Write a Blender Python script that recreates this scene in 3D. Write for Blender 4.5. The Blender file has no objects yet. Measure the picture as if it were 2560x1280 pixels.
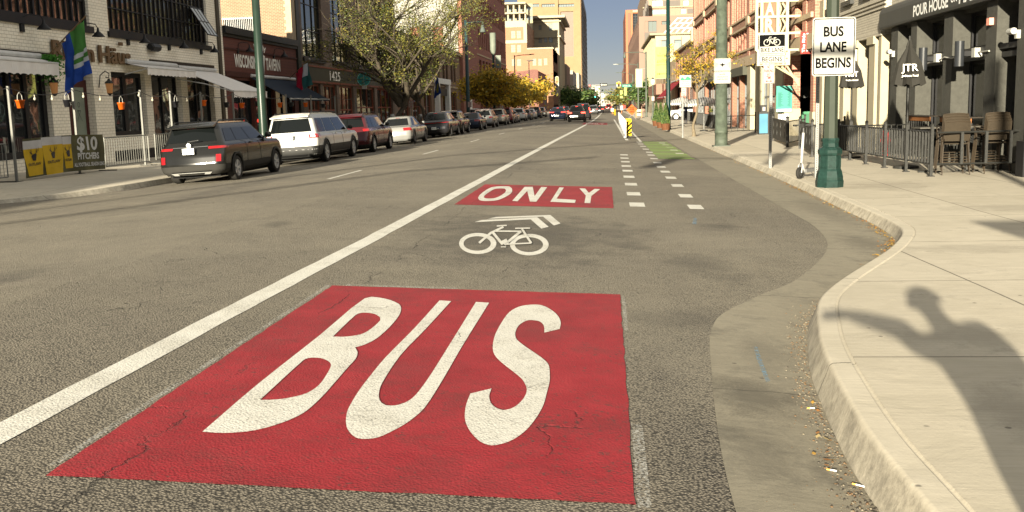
import bpy, math, random
from mathutils import Vector, Matrix
from mathutils.geometry import tessellate_polygon
R_ = math.radians
random.seed(7)
SC = bpy.context.scene
COL = SC.collection
# ------------------------------------------------------------------ camera
F_, CX, CY, H = 2520., 1280., 640., 1.60
_s = Vector((235., -378., F_)).normalized()
_d = Vector((447., (F_*F_+447*235)/378., F_)).normalized()
_r = _d.cross(_s)
_M = Matrix((_r, _s, -_d))                 # camera axes (right, down, forward) -> world
cam = bpy.data.cameras.new('camera'); camo = bpy.data.objects.new('camera', cam); COL.objects.link(camo)
cr, cd, cf = _M @ Vector((1, 0, 0)), _M @ Vector((0, 1, 0)), _M @ Vector((0, 0, 1))
camo.matrix_world = Matrix(((cr.x, -cd.x, -cf.x, 0), (cr.y, -cd.y, -cf.y, 0), (cr.z, -cd.z, -cf.z, H), (0, 0, 0, 1)))
cam.sensor_width = 36; cam.lens = 36*F_/2560; cam.clip_start = .05; cam.clip_end = 6000
SC.camera = camo
# ------------------------------------------------------------------ sky, sun, exposure
SUN_EL, SUN_AZ = R_(11.6), R_(12.4)        # the light travels towards (sin az, cos az)
W = bpy.data.worlds.new('World'); SC.world = W; W.use_nodes = True
wn = W.node_tree; bg = wn.nodes['Background']
sk = wn.nodes.new('ShaderNodeTexSky'); sk.sky_type = 'NISHITA'; sk.sun_disc = False
sk.sun_elevation = SUN_EL; sk.sun_rotation = math.pi + SUN_AZ; sk.altitude = 2500; sk.air_density = 1.0; sk.dust_density = .15; sk.ozone_density = 1.2
hs_ = wn.nodes.new('ShaderNodeHueSaturation'); hs_.inputs['Saturation'].default_value = .82; hs_.inputs['Value'].default_value = .78
wn.links.new(sk.outputs[0], hs_.inputs['Color']); # added sky fill: brightened overhead and to the right, dimmed low above the street
_tc = wn.nodes.new('ShaderNodeTexCoord'); _sp = wn.nodes.new('ShaderNodeSeparateXYZ'); wn.links.new(_tc.outputs['Generated'], _sp.inputs[0])
_mr = wn.nodes.new('ShaderNodeMapRange'); wn.links.new(_sp.outputs[2], _mr.inputs[0]); _mr.inputs[1].default_value = .14; _mr.inputs[2].default_value = .42
_cm = wn.nodes.new('ShaderNodeMix'); _cm.data_type = 'RGBA'; wn.links.new(_mr.outputs[0], _cm.inputs[0])
_lo = wn.nodes.new('ShaderNodeMix'); _lo.data_type = 'RGBA'; _lo.blend_type = 'MULTIPLY'; _lo.inputs[0].default_value = 1; wn.links.new(hs_.outputs[0], _lo.inputs[6]); _lo.inputs[7].default_value = (.36, .34, .40, 1)
_hi = wn.nodes.new('ShaderNodeMix'); _hi.data_type = 'RGBA'; _hi.inputs[0].default_value = .62; wn.links.new(hs_.outputs[0], _hi.inputs[6]); _hi.inputs[7].default_value = (5.5, 5.15, 4.4, 1)
wn.links.new(_lo.outputs[2], _cm.inputs[6]); _ex = wn.nodes.new('ShaderNodeMapRange'); wn.links.new(_sp.outputs[0], _ex.inputs[0]); _ex.inputs[1].default_value = .0; _ex.inputs[2].default_value = .9; _ex.inputs[3].default_value = .72; _ex.inputs[4].default_value = 1.85
_vm = wn.nodes.new('ShaderNodeVectorMath'); _vm.operation = 'SCALE'; wn.links.new(_hi.outputs[2], _vm.inputs[0]); wn.links.new(_ex.outputs[0], _vm.inputs[3]); wn.links.new(_vm.outputs[0], _cm.inputs[7]); wn.links.new(_cm.outputs[2], bg.inputs[0]); bg.inputs[1].default_value = .05
sl = bpy.data.lights.new('sun', 'SUN'); sl.energy = 5.0; sl.angle = R_(.55); sl.color = (1, .90, .705)
so = bpy.data.objects.new('sun', sl); COL.objects.link(so)
_ld = Vector((math.sin(SUN_AZ)*math.cos(SUN_EL), math.cos(SUN_AZ)*math.cos(SUN_EL), -math.sin(SUN_EL)))
so.rotation_euler = _ld.to_track_quat('-Z', 'Y').to_euler(); so.location = (0, -20, 30)
SC.view_settings.view_transform = 'Standard'; SC.view_settings.look = 'None'
SC.view_settings.exposure = 1.86; SC.view_settings.gamma = 1; SC.view_settings.use_curve_mapping = False
SC.cycles.max_bounces = 6; SC.cycles.use_denoising = True
# ------------------------------------------------------------------ pixel rays -> world points
def ray(px, py): return _M @ Vector((px-CX, py-CY, F_))
def gz(x):                                   # road cross-section: crowned, falling to both gutters
    k = ((-30, -.22), (-11.7, -.22), (-5, .09), (2.9, -.225), (3.8, -.26), (60, -.26))
    for (a, p), (b, q) in zip(k, k[1:]):
        if x <= b: return p+(q-p)*max(0, (x-a))/(b-a)
    return -.26
def G(px, py, z=0.):
    v = ray(px, py); t = (z-H)/v.z; return v.x*t, v.y*t
def RD(px, py):
    z = 0.
    for _ in range(40):
        x, y = G(px, py, z); z = .5*z+.5*gz(x)
    return x, y
def PX(px, py, x):                           # on a wall x = const: (y, z)
    v = ray(px, py); t = x/v.x; return v.y*t, H+v.z*t
def PY(px, py, y):                           # on a wall y = const: (x, z)
    v = ray(px, py); t = y/v.y; return v.x*t, H+v.z*t
def lerp(a, b, t): return a+(b-a)*t
def interp(x, pts):
    if x <= pts[0][0]: return pts[0][1]
    for i in range(len(pts)-1):
        (a, p), (b, q) = pts[i], pts[i+1]
        if x <= b:
            t = (x-a)/(b-a)
            m0 = (q-p)/(b-a) if i == 0 else (q-pts[i-1][1])/(b-pts[i-1][0])
            m1 = (q-p)/(b-a) if i == len(pts)-2 else (pts[i+2][1]-p)/(pts[i+2][0]-a)
            h = b-a
            return p*(2*t**3-3*t*t+1)+m0*h*(t**3-2*t*t+t)+q*(3*t*t-2*t**3)+m1*h*(t**3-t*t)
    return pts[-1][1]
# ------------------------------------------------------------------ materials
MATS = {}
def nt(m):
    m.use_nodes = True; t = m.node_tree; return t, t.nodes, t.links, t.nodes['Principled BSDF']
def N(ns, ty, **kw):
    n = ns.new(ty)
    for k, v in kw.items():
        if k.startswith('i_'):
            key = k[2:]
            n.inputs[int(key) if key.isdigit() else key.replace('_', ' ')].default_value = v
        else: setattr(n, k, v)
    return n
def mixc(ns, ls, fac, a, b, blend='MIX'):
    n = ns.new('ShaderNodeMix'); n.data_type = 'RGBA'; n.blend_type = blend
    for i, v in ((0, fac), (6, a), (7, b)):
        if isinstance(v, (int, float)): n.inputs[i].default_value = v
        elif isinstance(v, tuple): n.inputs[i].default_value = (*v[:3], 1)
        else: ls.new(v, n.inputs[i])
    return n.outputs[2]
def ramp(ns, ls, src, a, b):
    n = ns.new('ShaderNodeMapRange'); n.clamp = True
    n.inputs[1].default_value = a; n.inputs[2].default_value = b; ls.new(src, n.inputs[0]); return n.outputs[0]
def mth(ns, ls, op, a, b=None):
    n = ns.new('ShaderNodeMath'); n.operation = op
    for i, v in ((0, a), (1, b)):
        if v is None: continue
        if isinstance(v, (int, float)): n.inputs[i].default_value = v
        else: ls.new(v, n.inputs[i])
    return n.outputs[0]
def coords(ns):
    n = ns.new('ShaderNodeNewGeometry'); return n.outputs['Position']
def noise(ns, ls, co, sc, det=3, rough=.55, dist=0):
    n = N(ns, 'ShaderNodeTexNoise'); n.inputs['Scale'].default_value = sc; n.inputs['Detail'].default_value = det
    n.inputs['Roughness'].default_value = rough; n.inputs['Distortion'].default_value = dist; ls.new(co, n.inputs['Vector']); return n.outputs[0]
def bump(ns, ls, b, h, strength, dist, prev=None):
    n = ns.new('ShaderNodeBump'); n.inputs['Strength'].default_value = strength; n.inputs['Distance'].default_value = dist
    ls.new(h, n.inputs['Height'])
    if prev: ls.new(prev, n.inputs['Normal'])
    if b: ls.new(n.outputs[0], b.inputs['Normal'])
    return n.outputs[0]
def mat(name, c, r=.6, metal=0, var=.12, sc=3., bmp=0., spec=.22, coat=0, emit=0, alpha=1):
    """simple surface: colour with soft procedural variation, dirt and optional bump"""
    if name in MATS: return MATS[name]
    m = bpy.data.materials.new(name); MATS[name] = m; t, ns, ls, b = nt(m)
    b.inputs['Roughness'].default_value = r; b.inputs['Metallic'].default_value = metal
    b.inputs['Specular IOR Level'].default_value = spec; b.inputs['Coat Weight'].default_value = coat; b.inputs['Coat Roughness'].default_value = .12
    b.inputs['Base Color'].default_value = (*c, 1)
    if var:
        co = ns.new('ShaderNodeTexCoord').outputs['Object'] if coat else coords(ns)
        n1 = noise(ns, ls, co, sc, 5, .6)
        f = ramp(ns, ls, n1, .3, .7)
        ls.new(mixc(ns, ls, f, tuple(x*(1-var) for x in c), tuple(min(1, x*(1+var)) for x in c)), b.inputs['Base Color'])
        if bmp: bump(ns, ls, b, noise(ns, ls, co, sc*6, 4), bmp, .02)
    if emit:
        b.inputs['Emission Color'].default_value = (*c, 1); b.inputs['Emission Strength'].default_value = emit
    return m
def glass_mat(name, c=(.02, .022, .022), r=.03, spec=.8):
    if name in MATS: return MATS[name]
    m = bpy.data.materials.new(name); MATS[name] = m; t, ns, ls, b = nt(m)
    b.inputs['Base Color'].default_value = (*c, 1); b.inputs['Roughness'].default_value = r
    b.inputs['Specular IOR Level'].default_value = spec; b.inputs['IOR'].default_value = 1.6
    bump(ns, ls, b, noise(ns, ls, coords(ns), .9, 2), .12, .05)
    return m
def brick_mat(name, c1, c2, mortar, w=.22, h=.075, ms=.008, var=.25, bmp=.6, r=.85):
    if name in MATS: return MATS[name]
    m = bpy.data.materials.new(name); MATS[name] = m; t, ns, ls, b = nt(m)
    sp = ns.new('ShaderNodeSeparateXYZ'); ls.new(coords(ns), sp.inputs[0])
    cb = ns.new('ShaderNodeCombineXYZ'); ls.new(mth(ns, ls, 'ADD', sp.outputs[0], sp.outputs[1]), cb.inputs[0]); ls.new(sp.outputs[2], cb.inputs[1])
    bt = N(ns, 'ShaderNodeTexBrick'); ls.new(cb.outputs[0], bt.inputs['Vector'])
    bt.inputs['Scale'].default_value = 1; bt.inputs['Brick Width'].default_value = w; bt.inputs['Row Height'].default_value = h
    bt.inputs['Mortar Size'].default_value = ms; bt.inputs['Mortar Smooth'].default_value = .3; bt.inputs['Bias'].default_value = 0
    bt.inputs['Color1'].default_value = (*c1, 1); bt.inputs['Color2'].default_value = (*c2, 1); bt.inputs['Mortar'].default_value = (*mortar, 1)
    n1 = noise(ns, ls, coords(ns), .9, 6, .65)
    dirt = ramp(ns, ls, n1, .35, .75)
    ls.new(mixc(ns, ls, dirt, bt.outputs[0], mixc(ns, ls, 1., bt.outputs[0], (1-var, 1-var*1.05, 1-var*1.1), 'MULTIPLY')), b.inputs['Base Color'])
    bump(ns, ls, b, mth(ns, ls, 'MULTIPLY', bt.outputs[1], -1.), bmp, .01)
    b.inputs['Roughness'].default_value = r
    return m
def ground_mat(name, kind):
    m = bpy.data.materials.new(name); MATS[name] = m; t, ns, ls, b = nt(m); co = coords(ns)
    big = noise(ns, ls, co, .35, 5, .6); mid = noise(ns, ls, co, 2.2, 6, .65, .4); fine = noise(ns, ls, co, 70, 3, .6)
    vo = N(ns, 'ShaderNodeTexVoronoi', feature='F1'); vo.inputs['Scale'].default_value = 68; ls.new(co, vo.inputs['Vector'])
    agg = ramp(ns, ls, vo.outputs['Distance'], .15, .75)
    # cracks: edges of large distorted cells, kept only in places
    dco = ns.new('ShaderNodeVectorMath'); dco.operation = 'ADD'
    nz = N(ns, 'ShaderNodeTexNoise'); nz.inputs['Scale'].default_value = 1.6; nz.inputs['Detail'].default_value = 6; ls.new(co, nz.inputs['Vector'])
    ls.new(co, dco.inputs[0]); ls.new(nz.outputs[1], dco.inputs[1])
    def cracks(sc, wdt, lo, hi):
        v = N(ns, 'ShaderNodeTexVoronoi', feature='DISTANCE_TO_EDGE'); v.inputs['Scale'].default_value = sc; ls.new(dco.outputs[0], v.inputs['Vector'])
        line = mth(ns, ls, 'SUBTRACT', 1, ramp(ns, ls, v.outputs['Distance'], 0, wdt))
        return mth(ns, ls, 'MULTIPLY', line, ramp(ns, ls, mth(ns, ls, 'ADD', big, mth(ns, ls, 'MULTIPLY', mid, .35)), lo, hi))
    sx = ns.new('ShaderNodeSeparateXYZ'); ls.new(co, sx.inputs[0])
    def blob(x, y, rx_, ry, amt, src=mid):
        d = mth(ns, ls, 'SQRT', mth(ns, ls, 'ADD', mth(ns, ls, 'POWER', mth(ns, ls, 'DIVIDE', mth(ns, ls, 'SUBTRACT', sx.outputs[0], x), rx_), 2.), mth(ns, ls, 'POWER', mth(ns, ls, 'DIVIDE', mth(ns, ls, 'SUBTRACT', sx.outputs[1], y), ry), 2.)))
        return mth(ns, ls, 'MULTIPLY', mth(ns, ls, 'SUBTRACT', 1, ramp(ns, ls, mth(ns, ls, 'ADD', d, mth(ns, ls, 'MULTIPLY', mth(ns, ls, 'ADD', src, mth(ns, ls, 'MULTIPLY', fine, .6)), 1.5)), 1.5, 2.1)), amt)
    if kind in ('asphalt', 'red', 'white', 'green'):
        ck = mth(ns, ls, 'MAXIMUM', cracks(.42, .005, .70, .78), cracks(2.1, .010, .80, .86))
        # lengthwise crack beside the bus lane panel
        ln = mth(ns, ls, 'ABSOLUTE', mth(ns, ls, 'ADD', mth(ns, ls, 'ADD', sx.outputs[0], 2.3), mth(ns, ls, 'MULTIPLY', mth(ns, ls, 'SUBTRACT', mid, .5), .35)))
        ln = mth(ns, ls, 'MULTIPLY', mth(ns, ls, 'SUBTRACT', 1, ramp(ns, ls, ln, .002, .009)), ramp(ns, ls, noise(ns, ls, co, .8, 2), .47, .55))
        ck = mth(ns, ls, 'MAXIMUM', ck, ln)
        spot = N(ns, 'ShaderNodeTexVoronoi', feature='F1'); spot.inputs['Scale'].default_value = 3.1; ls.new(co, spot.inputs['Vector'])
        sr = mth(ns, ls, 'MULTIPLY', mth(ns, ls, 'SUBTRACT', 1, ramp(ns, ls, mth(ns, ls, 'ADD', spot.outputs['Distance'], mth(ns, ls, 'MULTIPLY', fine, .05)), .05, .10)), ramp(ns, ls, noise(ns, ls, co, .55, 2), .56, .62))
        base = mixc(ns, ls, ramp(ns, ls, mid, .3, .72), (.120, .106, .078), (.180, .160, .118))
        base = mixc(ns, ls, ramp(ns, ls, big, .38, .66), base, mixc(ns, ls, 1., base, (.72, .72, .75), 'MULTIPLY'))
        # tar-dark band where wheels and drips run by the gutter near the corner
        band = mth(ns, ls, 'MULTIPLY', mth(ns, ls, 'MULTIPLY', ramp(ns, ls, sx.outputs[0], .05, .3), mth(ns, ls, 'SUBTRACT', 1, ramp(ns, ls, sx.outputs[0], 1.1, 1.9))),
                   mth(ns, ls, 'SUBTRACT', 1, ramp(ns, ls, sx.outputs[1], 6.3, 8.3)))
        base = mixc(ns, ls, mth(ns, ls, 'MULTIPLY', band, ramp(ns, ls, mid, .2, .7)), base, (.03, .028, .025))
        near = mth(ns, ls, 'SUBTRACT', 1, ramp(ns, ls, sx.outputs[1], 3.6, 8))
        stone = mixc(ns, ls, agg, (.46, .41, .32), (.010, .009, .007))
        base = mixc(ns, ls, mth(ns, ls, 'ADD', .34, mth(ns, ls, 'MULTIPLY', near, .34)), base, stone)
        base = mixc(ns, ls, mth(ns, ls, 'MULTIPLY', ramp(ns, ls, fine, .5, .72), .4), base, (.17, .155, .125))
        base = mixc(ns, ls, mth(ns, ls, 'MULTIPLY', near, .7), base, mixc(ns, ls, 1., base, (.52, .51, .52), 'MULTIPLY'))  # grazing-sun shade among the near stones, painted in as a darker colour
        if kind == 'asphalt':   # scrubbed patch round the bicycle, old oil and water stains
            for a in ((-1.2, 13.1, 1.9, 3.2, .55), (.95, 11., .5, 1.2, .4), (.35, 12.4, .35, .7, .3), (.5, 8.1, .9, .5, .35), (1.2, 10.2, .35, .6, .3), (-4.6, 13.5, .3, .6, .5), (-6., 9.5, .5, 1.2, .4), (1.6, 14.6, .5, .6, .4), (-2.6, 30, 1., 8, .3), (-8.6, 24, .7, 9, .35)): base = mixc(ns, ls, blob(*a), base, (.035, .032, .028))
            wheel = mth(ns, ls, 'MULTIPLY', ramp(ns, ls, noise(ns, ls, co, .22, 4, .6), .5, .62), .25); base = mixc(ns, ls, wheel, base, (.26, .235, .18))
        if kind == 'red':
            p = mixc(ns, ls, ramp(ns, ls, mid, .3, .7), (.22, .008, .014), (.30, .018, .026))
            p = mixc(ns, ls, mth(ns, ls, 'MULTIPLY', ramp(ns, ls, noise(ns, ls, co, 5, 7, .7, .6), .52, .74), .55), p, (.14, .03, .027))
            worn = mth(ns, ls, 'MULTIPLY', ramp(ns, ls, mth(ns, ls, 'ADD', noise(ns, ls, co, 24, 5, .7), mth(ns, ls, 'MULTIPLY', big, .35)), .76, .84), .8)
            base = mixc(ns, ls, worn, p, (.06, .035, .03)); trk = mth(ns, ls, 'MULTIPLY', ramp(ns, ls, noise(ns, ls, co, .9, 6, .7), .48, .66), .42); base = mixc(ns, ls, trk, base, (.10, .02, .02))
        elif kind == 'white':
            p = mixc(ns, ls, ramp(ns, ls, mid, .3, .75), (.60, .59, .535), (.51, .495, .435))
            worn = mth(ns, ls, 'MULTIPLY', ramp(ns, ls, mth(ns, ls, 'ADD', noise(ns, ls, co, 55, 4, .75), mth(ns, ls, 'MULTIPLY', mid, .3)), .70, .82), .8)
            base = mixc(ns, ls, worn, p, (.12, .11, .09))
        elif kind == 'green':
            p = mixc(ns, ls, ramp(ns, ls, mid, .3, .75), (.15, .21, .06), (.17, .19, .09))
            base = mixc(ns, ls, ramp(ns, ls, noise(ns, ls, co, 18, 5, .7), .58, .85), p, base)
        base = mixc(ns, ls, mth(ns, ls, 'MULTIPLY', sr, .75 if kind == 'asphalt' else .35), base, (.02, .018, .016))
        base = mixc(ns, ls, mth(ns, ls, 'MULTIPLY', ck, .6), base, (.012, .01, .009) if kind == 'asphalt' else (.07, .02, .02) if kind == 'red' else (.1, .09, .08))
        ls.new(base, b.inputs['Base Color']); b.inputs['Roughness'].default_value = .82; b.inputs['Specular IOR Level'].default_value = .35
        k = 1.3 if kind == 'asphalt' else .5
        p1 = bump(ns, ls, None, agg, .55*k, .006)
        p2 = bump(ns, ls, None, fine, .35*k, .006, p1)
        p3 = bump(ns, ls, None, mid, .5 if kind == 'asphalt' else .2, .03, p2)
        bump(ns, ls, b, mth(ns, ls, 'MULTIPLY', ck, -1.), .9, .02, p3)
    else:
        dark = kind == 'gutter'
        c1, c2 = ((.20, .18, .135), (.275, .25, .19)) if dark else ((.43, .39, .305), (.56, .51, .41))
        base = mixc(ns, ls, ramp(ns, ls, mth(ns, ls, 'ADD', mth(ns, ls, 'MULTIPLY', mid, .6), mth(ns, ls, 'MULTIPLY', big, .4)), .32, .68), c1, c2)
        # broomed finish: fine streaks across the walk
        mp = N(ns, 'ShaderNodeMapping'); mp.inputs['Scale'].default_value = (1.2, 26, 1); ls.new(co, mp.inputs['Vector'])
        st = noise(ns, ls, mp.outputs[0], 1.6, 5, .7)
        base = mixc(ns, ls, mth(ns, ls, 'MULTIPLY', ramp(ns, ls, st, .4, .75), .36), base, tuple(x*.62 for x in c1))
        gum = N(ns, 'ShaderNodeTexVoronoi', feature='F1'); gum.inputs['Scale'].default_value = 3.4; ls.new(co, gum.inputs['Vector'])
        gd = mth(ns, ls, 'MULTIPLY', mth(ns, ls, 'SUBTRACT', 1, ramp(ns, ls, mth(ns, ls, 'ADD', gum.outputs['Distance'], mth(ns, ls, 'MULTIPLY', fine, .02)), .055, .075)), ramp(ns, ls, noise(ns, ls, co, 1.3, 1), .46, .49))
        base = mixc(ns, ls, mth(ns, ls, 'MULTIPLY', gd, .7), base, (.06, .055, .048))
        sta = ramp(ns, ls, noise(ns, ls, co, 1.1, 9, .78, .1), .55, .72)
        base = mixc(ns, ls, mth(ns, ls, 'MULTIPLY', sta, .6 if dark else .46), base, (.07, .064, .052))
        if kind in ('kerb', 'gutter'):   # construction joints across, every three metres
            jd = mth(ns, ls, 'ABSOLUTE', mth(ns, ls, 'SUBTRACT', mth(ns, ls, 'FRACT', mth(ns, ls, 'ADD', mth(ns, ls, 'DIVIDE', mth(ns, ls, 'ADD', sx.outputs[1], mth(ns, ls, 'MULTIPLY', mth(ns, ls, 'ADD', sx.outputs[0], mid), -.18)), 3.05), .58)), .5))
            jj = mth(ns, ls, 'SUBTRACT', 1, ramp(ns, ls, jd, .0012, .0035)); base = mixc(ns, ls, mth(ns, ls, 'MULTIPLY', jj, .75), base, (.05, .045, .036))
            if kind == 'gutter':
                for a in ((.85, 6.0, .35, .55, .6), (.75, 5.0, .3, .7, .35), (1.1, 7.2, .25, .6, .3), (3.3, 13.2, .4, 1.2, .4), (3.6, 17, .4, 3, .3)): base = mixc(ns, ls, blob(*a), base, (.06, .053, .042))
                wet = mth(ns, ls, 'MULTIPLY', ramp(ns, ls, noise(ns, ls, co, 2.2, 9, .8, .15), .47, .66), .5); base = mixc(ns, ls, wet, base, (.085, .078, .062))
        if kind == 'walk':
            for a in ((2.3, 6.9, .8, .5, .22), (3.2, 5.2, .5, .8, .2), (4.2, 11.5, 1.4, .5, .25), (6.2, 16, 1.5, .8, .25), (5.5, 20.5, 1.2, 1.5, .25), (2.1, 5., .3, .9, .25)): base = mixc(ns, ls, blob(*a), base, (.13, .115, .09))
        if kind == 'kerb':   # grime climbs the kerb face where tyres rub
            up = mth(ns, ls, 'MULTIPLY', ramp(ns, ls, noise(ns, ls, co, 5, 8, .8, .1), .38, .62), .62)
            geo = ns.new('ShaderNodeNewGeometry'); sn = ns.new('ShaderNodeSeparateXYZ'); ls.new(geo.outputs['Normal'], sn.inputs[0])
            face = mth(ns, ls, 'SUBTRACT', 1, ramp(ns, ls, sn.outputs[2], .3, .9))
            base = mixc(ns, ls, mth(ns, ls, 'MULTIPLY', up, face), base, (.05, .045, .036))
        if kind == 'walk':
            def joint(o, per, off):
                d = mth(ns, ls, 'ABSOLUTE', mth(ns, ls, 'SUBTRACT', mth(ns, ls, 'FRACT', mth(ns, ls, 'ADD', mth(ns, ls, 'DIVIDE', mth(ns, ls, 'ADD', o, mth(ns, ls, 'MULTIPLY', mid, .015)), per), off)), .5))
                return mth(ns, ls, 'SUBTRACT', 1, ramp(ns, ls, mth(ns, ls, 'MULTIPLY', d, per), .006, .013))
            j = mth(ns, ls, 'MAXIMUM', joint(sx.outputs[0], 2.35, .13), joint(sx.outputs[1], 2.9, .31))
            base = mixc(ns, ls, mth(ns, ls, 'MULTIPLY', j, .8), base, (.07, .062, .048))
            fl = lambda o, per, off: mth(ns, ls, 'FLOOR', mth(ns, ls, 'SUBTRACT', mth(ns, ls, 'ADD', mth(ns, ls, 'DIVIDE', o, per), off), .5))
            wn_ = N(ns, 'ShaderNodeTexWhiteNoise', noise_dimensions='1D'); ls.new(mth(ns, ls, 'ADD', fl(sx.outputs[0], 2.35, .13), mth(ns, ls, 'MULTIPLY', fl(sx.outputs[1], 2.9, .31), 7.3)), wn_.inputs['W'])
            base = mixc(ns, ls, mth(ns, ls, 'MULTIPLY', wn_.outputs[0], .3), base, mixc(ns, ls, 1., base, (.66, .64, .6), 'MULTIPLY'))
        ls.new(base, b.inputs['Base Color']); b.inputs['Roughness'].default_value = .9; b.inputs['Specular IOR Level'].default_value = .3
        p1 = bump(ns, ls, None, fine, .25, .004)
        p2 = bump(ns, ls, None, st, .25, .004, p1)
        bump(ns, ls, b, mid, .35, .02, p2)
    return m
# ------------------------------------------------------------------ mesh builder
class MB:
    def __init__(s): s.v = []; s.f = []; s.m = []; s.mi = 0
    def add(s, vs, fs):
        o = len(s.v); s.v += [tuple(x) for x in vs]
        for f in fs: s.f.append(tuple(i+o for i in f)); s.m.append(s.mi)
        return s
    def quad(s, a, b, c, d): return s.add((a, b, c, d), ((0, 1, 2, 3),))
    def box(s, x0, x1, y0, y1, z0, z1, M=None):
        if x0 > x1: x0, x1 = x1, x0
        if y0 > y1: y0, y1 = y1, y0
        if z0 > z1: z0, z1 = z1, z0
        v = [Vector(p) for p in ((x0, y0, z0), (x1, y0, z0), (x1, y1, z0), (x0, y1, z0), (x0, y0, z1), (x1, y0, z1), (x1, y1, z1), (x0, y1, z1))]
        if M: v = [M @ p for p in v]
        return s.add(v, ((3, 2, 1, 0), (4, 5, 6, 7), (0, 1, 5, 4), (1, 2, 6, 5), (2, 3, 7, 6), (3, 0, 4, 7)))
    def tube(s, pts, r, n=8, cap=True):
        pts = [Vector(p) for p in pts]; rs = r if isinstance(r, (list, tuple)) else [r]*len(pts)
        vs = []; up = None
        for i, p in enumerate(pts):
            d = (pts[min(i+1, len(pts)-1)]-pts[max(i-1, 0)])
            d = d.normalized() if d.length > 1e-9 else Vector((0, 0, 1))
            if up is None: up = Vector((1, 0, 0)) if abs(d.x) < .8 else Vector((0, 1, 0))
            u = (up-d*up.dot(d)); u = u.normalized() if u.length > 1e-6 else d.orthogonal().normalized()
            w = d.cross(u); up = u
            for k in range(n):
                a = 2*math.pi*k/n; vs.append(p+(u*math.cos(a)+w*math.sin(a))*rs[i])
        fs = [(i*n+k, i*n+(k+1) % n, (i+1)*n+(k+1) % n, (i+1)*n+k) for i in range(len(pts)-1) for k in range(n)]
        if cap: fs += [tuple(range(n-1, -1, -1)), tuple((len(pts)-1)*n+k for k in range(n))]
        return s.add(vs, fs)
    def lathe(s, prof, n=12, c=(0, 0, 0), M=None, rot=0., caps=True):
        vs = []
        for r, z in prof:
            for k in range(n):
                a = 2*math.pi*k/n+rot; v = Vector((r*math.cos(a)+c[0], r*math.sin(a)+c[1], z+c[2])); vs.append(M @ v if M else v)
        L = len(prof)
        fs = [(i*n+k, i*n+(k+1) % n, (i+1)*n+(k+1) % n, (i+1)*n+k) for i in range(L-1) for k in range(n)]
        if caps: fs += [tuple(range(n-1, -1, -1)), tuple((L-1)*n+k for k in range(n))]
        return s.add(vs, fs)
    def poly(s, loops, fn=lambda x, y: Vector((x, y, 0)), th=0., nrm=None):
        """flat polygon with holes (first loop outer), mapped by fn; th extrudes along nrm"""
        L = [[fn(*p) for p in lp] for lp in loops]
        L2 = [[Vector((p[0], p[1], 0)) for p in lp] for lp in loops]
        tris = tessellate_polygon(L2); flat = [p for lp in L for p in lp]; n = len(flat)
        if not th: return s.add(flat, [t for t in tris])
        back = [p-nrm*th for p in flat]
        fs = [t for t in tris]+[tuple(n+i for i in reversed(t)) for t in tris]; o = 0
        for lp in L:
            k = len(lp)
            for i in range(k): fs.append((o+i, o+(i+1) % k, n+o+(i+1) % k, n+o+i))
            o += k
        return s.add(flat+back, fs)
    def build(s, name, material, parent=None, smooth=False, loc=None):
        me = bpy.data.meshes.new(name)
        v = s.v
        if loc is not None: v = [(a-loc[0], b-loc[1], c-loc[2]) for a, b, c in v]
        me.from_pydata(v, [], s.f); ms = material if isinstance(material, (list, tuple)) else [material]
        for m in ms: me.materials.append(m)
        if len(ms) > 1: me.polygons.foreach_set('material_index', s.m)
        if smooth: me.polygons.foreach_set('use_smooth', [True]*len(s.f))
        me.validate(); me.update()
        o = bpy.data.objects.new(name, me); COL.objects.link(o)
        if loc is not None: o.location = loc
        if parent: o.parent = parent
        return o
def tag(o, label=None, cat=None, group=None, kind=None):
    if label: o['label'] = label
    if cat: o['category'] = cat
    if group: o['group'] = group
    if kind: o['kind'] = kind
    return o
def empty(name, loc, label=None, cat=None, group=None, rz=0):
    o = bpy.data.objects.new(name, None); COL.objects.link(o); o.location = loc; o.rotation_euler.z = rz; o.empty_display_size = .2
    return tag(o, label, cat, group)
def copy_tree(o, parent=None):
    c = o.copy(); COL.objects.link(c)
    if parent: c.parent = parent
    for ch in o.children: copy_tree(ch, c)
    return c
_TXT = {}
def text_mesh(txt, bold=0., spacing=1.):
    """the letters as flat triangles, height 1 (capitals), centred on x, base at 0"""
    k = (txt, bold, spacing)
    if k in _TXT: return _TXT[k]
    cu = bpy.data.curves.new('t', 'FONT'); cu.body = txt; cu.align_x = 'CENTER'; cu.offset = bold; cu.space_character = spacing; cu.resolution_u = 3
    o = bpy.data.objects.new('t', cu); COL.objects.link(o)
    bpy.context.view_layer.update()
    me = bpy.data.meshes.new_from_object(o.evaluated_get(bpy.context.evaluated_depsgraph_get()))
    vs = [(v.co.x/.70, v.co.y/.70) for v in me.vertices]; fs = [tuple(p.vertices) for p in me.polygons]
    bpy.data.objects.remove(o); bpy.data.curves.remove(cu); bpy.data.meshes.remove(me)
    xs = [v[0] for v in vs]; w = max(xs)-min(xs); x0 = (max(xs)+min(xs))/2
    _TXT[k] = ([(x-x0, y) for x, y in vs], fs, w); return _TXT[k]
def put_text(mb, txt, o, U, V, h, w=None, bold=0., spacing=1., th=0.):
    """text with cap height h, squeezed to width w, its base centre at o, along U, up V (both unit)"""
    vs, fs, tw = text_mesh(txt, bold, spacing); sx = (w/tw) if w else h
    o, U, V = Vector(o), Vector(U), Vector(V); n = U.cross(V)
    P = [o+U*(x*sx)+V*(y*h) for x, y in vs]
    mb.add(P, fs)
    if th:
        cnt = {}
        for f in fs:
            for a, b in zip(f, f[1:]+f[:1]): cnt[(a, b)] = 1
        e = [(a, b) for (a, b) in cnt if (b, a) not in cnt]
        k = len(P); mb.add(P+[p-n*th for p in P], [(b, a, a+k, b+k) for a, b in e])
    return mb
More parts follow.
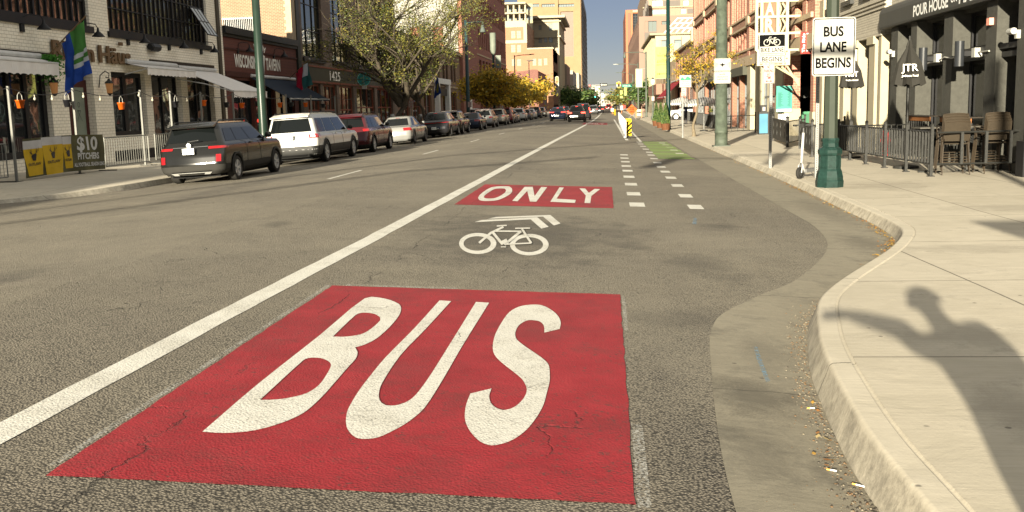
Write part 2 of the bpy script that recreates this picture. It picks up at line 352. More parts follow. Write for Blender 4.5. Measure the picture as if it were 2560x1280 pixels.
# ================================================================== the ground
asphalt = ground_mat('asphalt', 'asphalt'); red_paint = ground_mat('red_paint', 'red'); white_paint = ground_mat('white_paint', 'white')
green_paint = ground_mat('green_paint', 'green'); walk_m = ground_mat('sidewalk_concrete', 'walk'); gutter_m = ground_mat('gutter_concrete', 'gutter')
kerb_m = ground_mat('kerb_concrete', 'kerb')
_g = [RD(*p) for p in ((1840, 1280), (1780, 940), (1790, 800), (1885, 745), (1990, 700), (2068, 620), (2040, 570))]
GX = [(-2.2, 14), (-1.5, 6), (-.6, 2.7), (.8, 1.2), (2.4, .62)] + sorted((y, x) for x, y in _g) + [(17, 3.0), (27, 2.97), (60, 2.96), (1600, 2.96)]
_k = [G(*p) for p in ((2200, 1280, -.2), (2050, 1000, -.2), (2020, 880, -.205), (2040, 780, -.21), (2220, 640, -.24), (2232, 590, -.25), (2100, 520, -.26))]
KX = [(-1.6, 20), (-1.1, 8), (-.2, 4.2), (1., 2.3), (2.6, 1.35)] + sorted((y, x) for x, y in _k) + [(24, 4.08), (30, 4.1), (60, 4.1), (1600, 4.1)]
gxf = lambda y: interp(y, GX)
kxf = lambda y: interp(y, KX)
kzf = lambda y: interp(y, [(-2, -.18), (4, -.2), (8, -.21), (12, -.25), (15, -.262), (1600, -.262)])      # foot of the kerb
szf = lambda y: interp(y, [(-2, .0), (4, .0), (8, -.02), (12, -.085), (16, -.12), (1600, -.12)])     # sidewalk top
YS = [-1.6+.12*i for i in range(160)] + [17.6+i*1. for i in range(60)] + [80+i*20. for i in range(77)]
rx = [-30, -11.7, -9, -7, -5, -3, -1]
mb = MB(); rows = []
for y in YS:
    ge = gxf(y); rows.append([(x, y, gz(x)) for x in rx]+[(lerp(-1, ge, t), y, gz(lerp(-1, ge, t))) for t in (.5, 1)])
def grid(mb, rows):
    n = len(rows[0]); mb.add([p for r in rows for p in r], [(i*n+k, i*n+k+1, (i+1)*n+k+1, (i+1)*n+k) for i in range(len(rows)-1) for k in range(n-1)])
grid(mb, rows)
grid(mb, [[(-60, y, -.22), (-30, y, gz(-30))]+[(x, y, gz(x)) for x in rx[1:]]+[(2.9, y, gz(2.9)), (60, y, -.24)] for y in (-60, -1.6)])
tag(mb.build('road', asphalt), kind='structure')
mb = MB(); mb.box(-3000, 3000, -200, 5000, -1.2, -.6)
tag(mb.build('ground', mat('far_ground', (.12, .11, .09))), kind='structure')
mb = MB(); grid(mb, [[(lerp(gxf(y), kxf(y), t), y, lerp(gz(gxf(y)) + .002, kzf(y), t)) for t in (0, .06, .5, 1)] for y in YS])
tag(mb.build('gutter', gutter_m, smooth=True), kind='structure')
# kerb: real step, rolled edge, 15 cm wide, with a joint groove behind it
def kerb_strip(name, pts, side, ztop, zbot, w=.2, bt=.06):
    """pts: base polyline (x,y); side=+1 the walk is to the right of the direction of travel"""
    rows = []; top = []
    for i, (x, y) in enumerate(pts):
        a, b = Vector(pts[max(i-1, 0)]), Vector(pts[min(i+1, len(pts)-1)]); d = (b-a).normalized(); n = Vector((d.y, -d.x))*side
        p = Vector((x, y)); zt, zb = ztop(y), zbot(y)
        def q(o, z): e = p+n*o; return (e.x, e.y, z)
        rows.append([q(-.003, zb-.05), q(0, zb), q(.003, zb+.01), q(bt, zt-.034), q(bt+.001, zt-.031), q(bt+.008, zt-.012), q(bt+.021, zt-.002), q(bt+.03, zt), q(bt+.034, zt), q(w-.002, zt), q(w, zt), q(w+.004, zt-.010), q(w+.024, zt-.011), q(w+.03, zt-.001)])
        top.append(q(w+.03, zt-.001))
    mb = MB(); grid(mb, rows); tag(mb.build(name, kerb_m, smooth=True), kind='structure'); return top
top = kerb_strip('kerb', [(kxf(y), y) for y in YS], 1, szf, kzf)
mb = MB(); grid(mb, [[p, (max(p[0]+.3, 5.5), p[1]+0, p[2]), (40, p[1], p[2])] for p in top])
tag(mb.build('sidewalk', walk_m), kind='structure')
# left side: corner, kerb and walk
LK = [(-60, 18.4), (-24, 18.6), (-18, 19.2), (-15, 20.0), (-13.4, 21.0), (-12.5, 22.3), (-12.05, 24.2), (-11.95, 27)] + [(-11.9, y) for y in range(32, 200, 8)] + [(-11.9, 400), (-11.9, 1500)]
ltop = kerb_strip('kerb', LK, -1, lambda y: -.07 if y > 24 else -.19+.12*max(0, (y-18))/6, lambda y: -.221)
mb = MB()
grid(mb, [[p, (-60, max(p[1], 18.4), -.08)] for p in ltop]); tag(mb.build('sidewalk', walk_m), kind='structure')
# leaves, grit and litter in the gutter
mb = MB(); rg = random.Random(3)
def leafq(mb, x, y, z, s, rg, lift=.3):
    a = rg.random()*6.28; u = Vector((math.cos(a), math.sin(a), rg.uniform(-lift, lift)))*s; w = Vector((-math.sin(a), math.cos(a), rg.uniform(-lift, lift)))*s*rg.uniform(.4, .7)
    c = Vector((x, y, z)); mb.quad(c-u, c-w, c+u, c+w)
leaf_mats = [mat('leaf_dry_yellow', (.34, .20, .04), .7), mat('leaf_dry_brown', (.28, .13, .04), .7), mat('leaf_dry_pale', (.32, .25, .12), .7)]
for y0, n, sp in ((4.9, 16, .5), (11.8, 60, .5), (12.9, 170, .5), (14.6, 150, .7), (18, 130, 1.2), (21.5, 120, 1.), (26, 100, 3), (34, 90, 6), (48, 60, 8)):
    for _ in range(n):
        y = y0+rg.gauss(0, sp); x = kxf(y)-abs(rg.gauss(0, .07))-.02
        mb.mi = rg.choice((0, 0, 1, 2)); leafq(mb, x, y, lerp(kzf(y), gz(gxf(y)), (kxf(y)-x)/max(.3, kxf(y)-gxf(y)))+.012, rg.uniform(.012, .028), rg)
tag(mb.build('fallen_leaves', leaf_mats), 'dry yellow leaves and crumbs swept along the foot of the kerb', 'leaves', kind='stuff')
mb = MB()
for _ in range(2300):
    y = 3.7+5.6*rg.random()**1.35; x = kxf(y)-abs(rg.gauss(0, .075))-.006; s = rg.choice((.0022, .003, .004, .0045, .008))
    if rg.random() < .2: x = rg.uniform(gxf(y), kxf(y)); s *= .5
    z = lerp(kzf(y), gz(gxf(y)), (kxf(y)-x)/(kxf(y)-gxf(y)))
    mb.mi = rg.choice((0, 1, 2)); a = rg.random()*3
    mb.lathe([(s, -s*.3), (s*.8, s*.5), (.2*s, s*.8)], 5, (x, y, z), rot=a)
tag(mb.build('grit', [mat('grit_pale', (.15, .13, .095)), mat('grit_brown', (.12, .075, .04)), mat('grit_dark', (.06, .052, .042))]), 'loose gravel and grit lying in the gutter by the near kerb', 'gravel', kind='stuff')
def butt(px, py, ang, l=.055):
    y0 = G(px, py, -.19); x, y = y0; z = lerp(kzf(y), gz(gxf(y)), (kxf(y)-x)/(kxf(y)-gxf(y)))+.006
    o = empty('cigarette_butt', (x, y, z), rz=ang)
    MB().tube([(0, 0, 0), (l, 0, 0)], .004, 7).build('paper', mat('cig_white', (.8, .8, .78)), o)
    MB().tube([(-.018, 0, 0), (0, 0, 0)], .0042, 7).build('filter', mat('cig_filter', (.7, .42, .1)), o)
    return o
tag(butt(2140, 1210, -.7, .06), 'longest cigarette butt with an orange filter, in the gutter grit', 'cigarette butt', 'cigarette butts in the gutter')
tag(butt(2076, 1178, -.5, .03), 'short pale cigarette butt left of the orange tipped one', 'cigarette butt', 'cigarette butts in the gutter')
tag(butt(2025, 1021, .1, .025), 'white cigarette stub lying on grit against the kerb foot', 'cigarette butt', 'cigarette butts in the gutter')
# ================================================================== road markings (4 mm proud of the asphalt)
def rp(px, py, dz=.004): x, y = RD(px, py); return Vector((x, y, gz(x)+dz))
def zr(x, y, dz): return Vector((x, y, gz(x)+dz))
def rough_rect(mb, x0, x1, y0, y1, dz, rg, j=.006, step=.12):
    pts = []
    def side(a, b):
        n = max(2, int((Vector(b)-Vector(a)).length/step))
        for i in range(n): pts.append((lerp(a[0], b[0], i/n)+rg.uniform(-j, j), lerp(a[1], b[1], i/n)+rg.uniform(-j, j)))
    side((x0, y0), (x1, y0)); side((x1, y0), (x1, y1)); side((x1, y1), (x0, y1)); side((x0, y1), (x0, y0))
    mb.poly([pts], lambda x, y: zr(x, y, dz))
def letters(root, polys, conv):
    for loops in polys:
        mb = MB(); mb.poly([[tuple(rp(*conv(*p), 0).xy) for p in lp] for lp in loops], lambda x, y: zr(x, y, .008)); mb.build('letter', white_paint, root)
def smooth_loop(lp, k=3):
    out = []; n = len(lp)
    for i in range(n):
        p0, p1, p2, p3 = [Vector(lp[(i+j) % n]) for j in (-1, 0, 1, 2)]
        sharp = lambda a, b, c: (b-a).length > 1e-6 and (c-b).length > 1e-6 and (b-a).normalized().dot((c-b).normalized()) < .62
        s1, s2 = sharp(p0, p1, p2), sharp(p1, p2, p3)
        m1 = (p2-p1) if s1 else (p2-p0)/2; m2 = (p2-p1) if s2 else (p3-p1)/2
        if m1.length > (p2-p1).length*1.1: m1 *= (p2-p1).length/m1.length
        if m2.length > (p2-p1).length*1.1: m2 *= (p2-p1).length/m2.length
        for j in range(k):
            t = j/k; out.append(tuple(p1*(2*t**3-3*t*t+1)+m1*(t**3-2*t*t+t)+p2*(3*t*t-2*t**3)+m2*(t**3-t*t)))
    return out
root = empty('bus_lane_marking', (-1.2, 6.6, gz(-1.2)), 'large red painted panel on the near asphalt reading BUS in white', 'road marking', 'red bus lane panels')
root.location = (0, 0, 0)
mb = MB(); rough_rect(mb, -2.565, .105, 4.18, 9.08, .004, rg); mb.build('red_panel', red_paint, root)
BO = [(506, 1083), (640, 967), (800, 840), (912, 748), (964, 749), (997, 762), (1003, 774), (997, 792), (973, 821), (941, 849), (912, 864), (888, 871), (894, 884), (889, 900), (870, 921), (838, 958), (806, 994), (768, 1029), (735, 1048), (694, 1064), (655, 1075), (618, 1082), (562, 1086)]
B1 = [(832, 844), (889, 790), (908, 784), (936, 787), (950, 795), (950, 804), (927, 825), (903, 838), (866, 844)]
B2 = [(650, 1003), (759, 903), (778, 897), (806, 899), (825, 909), (827, 919), (815, 942), (797, 966), (769, 985), (731, 996), (689, 1002)]
UO = [(1099, 753), (1128, 755), (1064, 825), (1001, 891), (955, 961), (947, 989), (952, 1008), (969, 1017), (997, 1015), (1025, 1003), (1048, 980), (1081, 933), (1190, 757), (1223, 759), (1156, 867), (1107, 952), (1062, 1022), (1025, 1055), (987, 1078), (945, 1097), (912, 1101), (889, 1097), (870, 1078), (865, 1055), (870, 1027), (894, 985), (922, 947), (964, 896), (1034, 825)]
SO = [(1399, 825), (1361, 834), (1360, 818), (1351, 807), (1334, 803), (1316, 804), (1297, 816), (1288, 835), (1292, 851), (1311, 867), (1353, 896), (1370, 912), (1374, 928), (1374, 957), (1367, 985), (1358, 1017), (1339, 1050), (1316, 1078), (1287, 1100), (1259, 1112), (1229, 1117), (1203, 1109), (1180, 1088), (1166, 1064), (1162, 1041), (1166, 1013), (1176, 987), (1229, 974), (1223, 994), (1229, 1013), (1245, 1025), (1264, 1028), (1287, 1020), (1306, 1003), (1316, 985), (1316, 971), (1306, 952), (1287, 935), (1255, 910), (1236, 889), (1232, 867), (1238, 839), (1255, 807), (1273, 783), (1297, 769), (1325, 764), (1353, 765), (1377, 776), (1395, 792), (1402, 809)]
letters(root, [[smooth_loop(BO), smooth_loop(B1), smooth_loop(B2)], [smooth_loop(UO)], [smooth_loop(SO)]], lambda x, y: (x, y))
root = empty('bus_lane_marking', (0, 0, 0), 'smaller red painted panel further up the lane reading ONLY in white', 'road marking', 'red bus lane panels')
mb = MB(); rough_rect(mb, -2.58, .105, 16.85, 21.25, .004, rg); mb.build('red_panel', red_paint, root)
cv = lambda x, y: (1050+x/3.413, 380+y/3.413)
letters(root, [[smooth_loop([(670, 296), (760, 297), (785, 315), (785, 345), (750, 375), (690, 405), (640, 418), (560, 422), (510, 415), (495, 395), (510, 370), (560, 330), (610, 305)]), smooth_loop([(660, 315), (720, 315), (735, 328), (725, 350), (680, 380), (630, 398), (570, 400), (545, 392), (550, 375), (590, 345), (630, 322)])],
 [[(787, 420), (893, 300), (962, 300), (978, 380), (1035, 301), (1085, 303), (992, 428), (938, 426), (915, 335), (832, 424)]],
 [[(1190, 305), (1228, 307), (1165, 402), (1330, 412), (1322, 438), (1112, 428)]],
 [[(1360, 313), (1410, 315), (1440, 352), (1490, 318), (1537, 320), (1462, 378), (1453, 440), (1403, 438), (1415, 375)]]], cv)
root = empty('bus_lane_marking', (0, 0, 0), 'faraway red panel with tiny white letters beyond the pedestrian area', 'road marking', 'red bus lane panels')
mb = MB(); rough_rect(mb, -2.1, .1, 88, 97, .004, rg); mb.build('red_panel', red_paint, root)
mb = MB(); put_text(mb, 'ONLY', zr(-1., 90, .008), (1, 0, -.04), (0, 1, 0), 4., 1.7, .03); mb.build('letter', white_paint, root)
# bicycle with chevrons
root = empty('shared_lane_marking', (0, 0, 0), 'white painted bicycle symbol under a double chevron on the asphalt', 'road marking')
def ell(cx, cy, rx_, ry, n=44): return [(cx+rx_*math.cos(2*math.pi*i/n), cy+ry*math.sin(2*math.pi*i/n)) for i in range(n)]
def zpoly(name, loops, dz=.004):
    mb = MB(); mb.poly([[tuple(rp(*cv(*p), 0).xy) for p in lp] for lp in loops], lambda x, y: zr(x, y, dz)); return mb.build(name, white_paint, root)
zpoly('wheel', [ell(493, 783, 159, 90), ell(488, 783, 116, 62)]); zpoly('wheel', [ell(933, 793, 165, 92), ell(930, 793, 120, 64)])
mb = MB()
for i, (a, b, w) in enumerate((((712, 642), (610, 690), 20), ((610, 690), (505, 780), 22), ((655, 636), (740, 630), 14), ((630, 680), (862, 682), 15), ((620, 690), (705, 795), 24), ((862, 682), (722, 798), 24), ((870, 664), (950, 786), 20), ((718, 796), (950, 786), 14), ((812, 660), (940, 658), 14), ((690, 820), (735, 820), 10), ((690, 790), (745, 765), 40))):
    a, b = Vector(a), Vector(b); d = (b-a).normalized(); n = Vector((-d.y, d.x))*w/2
    n.y *= .8
    pts = [a-n, b-n, b+n, a+n]; mb.poly([[tuple(rp(*cv(*p), 0).xy) for p in pts]], lambda x, y, i=i: zr(x, y, .0055+.0011*i))
mb.build('frame', white_paint, root)
zpoly('chevron', [[(466, 600), (530, 582), (1000, 558), (1098, 640), (1035, 656), (945, 577)]]); zpoly('chevron', [[(578, 572), (650, 556), (1112, 539), (1199, 612), (1142, 629), (1050, 553)]])
# long lane line
mb = MB(); LL = [(4.0, -3.12), (7.2, -3.07), (14, -2.93), (38.9, -2.56), (112, -1.40), (214, -.95), (400, -.5)]
ys = [-6+.35*i for i in range(100)]+[29+2*i for i in range(44)]+[120+10*i for i in range(20)]
rows = []
for y in ys:
    x = interp(y, LL); j = rg.uniform(-.006, .006) if y < 40 else 0
    rows.append([zr(x-.105+j, y, .004), zr(x+.105+j, y, .004)])
grid(mb, rows); tag(mb.build('lane_line', white_paint), 'long solid white line running up the road left of the bus lane', 'road marking')
def dash_thing(name, label, group, x0, x1, y0, y1, m=white_paint, slant=0):
    c = ((x0+x1)/2, (y0+y1)/2); mb = MB()
    pts = [(x0, y0), (x1, y0), (x1, y1), (x0, y1)]
    mb.poly([pts], lambda x, y: zr(x, y, .004)); return tag(mb.build(name, m, loc=(c[0], c[1], gz(c[0]))), label, 'road marking', group)
ORD = ['nearest', 'second', 'third', 'fourth', 'fifth', 'sixth', 'seventh', 'eighth', 'ninth', 'tenth', 'eleventh', 'twelfth', 'thirteenth', 'fourteenth', 'fifteenth', 'sixteenth', 'seventeenth', 'eighteenth', 'nineteenth', 'twentieth', 'twenty-first', 'twenty-second', 'twenty-third', 'twenty-fourth']
for i, (px, py) in enumerate([(1852, 450), (1822, 358), (1800, 276), (1783, 212), (1771, 161), (1760, 121), (1752, 84), (1745, 53), (1740, 25)]):
    x, y = RD(*cv(px, py)); dash_thing('lane_dash', ORD[i]+' white square dash of the left dotted line beside the bus lane', 'square dashes of the left dotted line', x-.13, x+.13, y-.36, y+.36)
dr = [cv(*p) for p in ((2350, 470), (2265, 375), (2195, 287), (2140, 220), (2093, 169), (2058, 128), (2025, 92), (1997, 57), (1972, 27))]+[(1350+x/5.8175, 200+y/5.8175) for x, y in ((1590, 1052), (1540, 1007), (1500, 965), (1465, 932), (1440, 905))]
for i, p in enumerate(dr):
    x, y = RD(*p); dash_thing('lane_dash', ORD[i]+' white square dash of the middle dotted line, towards the green lane', 'square dashes of the right dotted line', x-.12, x+.12, y-.36, y+.36)
for i, (px, py) in enumerate(((2030, 1070), (1950, 1022), (1885, 980), (1825, 943), (1775, 917))):
    x, y = RD(1350+px/5.8175, 200+py/5.8175); dash_thing('lane_dash', ORD[i]+' white dash on the kerb side edge of the green paint', 'dashes on the right edge of the green paint', x-.14, x+.14, y-.3, y+.3)
mb = MB(); root = empty('bike_lane_paint', (0, 0, 0), 'strip of faded green paint across the bike lane entry', 'road marking')
MB().poly([[(1.68, 33.3), (2.84, 33.3), (2.84, 48.4), (1.68, 48.4)]], lambda x, y: zr(x, y, .003)).build('green_field', ground_mat('green_worn', 'green'), root)
for k in range(6):
    y = 33.3+k*2.95; MB().poly([[(1.66, y), (2.86, y), (2.86, y+.35), (1.66, y+.35)]], lambda x, y: zr(x, y, .006)).build('green_bar', mat('green_fresh', (.22, .37, .08), .8), root)
for (xa, ya, xb, yb, w, lab) in ((1.0, 50, .92, 120, .16, 'solid white line left of the row of white flexible posts'), (1.62, 48, 1.66, 110, .12, 'thin white line right of the row of white flexible posts')):
    mb = MB(); grid(mb, [[zr(lerp(xa, xb, t)-w/2, lerp(ya, yb, t), .004), zr(lerp(xa, xb, t)+w/2, lerp(ya, yb, t), .004)] for t in (0, .25, .5, .75, 1)])
    tag(mb.build('buffer_line', white_paint), lab, 'road marking')
for i in range(8):
    y0 = 23.6+i*12.1; x = -6.63+i*.1
    dash_thing('lane_dash', ORD[i]+' thin white dash between the two left traffic lanes', 'long dashes between the left lanes', x-.05, x+.05, y0, y0+3.3)
for (x0, x1, y0, y1, lab) in ((-2.625, -2.585, 4.3, 9.1, 'thin overspray line along the left edge of the near red panel'), (.115, .175, 4.15, 5.3, 'white chalky overspray at the near right corner of the red panel'), (.12, .15, 7.6, 9.0, 'faint overspray line at the far right corner of the red panel'), (-2.45, -1.4, 9.1, 9.17, 'white overspray strip along the top edge of the red panel')):
    m = MATS.get('overspray')
    if not m:
        m = bpy.data.materials.new('overspray'); MATS['overspray'] = m; t, ns, ls, b = nt(m); co = coords(ns)
        n1 = noise(ns, ls, co, 60, 5, .7); n2 = noise(ns, ls, co, 3, 3)
        b.inputs['Base Color'].default_value = (.6, .6, .56, 1); b.inputs['Roughness'].default_value = .9
        ls.new(mth(ns, ls, 'MULTIPLY', ramp(ns, ls, mth(ns, ls, 'ADD', n1, mth(ns, ls, 'MULTIPLY', n2, .3)), .62, .82), .65), b.inputs['Alpha'])
    mb = MB(); mb.poly([[(x0, y0), (x1, y0), (x1, y1), (x0, y1)]], lambda x, y: zr(x, y, .003)); tag(mb.build('overspray', m), lab, 'road marking')

for i, (pts, lab) in enumerate(((((1884, 862), (1893, 862), (1903, 890), (1925, 945), (1915, 948), (1893, 895)), 'pale blue utility paint streak on the gutter concrete near the corner'), (((1734, 545), (1742, 545), (1741, 562), (1731, 560)), 'short blue utility paint tick beside the second dotted line'))):
    mb = MB(); mb.poly([[RD(*p) for p in pts]], lambda x, y: Vector((x, y, (lerp(gz(gxf(y))+.002, kzf(y), (x-gxf(y))/(kxf(y)-gxf(y))) if x > gxf(y) else gz(x))+.004))); m = MATS.get('blue_chalk')
    if not m:
        m = bpy.data.materials.new('blue_chalk'); MATS['blue_chalk'] = m; t, ns, ls, b = nt(m); co = coords(ns); b.inputs['Base Color'].default_value = (.16, .30, .42, 1); b.inputs['Roughness'].default_value = .9; ls.new(mth(ns, ls, 'MULTIPLY', ramp(ns, ls, noise(ns, ls, co, 30, 5, .7), .4, .65), .7), b.inputs['Alpha'])
    tag(mb.build('utility_paint', m), lab, 'road marking')
# ================================================================== facades
ONE = ('quoins', 'ribbed_brickwork', 'roof_terrace', 'string_course', 'roof_brackets', 'cream_band')
class Fac:
    """a wall plane: kind 'x' (constant x, outward sg) or 'y' (constant y, facing -y)"""
    def __init__(s, kind, c, sg=1): s.k, s.c, s.sg = kind, c, sg
    def P(s, u, z, o=0.): return (s.c+s.sg*o, u, z) if s.k == 'x' else (u, s.c-o, z)
    def box(s, mb, u0, u1, z0, z1, o0, o1):
        a, b = s.P(u0, z0, o0), s.P(u1, z1, o1); mb.box(a[0], b[0], a[1], b[1], a[2], b[2]); return s
    def text(s, mb, txt, u0, u1, z, h, o=.01, bold=0., spacing=1., th=0.):
        U = (0, s.sg, 0) if s.k == 'x' else (1, 0, 0)
        put_text(mb, txt, s.P((u0+u1)/2, z, o), U, (0, 0, 1), h, abs(u1-u0), bold, spacing, th); return s
    def wall(s, parent, m, u0, u1, z0, z1, holes=(), depth=.3, name='wall', back=8., top=True):
        mb = MB(); us = sorted({u0, u1}|{h[0] for h in holes}|{h[1] for h in holes}); zs = sorted({z0, z1}|{h[2] for h in holes}|{h[3] for h in holes})
        for i in range(len(us)-1):
            for j in range(len(zs)-1):
                uc, zc = (us[i]+us[i+1])/2, (zs[j]+zs[j+1])/2
                if any(h[0] < uc < h[1] and h[2] < zc < h[3] for h in holes): continue
                mb.quad(s.P(us[i], zs[j]), s.P(us[i+1], zs[j]), s.P(us[i+1], zs[j+1]), s.P(us[i], zs[j+1]))
        d = -depth
        for a, b, c, e in holes:
            mb.quad(s.P(a, c), s.P(b, c), s.P(b, c, d), s.P(a, c, d)); mb.quad(s.P(a, e), s.P(b, e), s.P(b, e, d), s.P(a, e, d))
            mb.quad(s.P(a, c), s.P(a, e), s.P(a, e, d), s.P(a, c, d)); mb.quad(s.P(b, c), s.P(b, e), s.P(b, e, d), s.P(b, c, d))
        B = -back
        mb.quad(s.P(u0, z0), s.P(u0, z1), s.P(u0, z1, B), s.P(u0, z0, B)); mb.quad(s.P(u1, z0), s.P(u1, z1), s.P(u1, z1, B), s.P(u1, z0, B))
        mb.quad(s.P(u0, z0, B), s.P(u1, z0, B), s.P(u1, z1, B), s.P(u0, z1, B))
        if top: mb.quad(s.P(u0, z1-.3, 0), s.P(u1, z1-.3, 0), s.P(u1, z1-.3, B), s.P(u0, z1-.3, B))
        return mb.build(name, m, parent)
    def window(s, parent, u0, u1, z0, z1, nx=1, nz=2, depth=.22, fr=None, gl=None, fw=.06, bw=.03, name='window', heavy=0, thick=.07):
        fr = fr or MATS['frame_black']; gl = gl or MATS['glass_dark']; mb = MB(); o1, o0 = -depth+thick, -depth
        s.box(mb, u0, u0+fw, z0, z1, o0, o1); s.box(mb, u1-fw, u1, z0, z1, o0, o1)
        s.box(mb, u0+fw, u1-fw, z0, z0+fw, o0, o1); s.box(mb, u0+fw, u1-fw, z1-fw, z1, o0, o1)
        a, b, c, d = u0+fw, u1-fw, z0+fw, z1-fw
        for i in range(1, nx):
            u = lerp(a, b, i/nx); w = bw*(2.4 if heavy and i % heavy == 0 else 1); s.box(mb, u-w/2, u+w/2, c, d, o0+.002, o1-.012+(.02 if w > bw else 0))
        for j in range(1, nz):
            z = lerp(c, d, j/nz); s.box(mb, a, b, z-bw/2, z+bw/2, o0+.003, o1-.018)
        w = mb.build(name, fr, parent); mb = MB(); mb.quad(s.P(u0, z0, o0-.004), s.P(u1, z0, o0-.004), s.P(u1, z1, o0-.004), s.P(u0, z1, o0-.004))
        mb.build('pane', gl, w); return w
    def part(s, parent, name, m, *boxes):
        if name in ONE: boxes = [boxes]
        else: boxes = [[b] for b in boxes]
        for bs in boxes:
            mb = MB()
            for b in bs: s.box(mb, *b)
            r = mb.build(name, m, parent)
        return r
fb = mat('frame_black', (.012, .012, .013), .45); gd = glass_mat('glass_dark'); gw = glass_mat('glass_warm', (.03, .026, .02)); glt = glass_mat('glass_light', (.16, .19, .19), .06)
white_brick = brick_mat('white_painted_brick', (.80, .745, .61), (.84, .79, .66), (.50, .46, .36), .26, .11, .009, .14, .8)
red_board = brick_mat('maroon_boards', (.10, .028, .018), (.115, .032, .02), (.035, .012, .01), 6., .17, .006, .2, .4)
red_brick = brick_mat('red_brick', (.21, .11, .065), (.17, .085, .05), (.30, .235, .15), .24, .085, .014, .16)
brown_brick = brick_mat('brown_brick', (.17, .115, .08), (.13, .09, .062), (.07, .055, .042), .26, .09, .012, .25)
dark_red_brick = brick_mat('dark_red_brick', (.235, .075, .05), (.20, .062, .042), (.13, .06, .045), .3, .1, .01, .12)
pink_brick = brick_mat('pink_brick', (.36, .145, .095), (.27, .10, .068), (.36, .24, .17), .26, .12, .012, .2)
orange_brick = brick_mat('orange_brick', (.25, .10, .058), (.21, .083, .05), (.25, .16, .11), .26, .1, .012, .2)
far_brick = brick_mat('salmon_brick', (.25, .125, .065), (.22, .108, .058), (.24, .155, .09), .3, .12, .01, .1)
grey_brick = brick_mat('grey_painted_brick', (.40, .365, .29), (.36, .33, .265), (.22, .2, .16), .24, .085, .01, .14)
stone = mat('tan_stone', (.33, .26, .175), .85, bmp=.3); cream = mat('cream_stucco', (.27, .235, .15), .85, bmp=.2); cream2 = mat('cream_paint', (.30, .265, .185), .7, var=.06)
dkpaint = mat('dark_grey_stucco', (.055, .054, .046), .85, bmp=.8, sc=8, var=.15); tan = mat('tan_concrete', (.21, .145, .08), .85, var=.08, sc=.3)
awn_grey = mat('awning_grey', (.66, .64, .61), .9, var=.05, bmp=.2); navy = mat('navy_canvas', (.012, .02, .035), .9)
LX = -18.8
FL = Fac('x', LX, 1)
# ---------------------------------------------------------------- A white painted brick restaurant
A = empty('brick_restaurant', (LX, 36, 0), 'white painted brick restaurant with wide dark steel windows and awnings, at the left edge', 'building'); A.location = (0, 0, 0)
hA = [(25.2, 36.2, 4.92, 8.3), (37.65, 47.4, 4.86, 8.3), (27.9, 33.15, .35, 3.5), (34.25, 36.1, -.05, 3.3), (37.5, 40.35, .9, 3.35), (40.95, 43.9, .15, 3.35), (44.6, 47.7, .15, 3.35)]
FL.wall(A, white_brick, 24.4, 48.15, -.1, 9.0, hA, .35)
FL.part(A, 'corner_pilaster', white_brick, (48.15, 48.5, -.1, 9.0, -.3, .0), (48.85, 49.15, -.1, 9., -.3, .05)); FL.part(A, 'drainpipe', mat('brown_paint', (.06, .05, .035), .6), (48.5, 48.85, -.1, 9.0, -.3, .08))
for (a, b, c, d), nx, hv in ((hA[0], 26, 6), (hA[1], 22, 7)): FL.window(A, a, b, c, d, nx, 4, .18, fw=.14, bw=.045, gl=gw, heavy=hv)
FL.part(A, 'sill_beam', fb, (25.1, 36.35, 4.68, 4.92, -.05, .09), (37.5, 47.6, 4.64, 4.86, -.05, .09))
mb = MB(); c0 = Vector(FL.P(46.1, 6.5, -.02))
tilt = Matrix.Translation(c0) @ Matrix.Rotation(R_(-32), 4, 'Y')
for k in range(4): mb.box(-.02, .02, -.6+k*.4-.02, -.6+k*.4+.02, -1.5, 0, tilt)
for k in range(3): mb.box(-.021, .021, -.62, .62, -1.5+k*.735, -1.46+k*.735, tilt)
w = mb.build('open_hopper_window', fb, A); mb = MB(); mb.box(-.004, .004, -.6, .6, -1.48, 0, tilt); mb.build('pane', glass_mat('glass_lit', (.25, .26, .24), .1), w)
FL.window(A, *hA[2], 5, 1, .25, fw=.22, bw=.2, gl=gd); FL.window(A, *hA[4], 2, 1, .25, fw=.16, bw=.3); FL.window(A, *hA[5], 2, 1, .3, fw=.1, bw=.12); FL.window(A, *hA[6], 2, 1, .3, fw=.1, bw=.12)
FL.part(A, 'plinth', fb, (37.3, 48.1, -.1, .32, 0, .03)); FL.part(A, 'lintel', mat('brown_dark', (.035, .025, .018), .6), (27.8, 33.3, 3.5, 3.82, -.02, .07), (40.9, 47.8, 3.36, 3.95, -.02, .06))
dr = FL.part(A, 'door', mat('door_maroon', (.05, .012, .01), .5), (34.7, 36.1, -.05, 3.0, -.34, -.28)); FL.part(dr, 'pane', mat('door_frosted', (.16, .19, .15), .3), (34.98, 35.85, .95, 2.72, -.28, -.27))
mb = MB(); FL.box(mb, 35.3, 35.53, 1.86, 1.9, -.27, -.262)
for sgn in (1, -1): put_text(mb, 'I', FL.P(35.41-.18*sgn, 1.5, -.262), Vector((0, .8, -.6*sgn)), Vector((0, .6*sgn, .8)), .5, .02)
FL.text(mb, 'O', 35.33, 35.5, 2., .2, -.262); mb.build('door_emblem', mat('emblem_dark', (.05, .06, .05)), dr)
mb = MB(); FL.text(mb, 'Rhein', 33.35, 36.15, 3.66, .62, .12, .022, 1.0, .07); mb.build('sign_letters', mat('bronze_letters', (.13, .08, .04), .5), A); mb = MB(); FL.text(mb, 'Häus', 36.55, 39.05, 3.66, .62, .12, .022, 1.0, .07); mb.build('sign_letters', MATS['bronze_letters'], A)
mb = MB(); FL.text(mb, 'III', 38.15, 38.45, 4.36, .12, .12, .03, 1, .05); mb.build('crown_emblem', MATS['bronze_letters'], A)
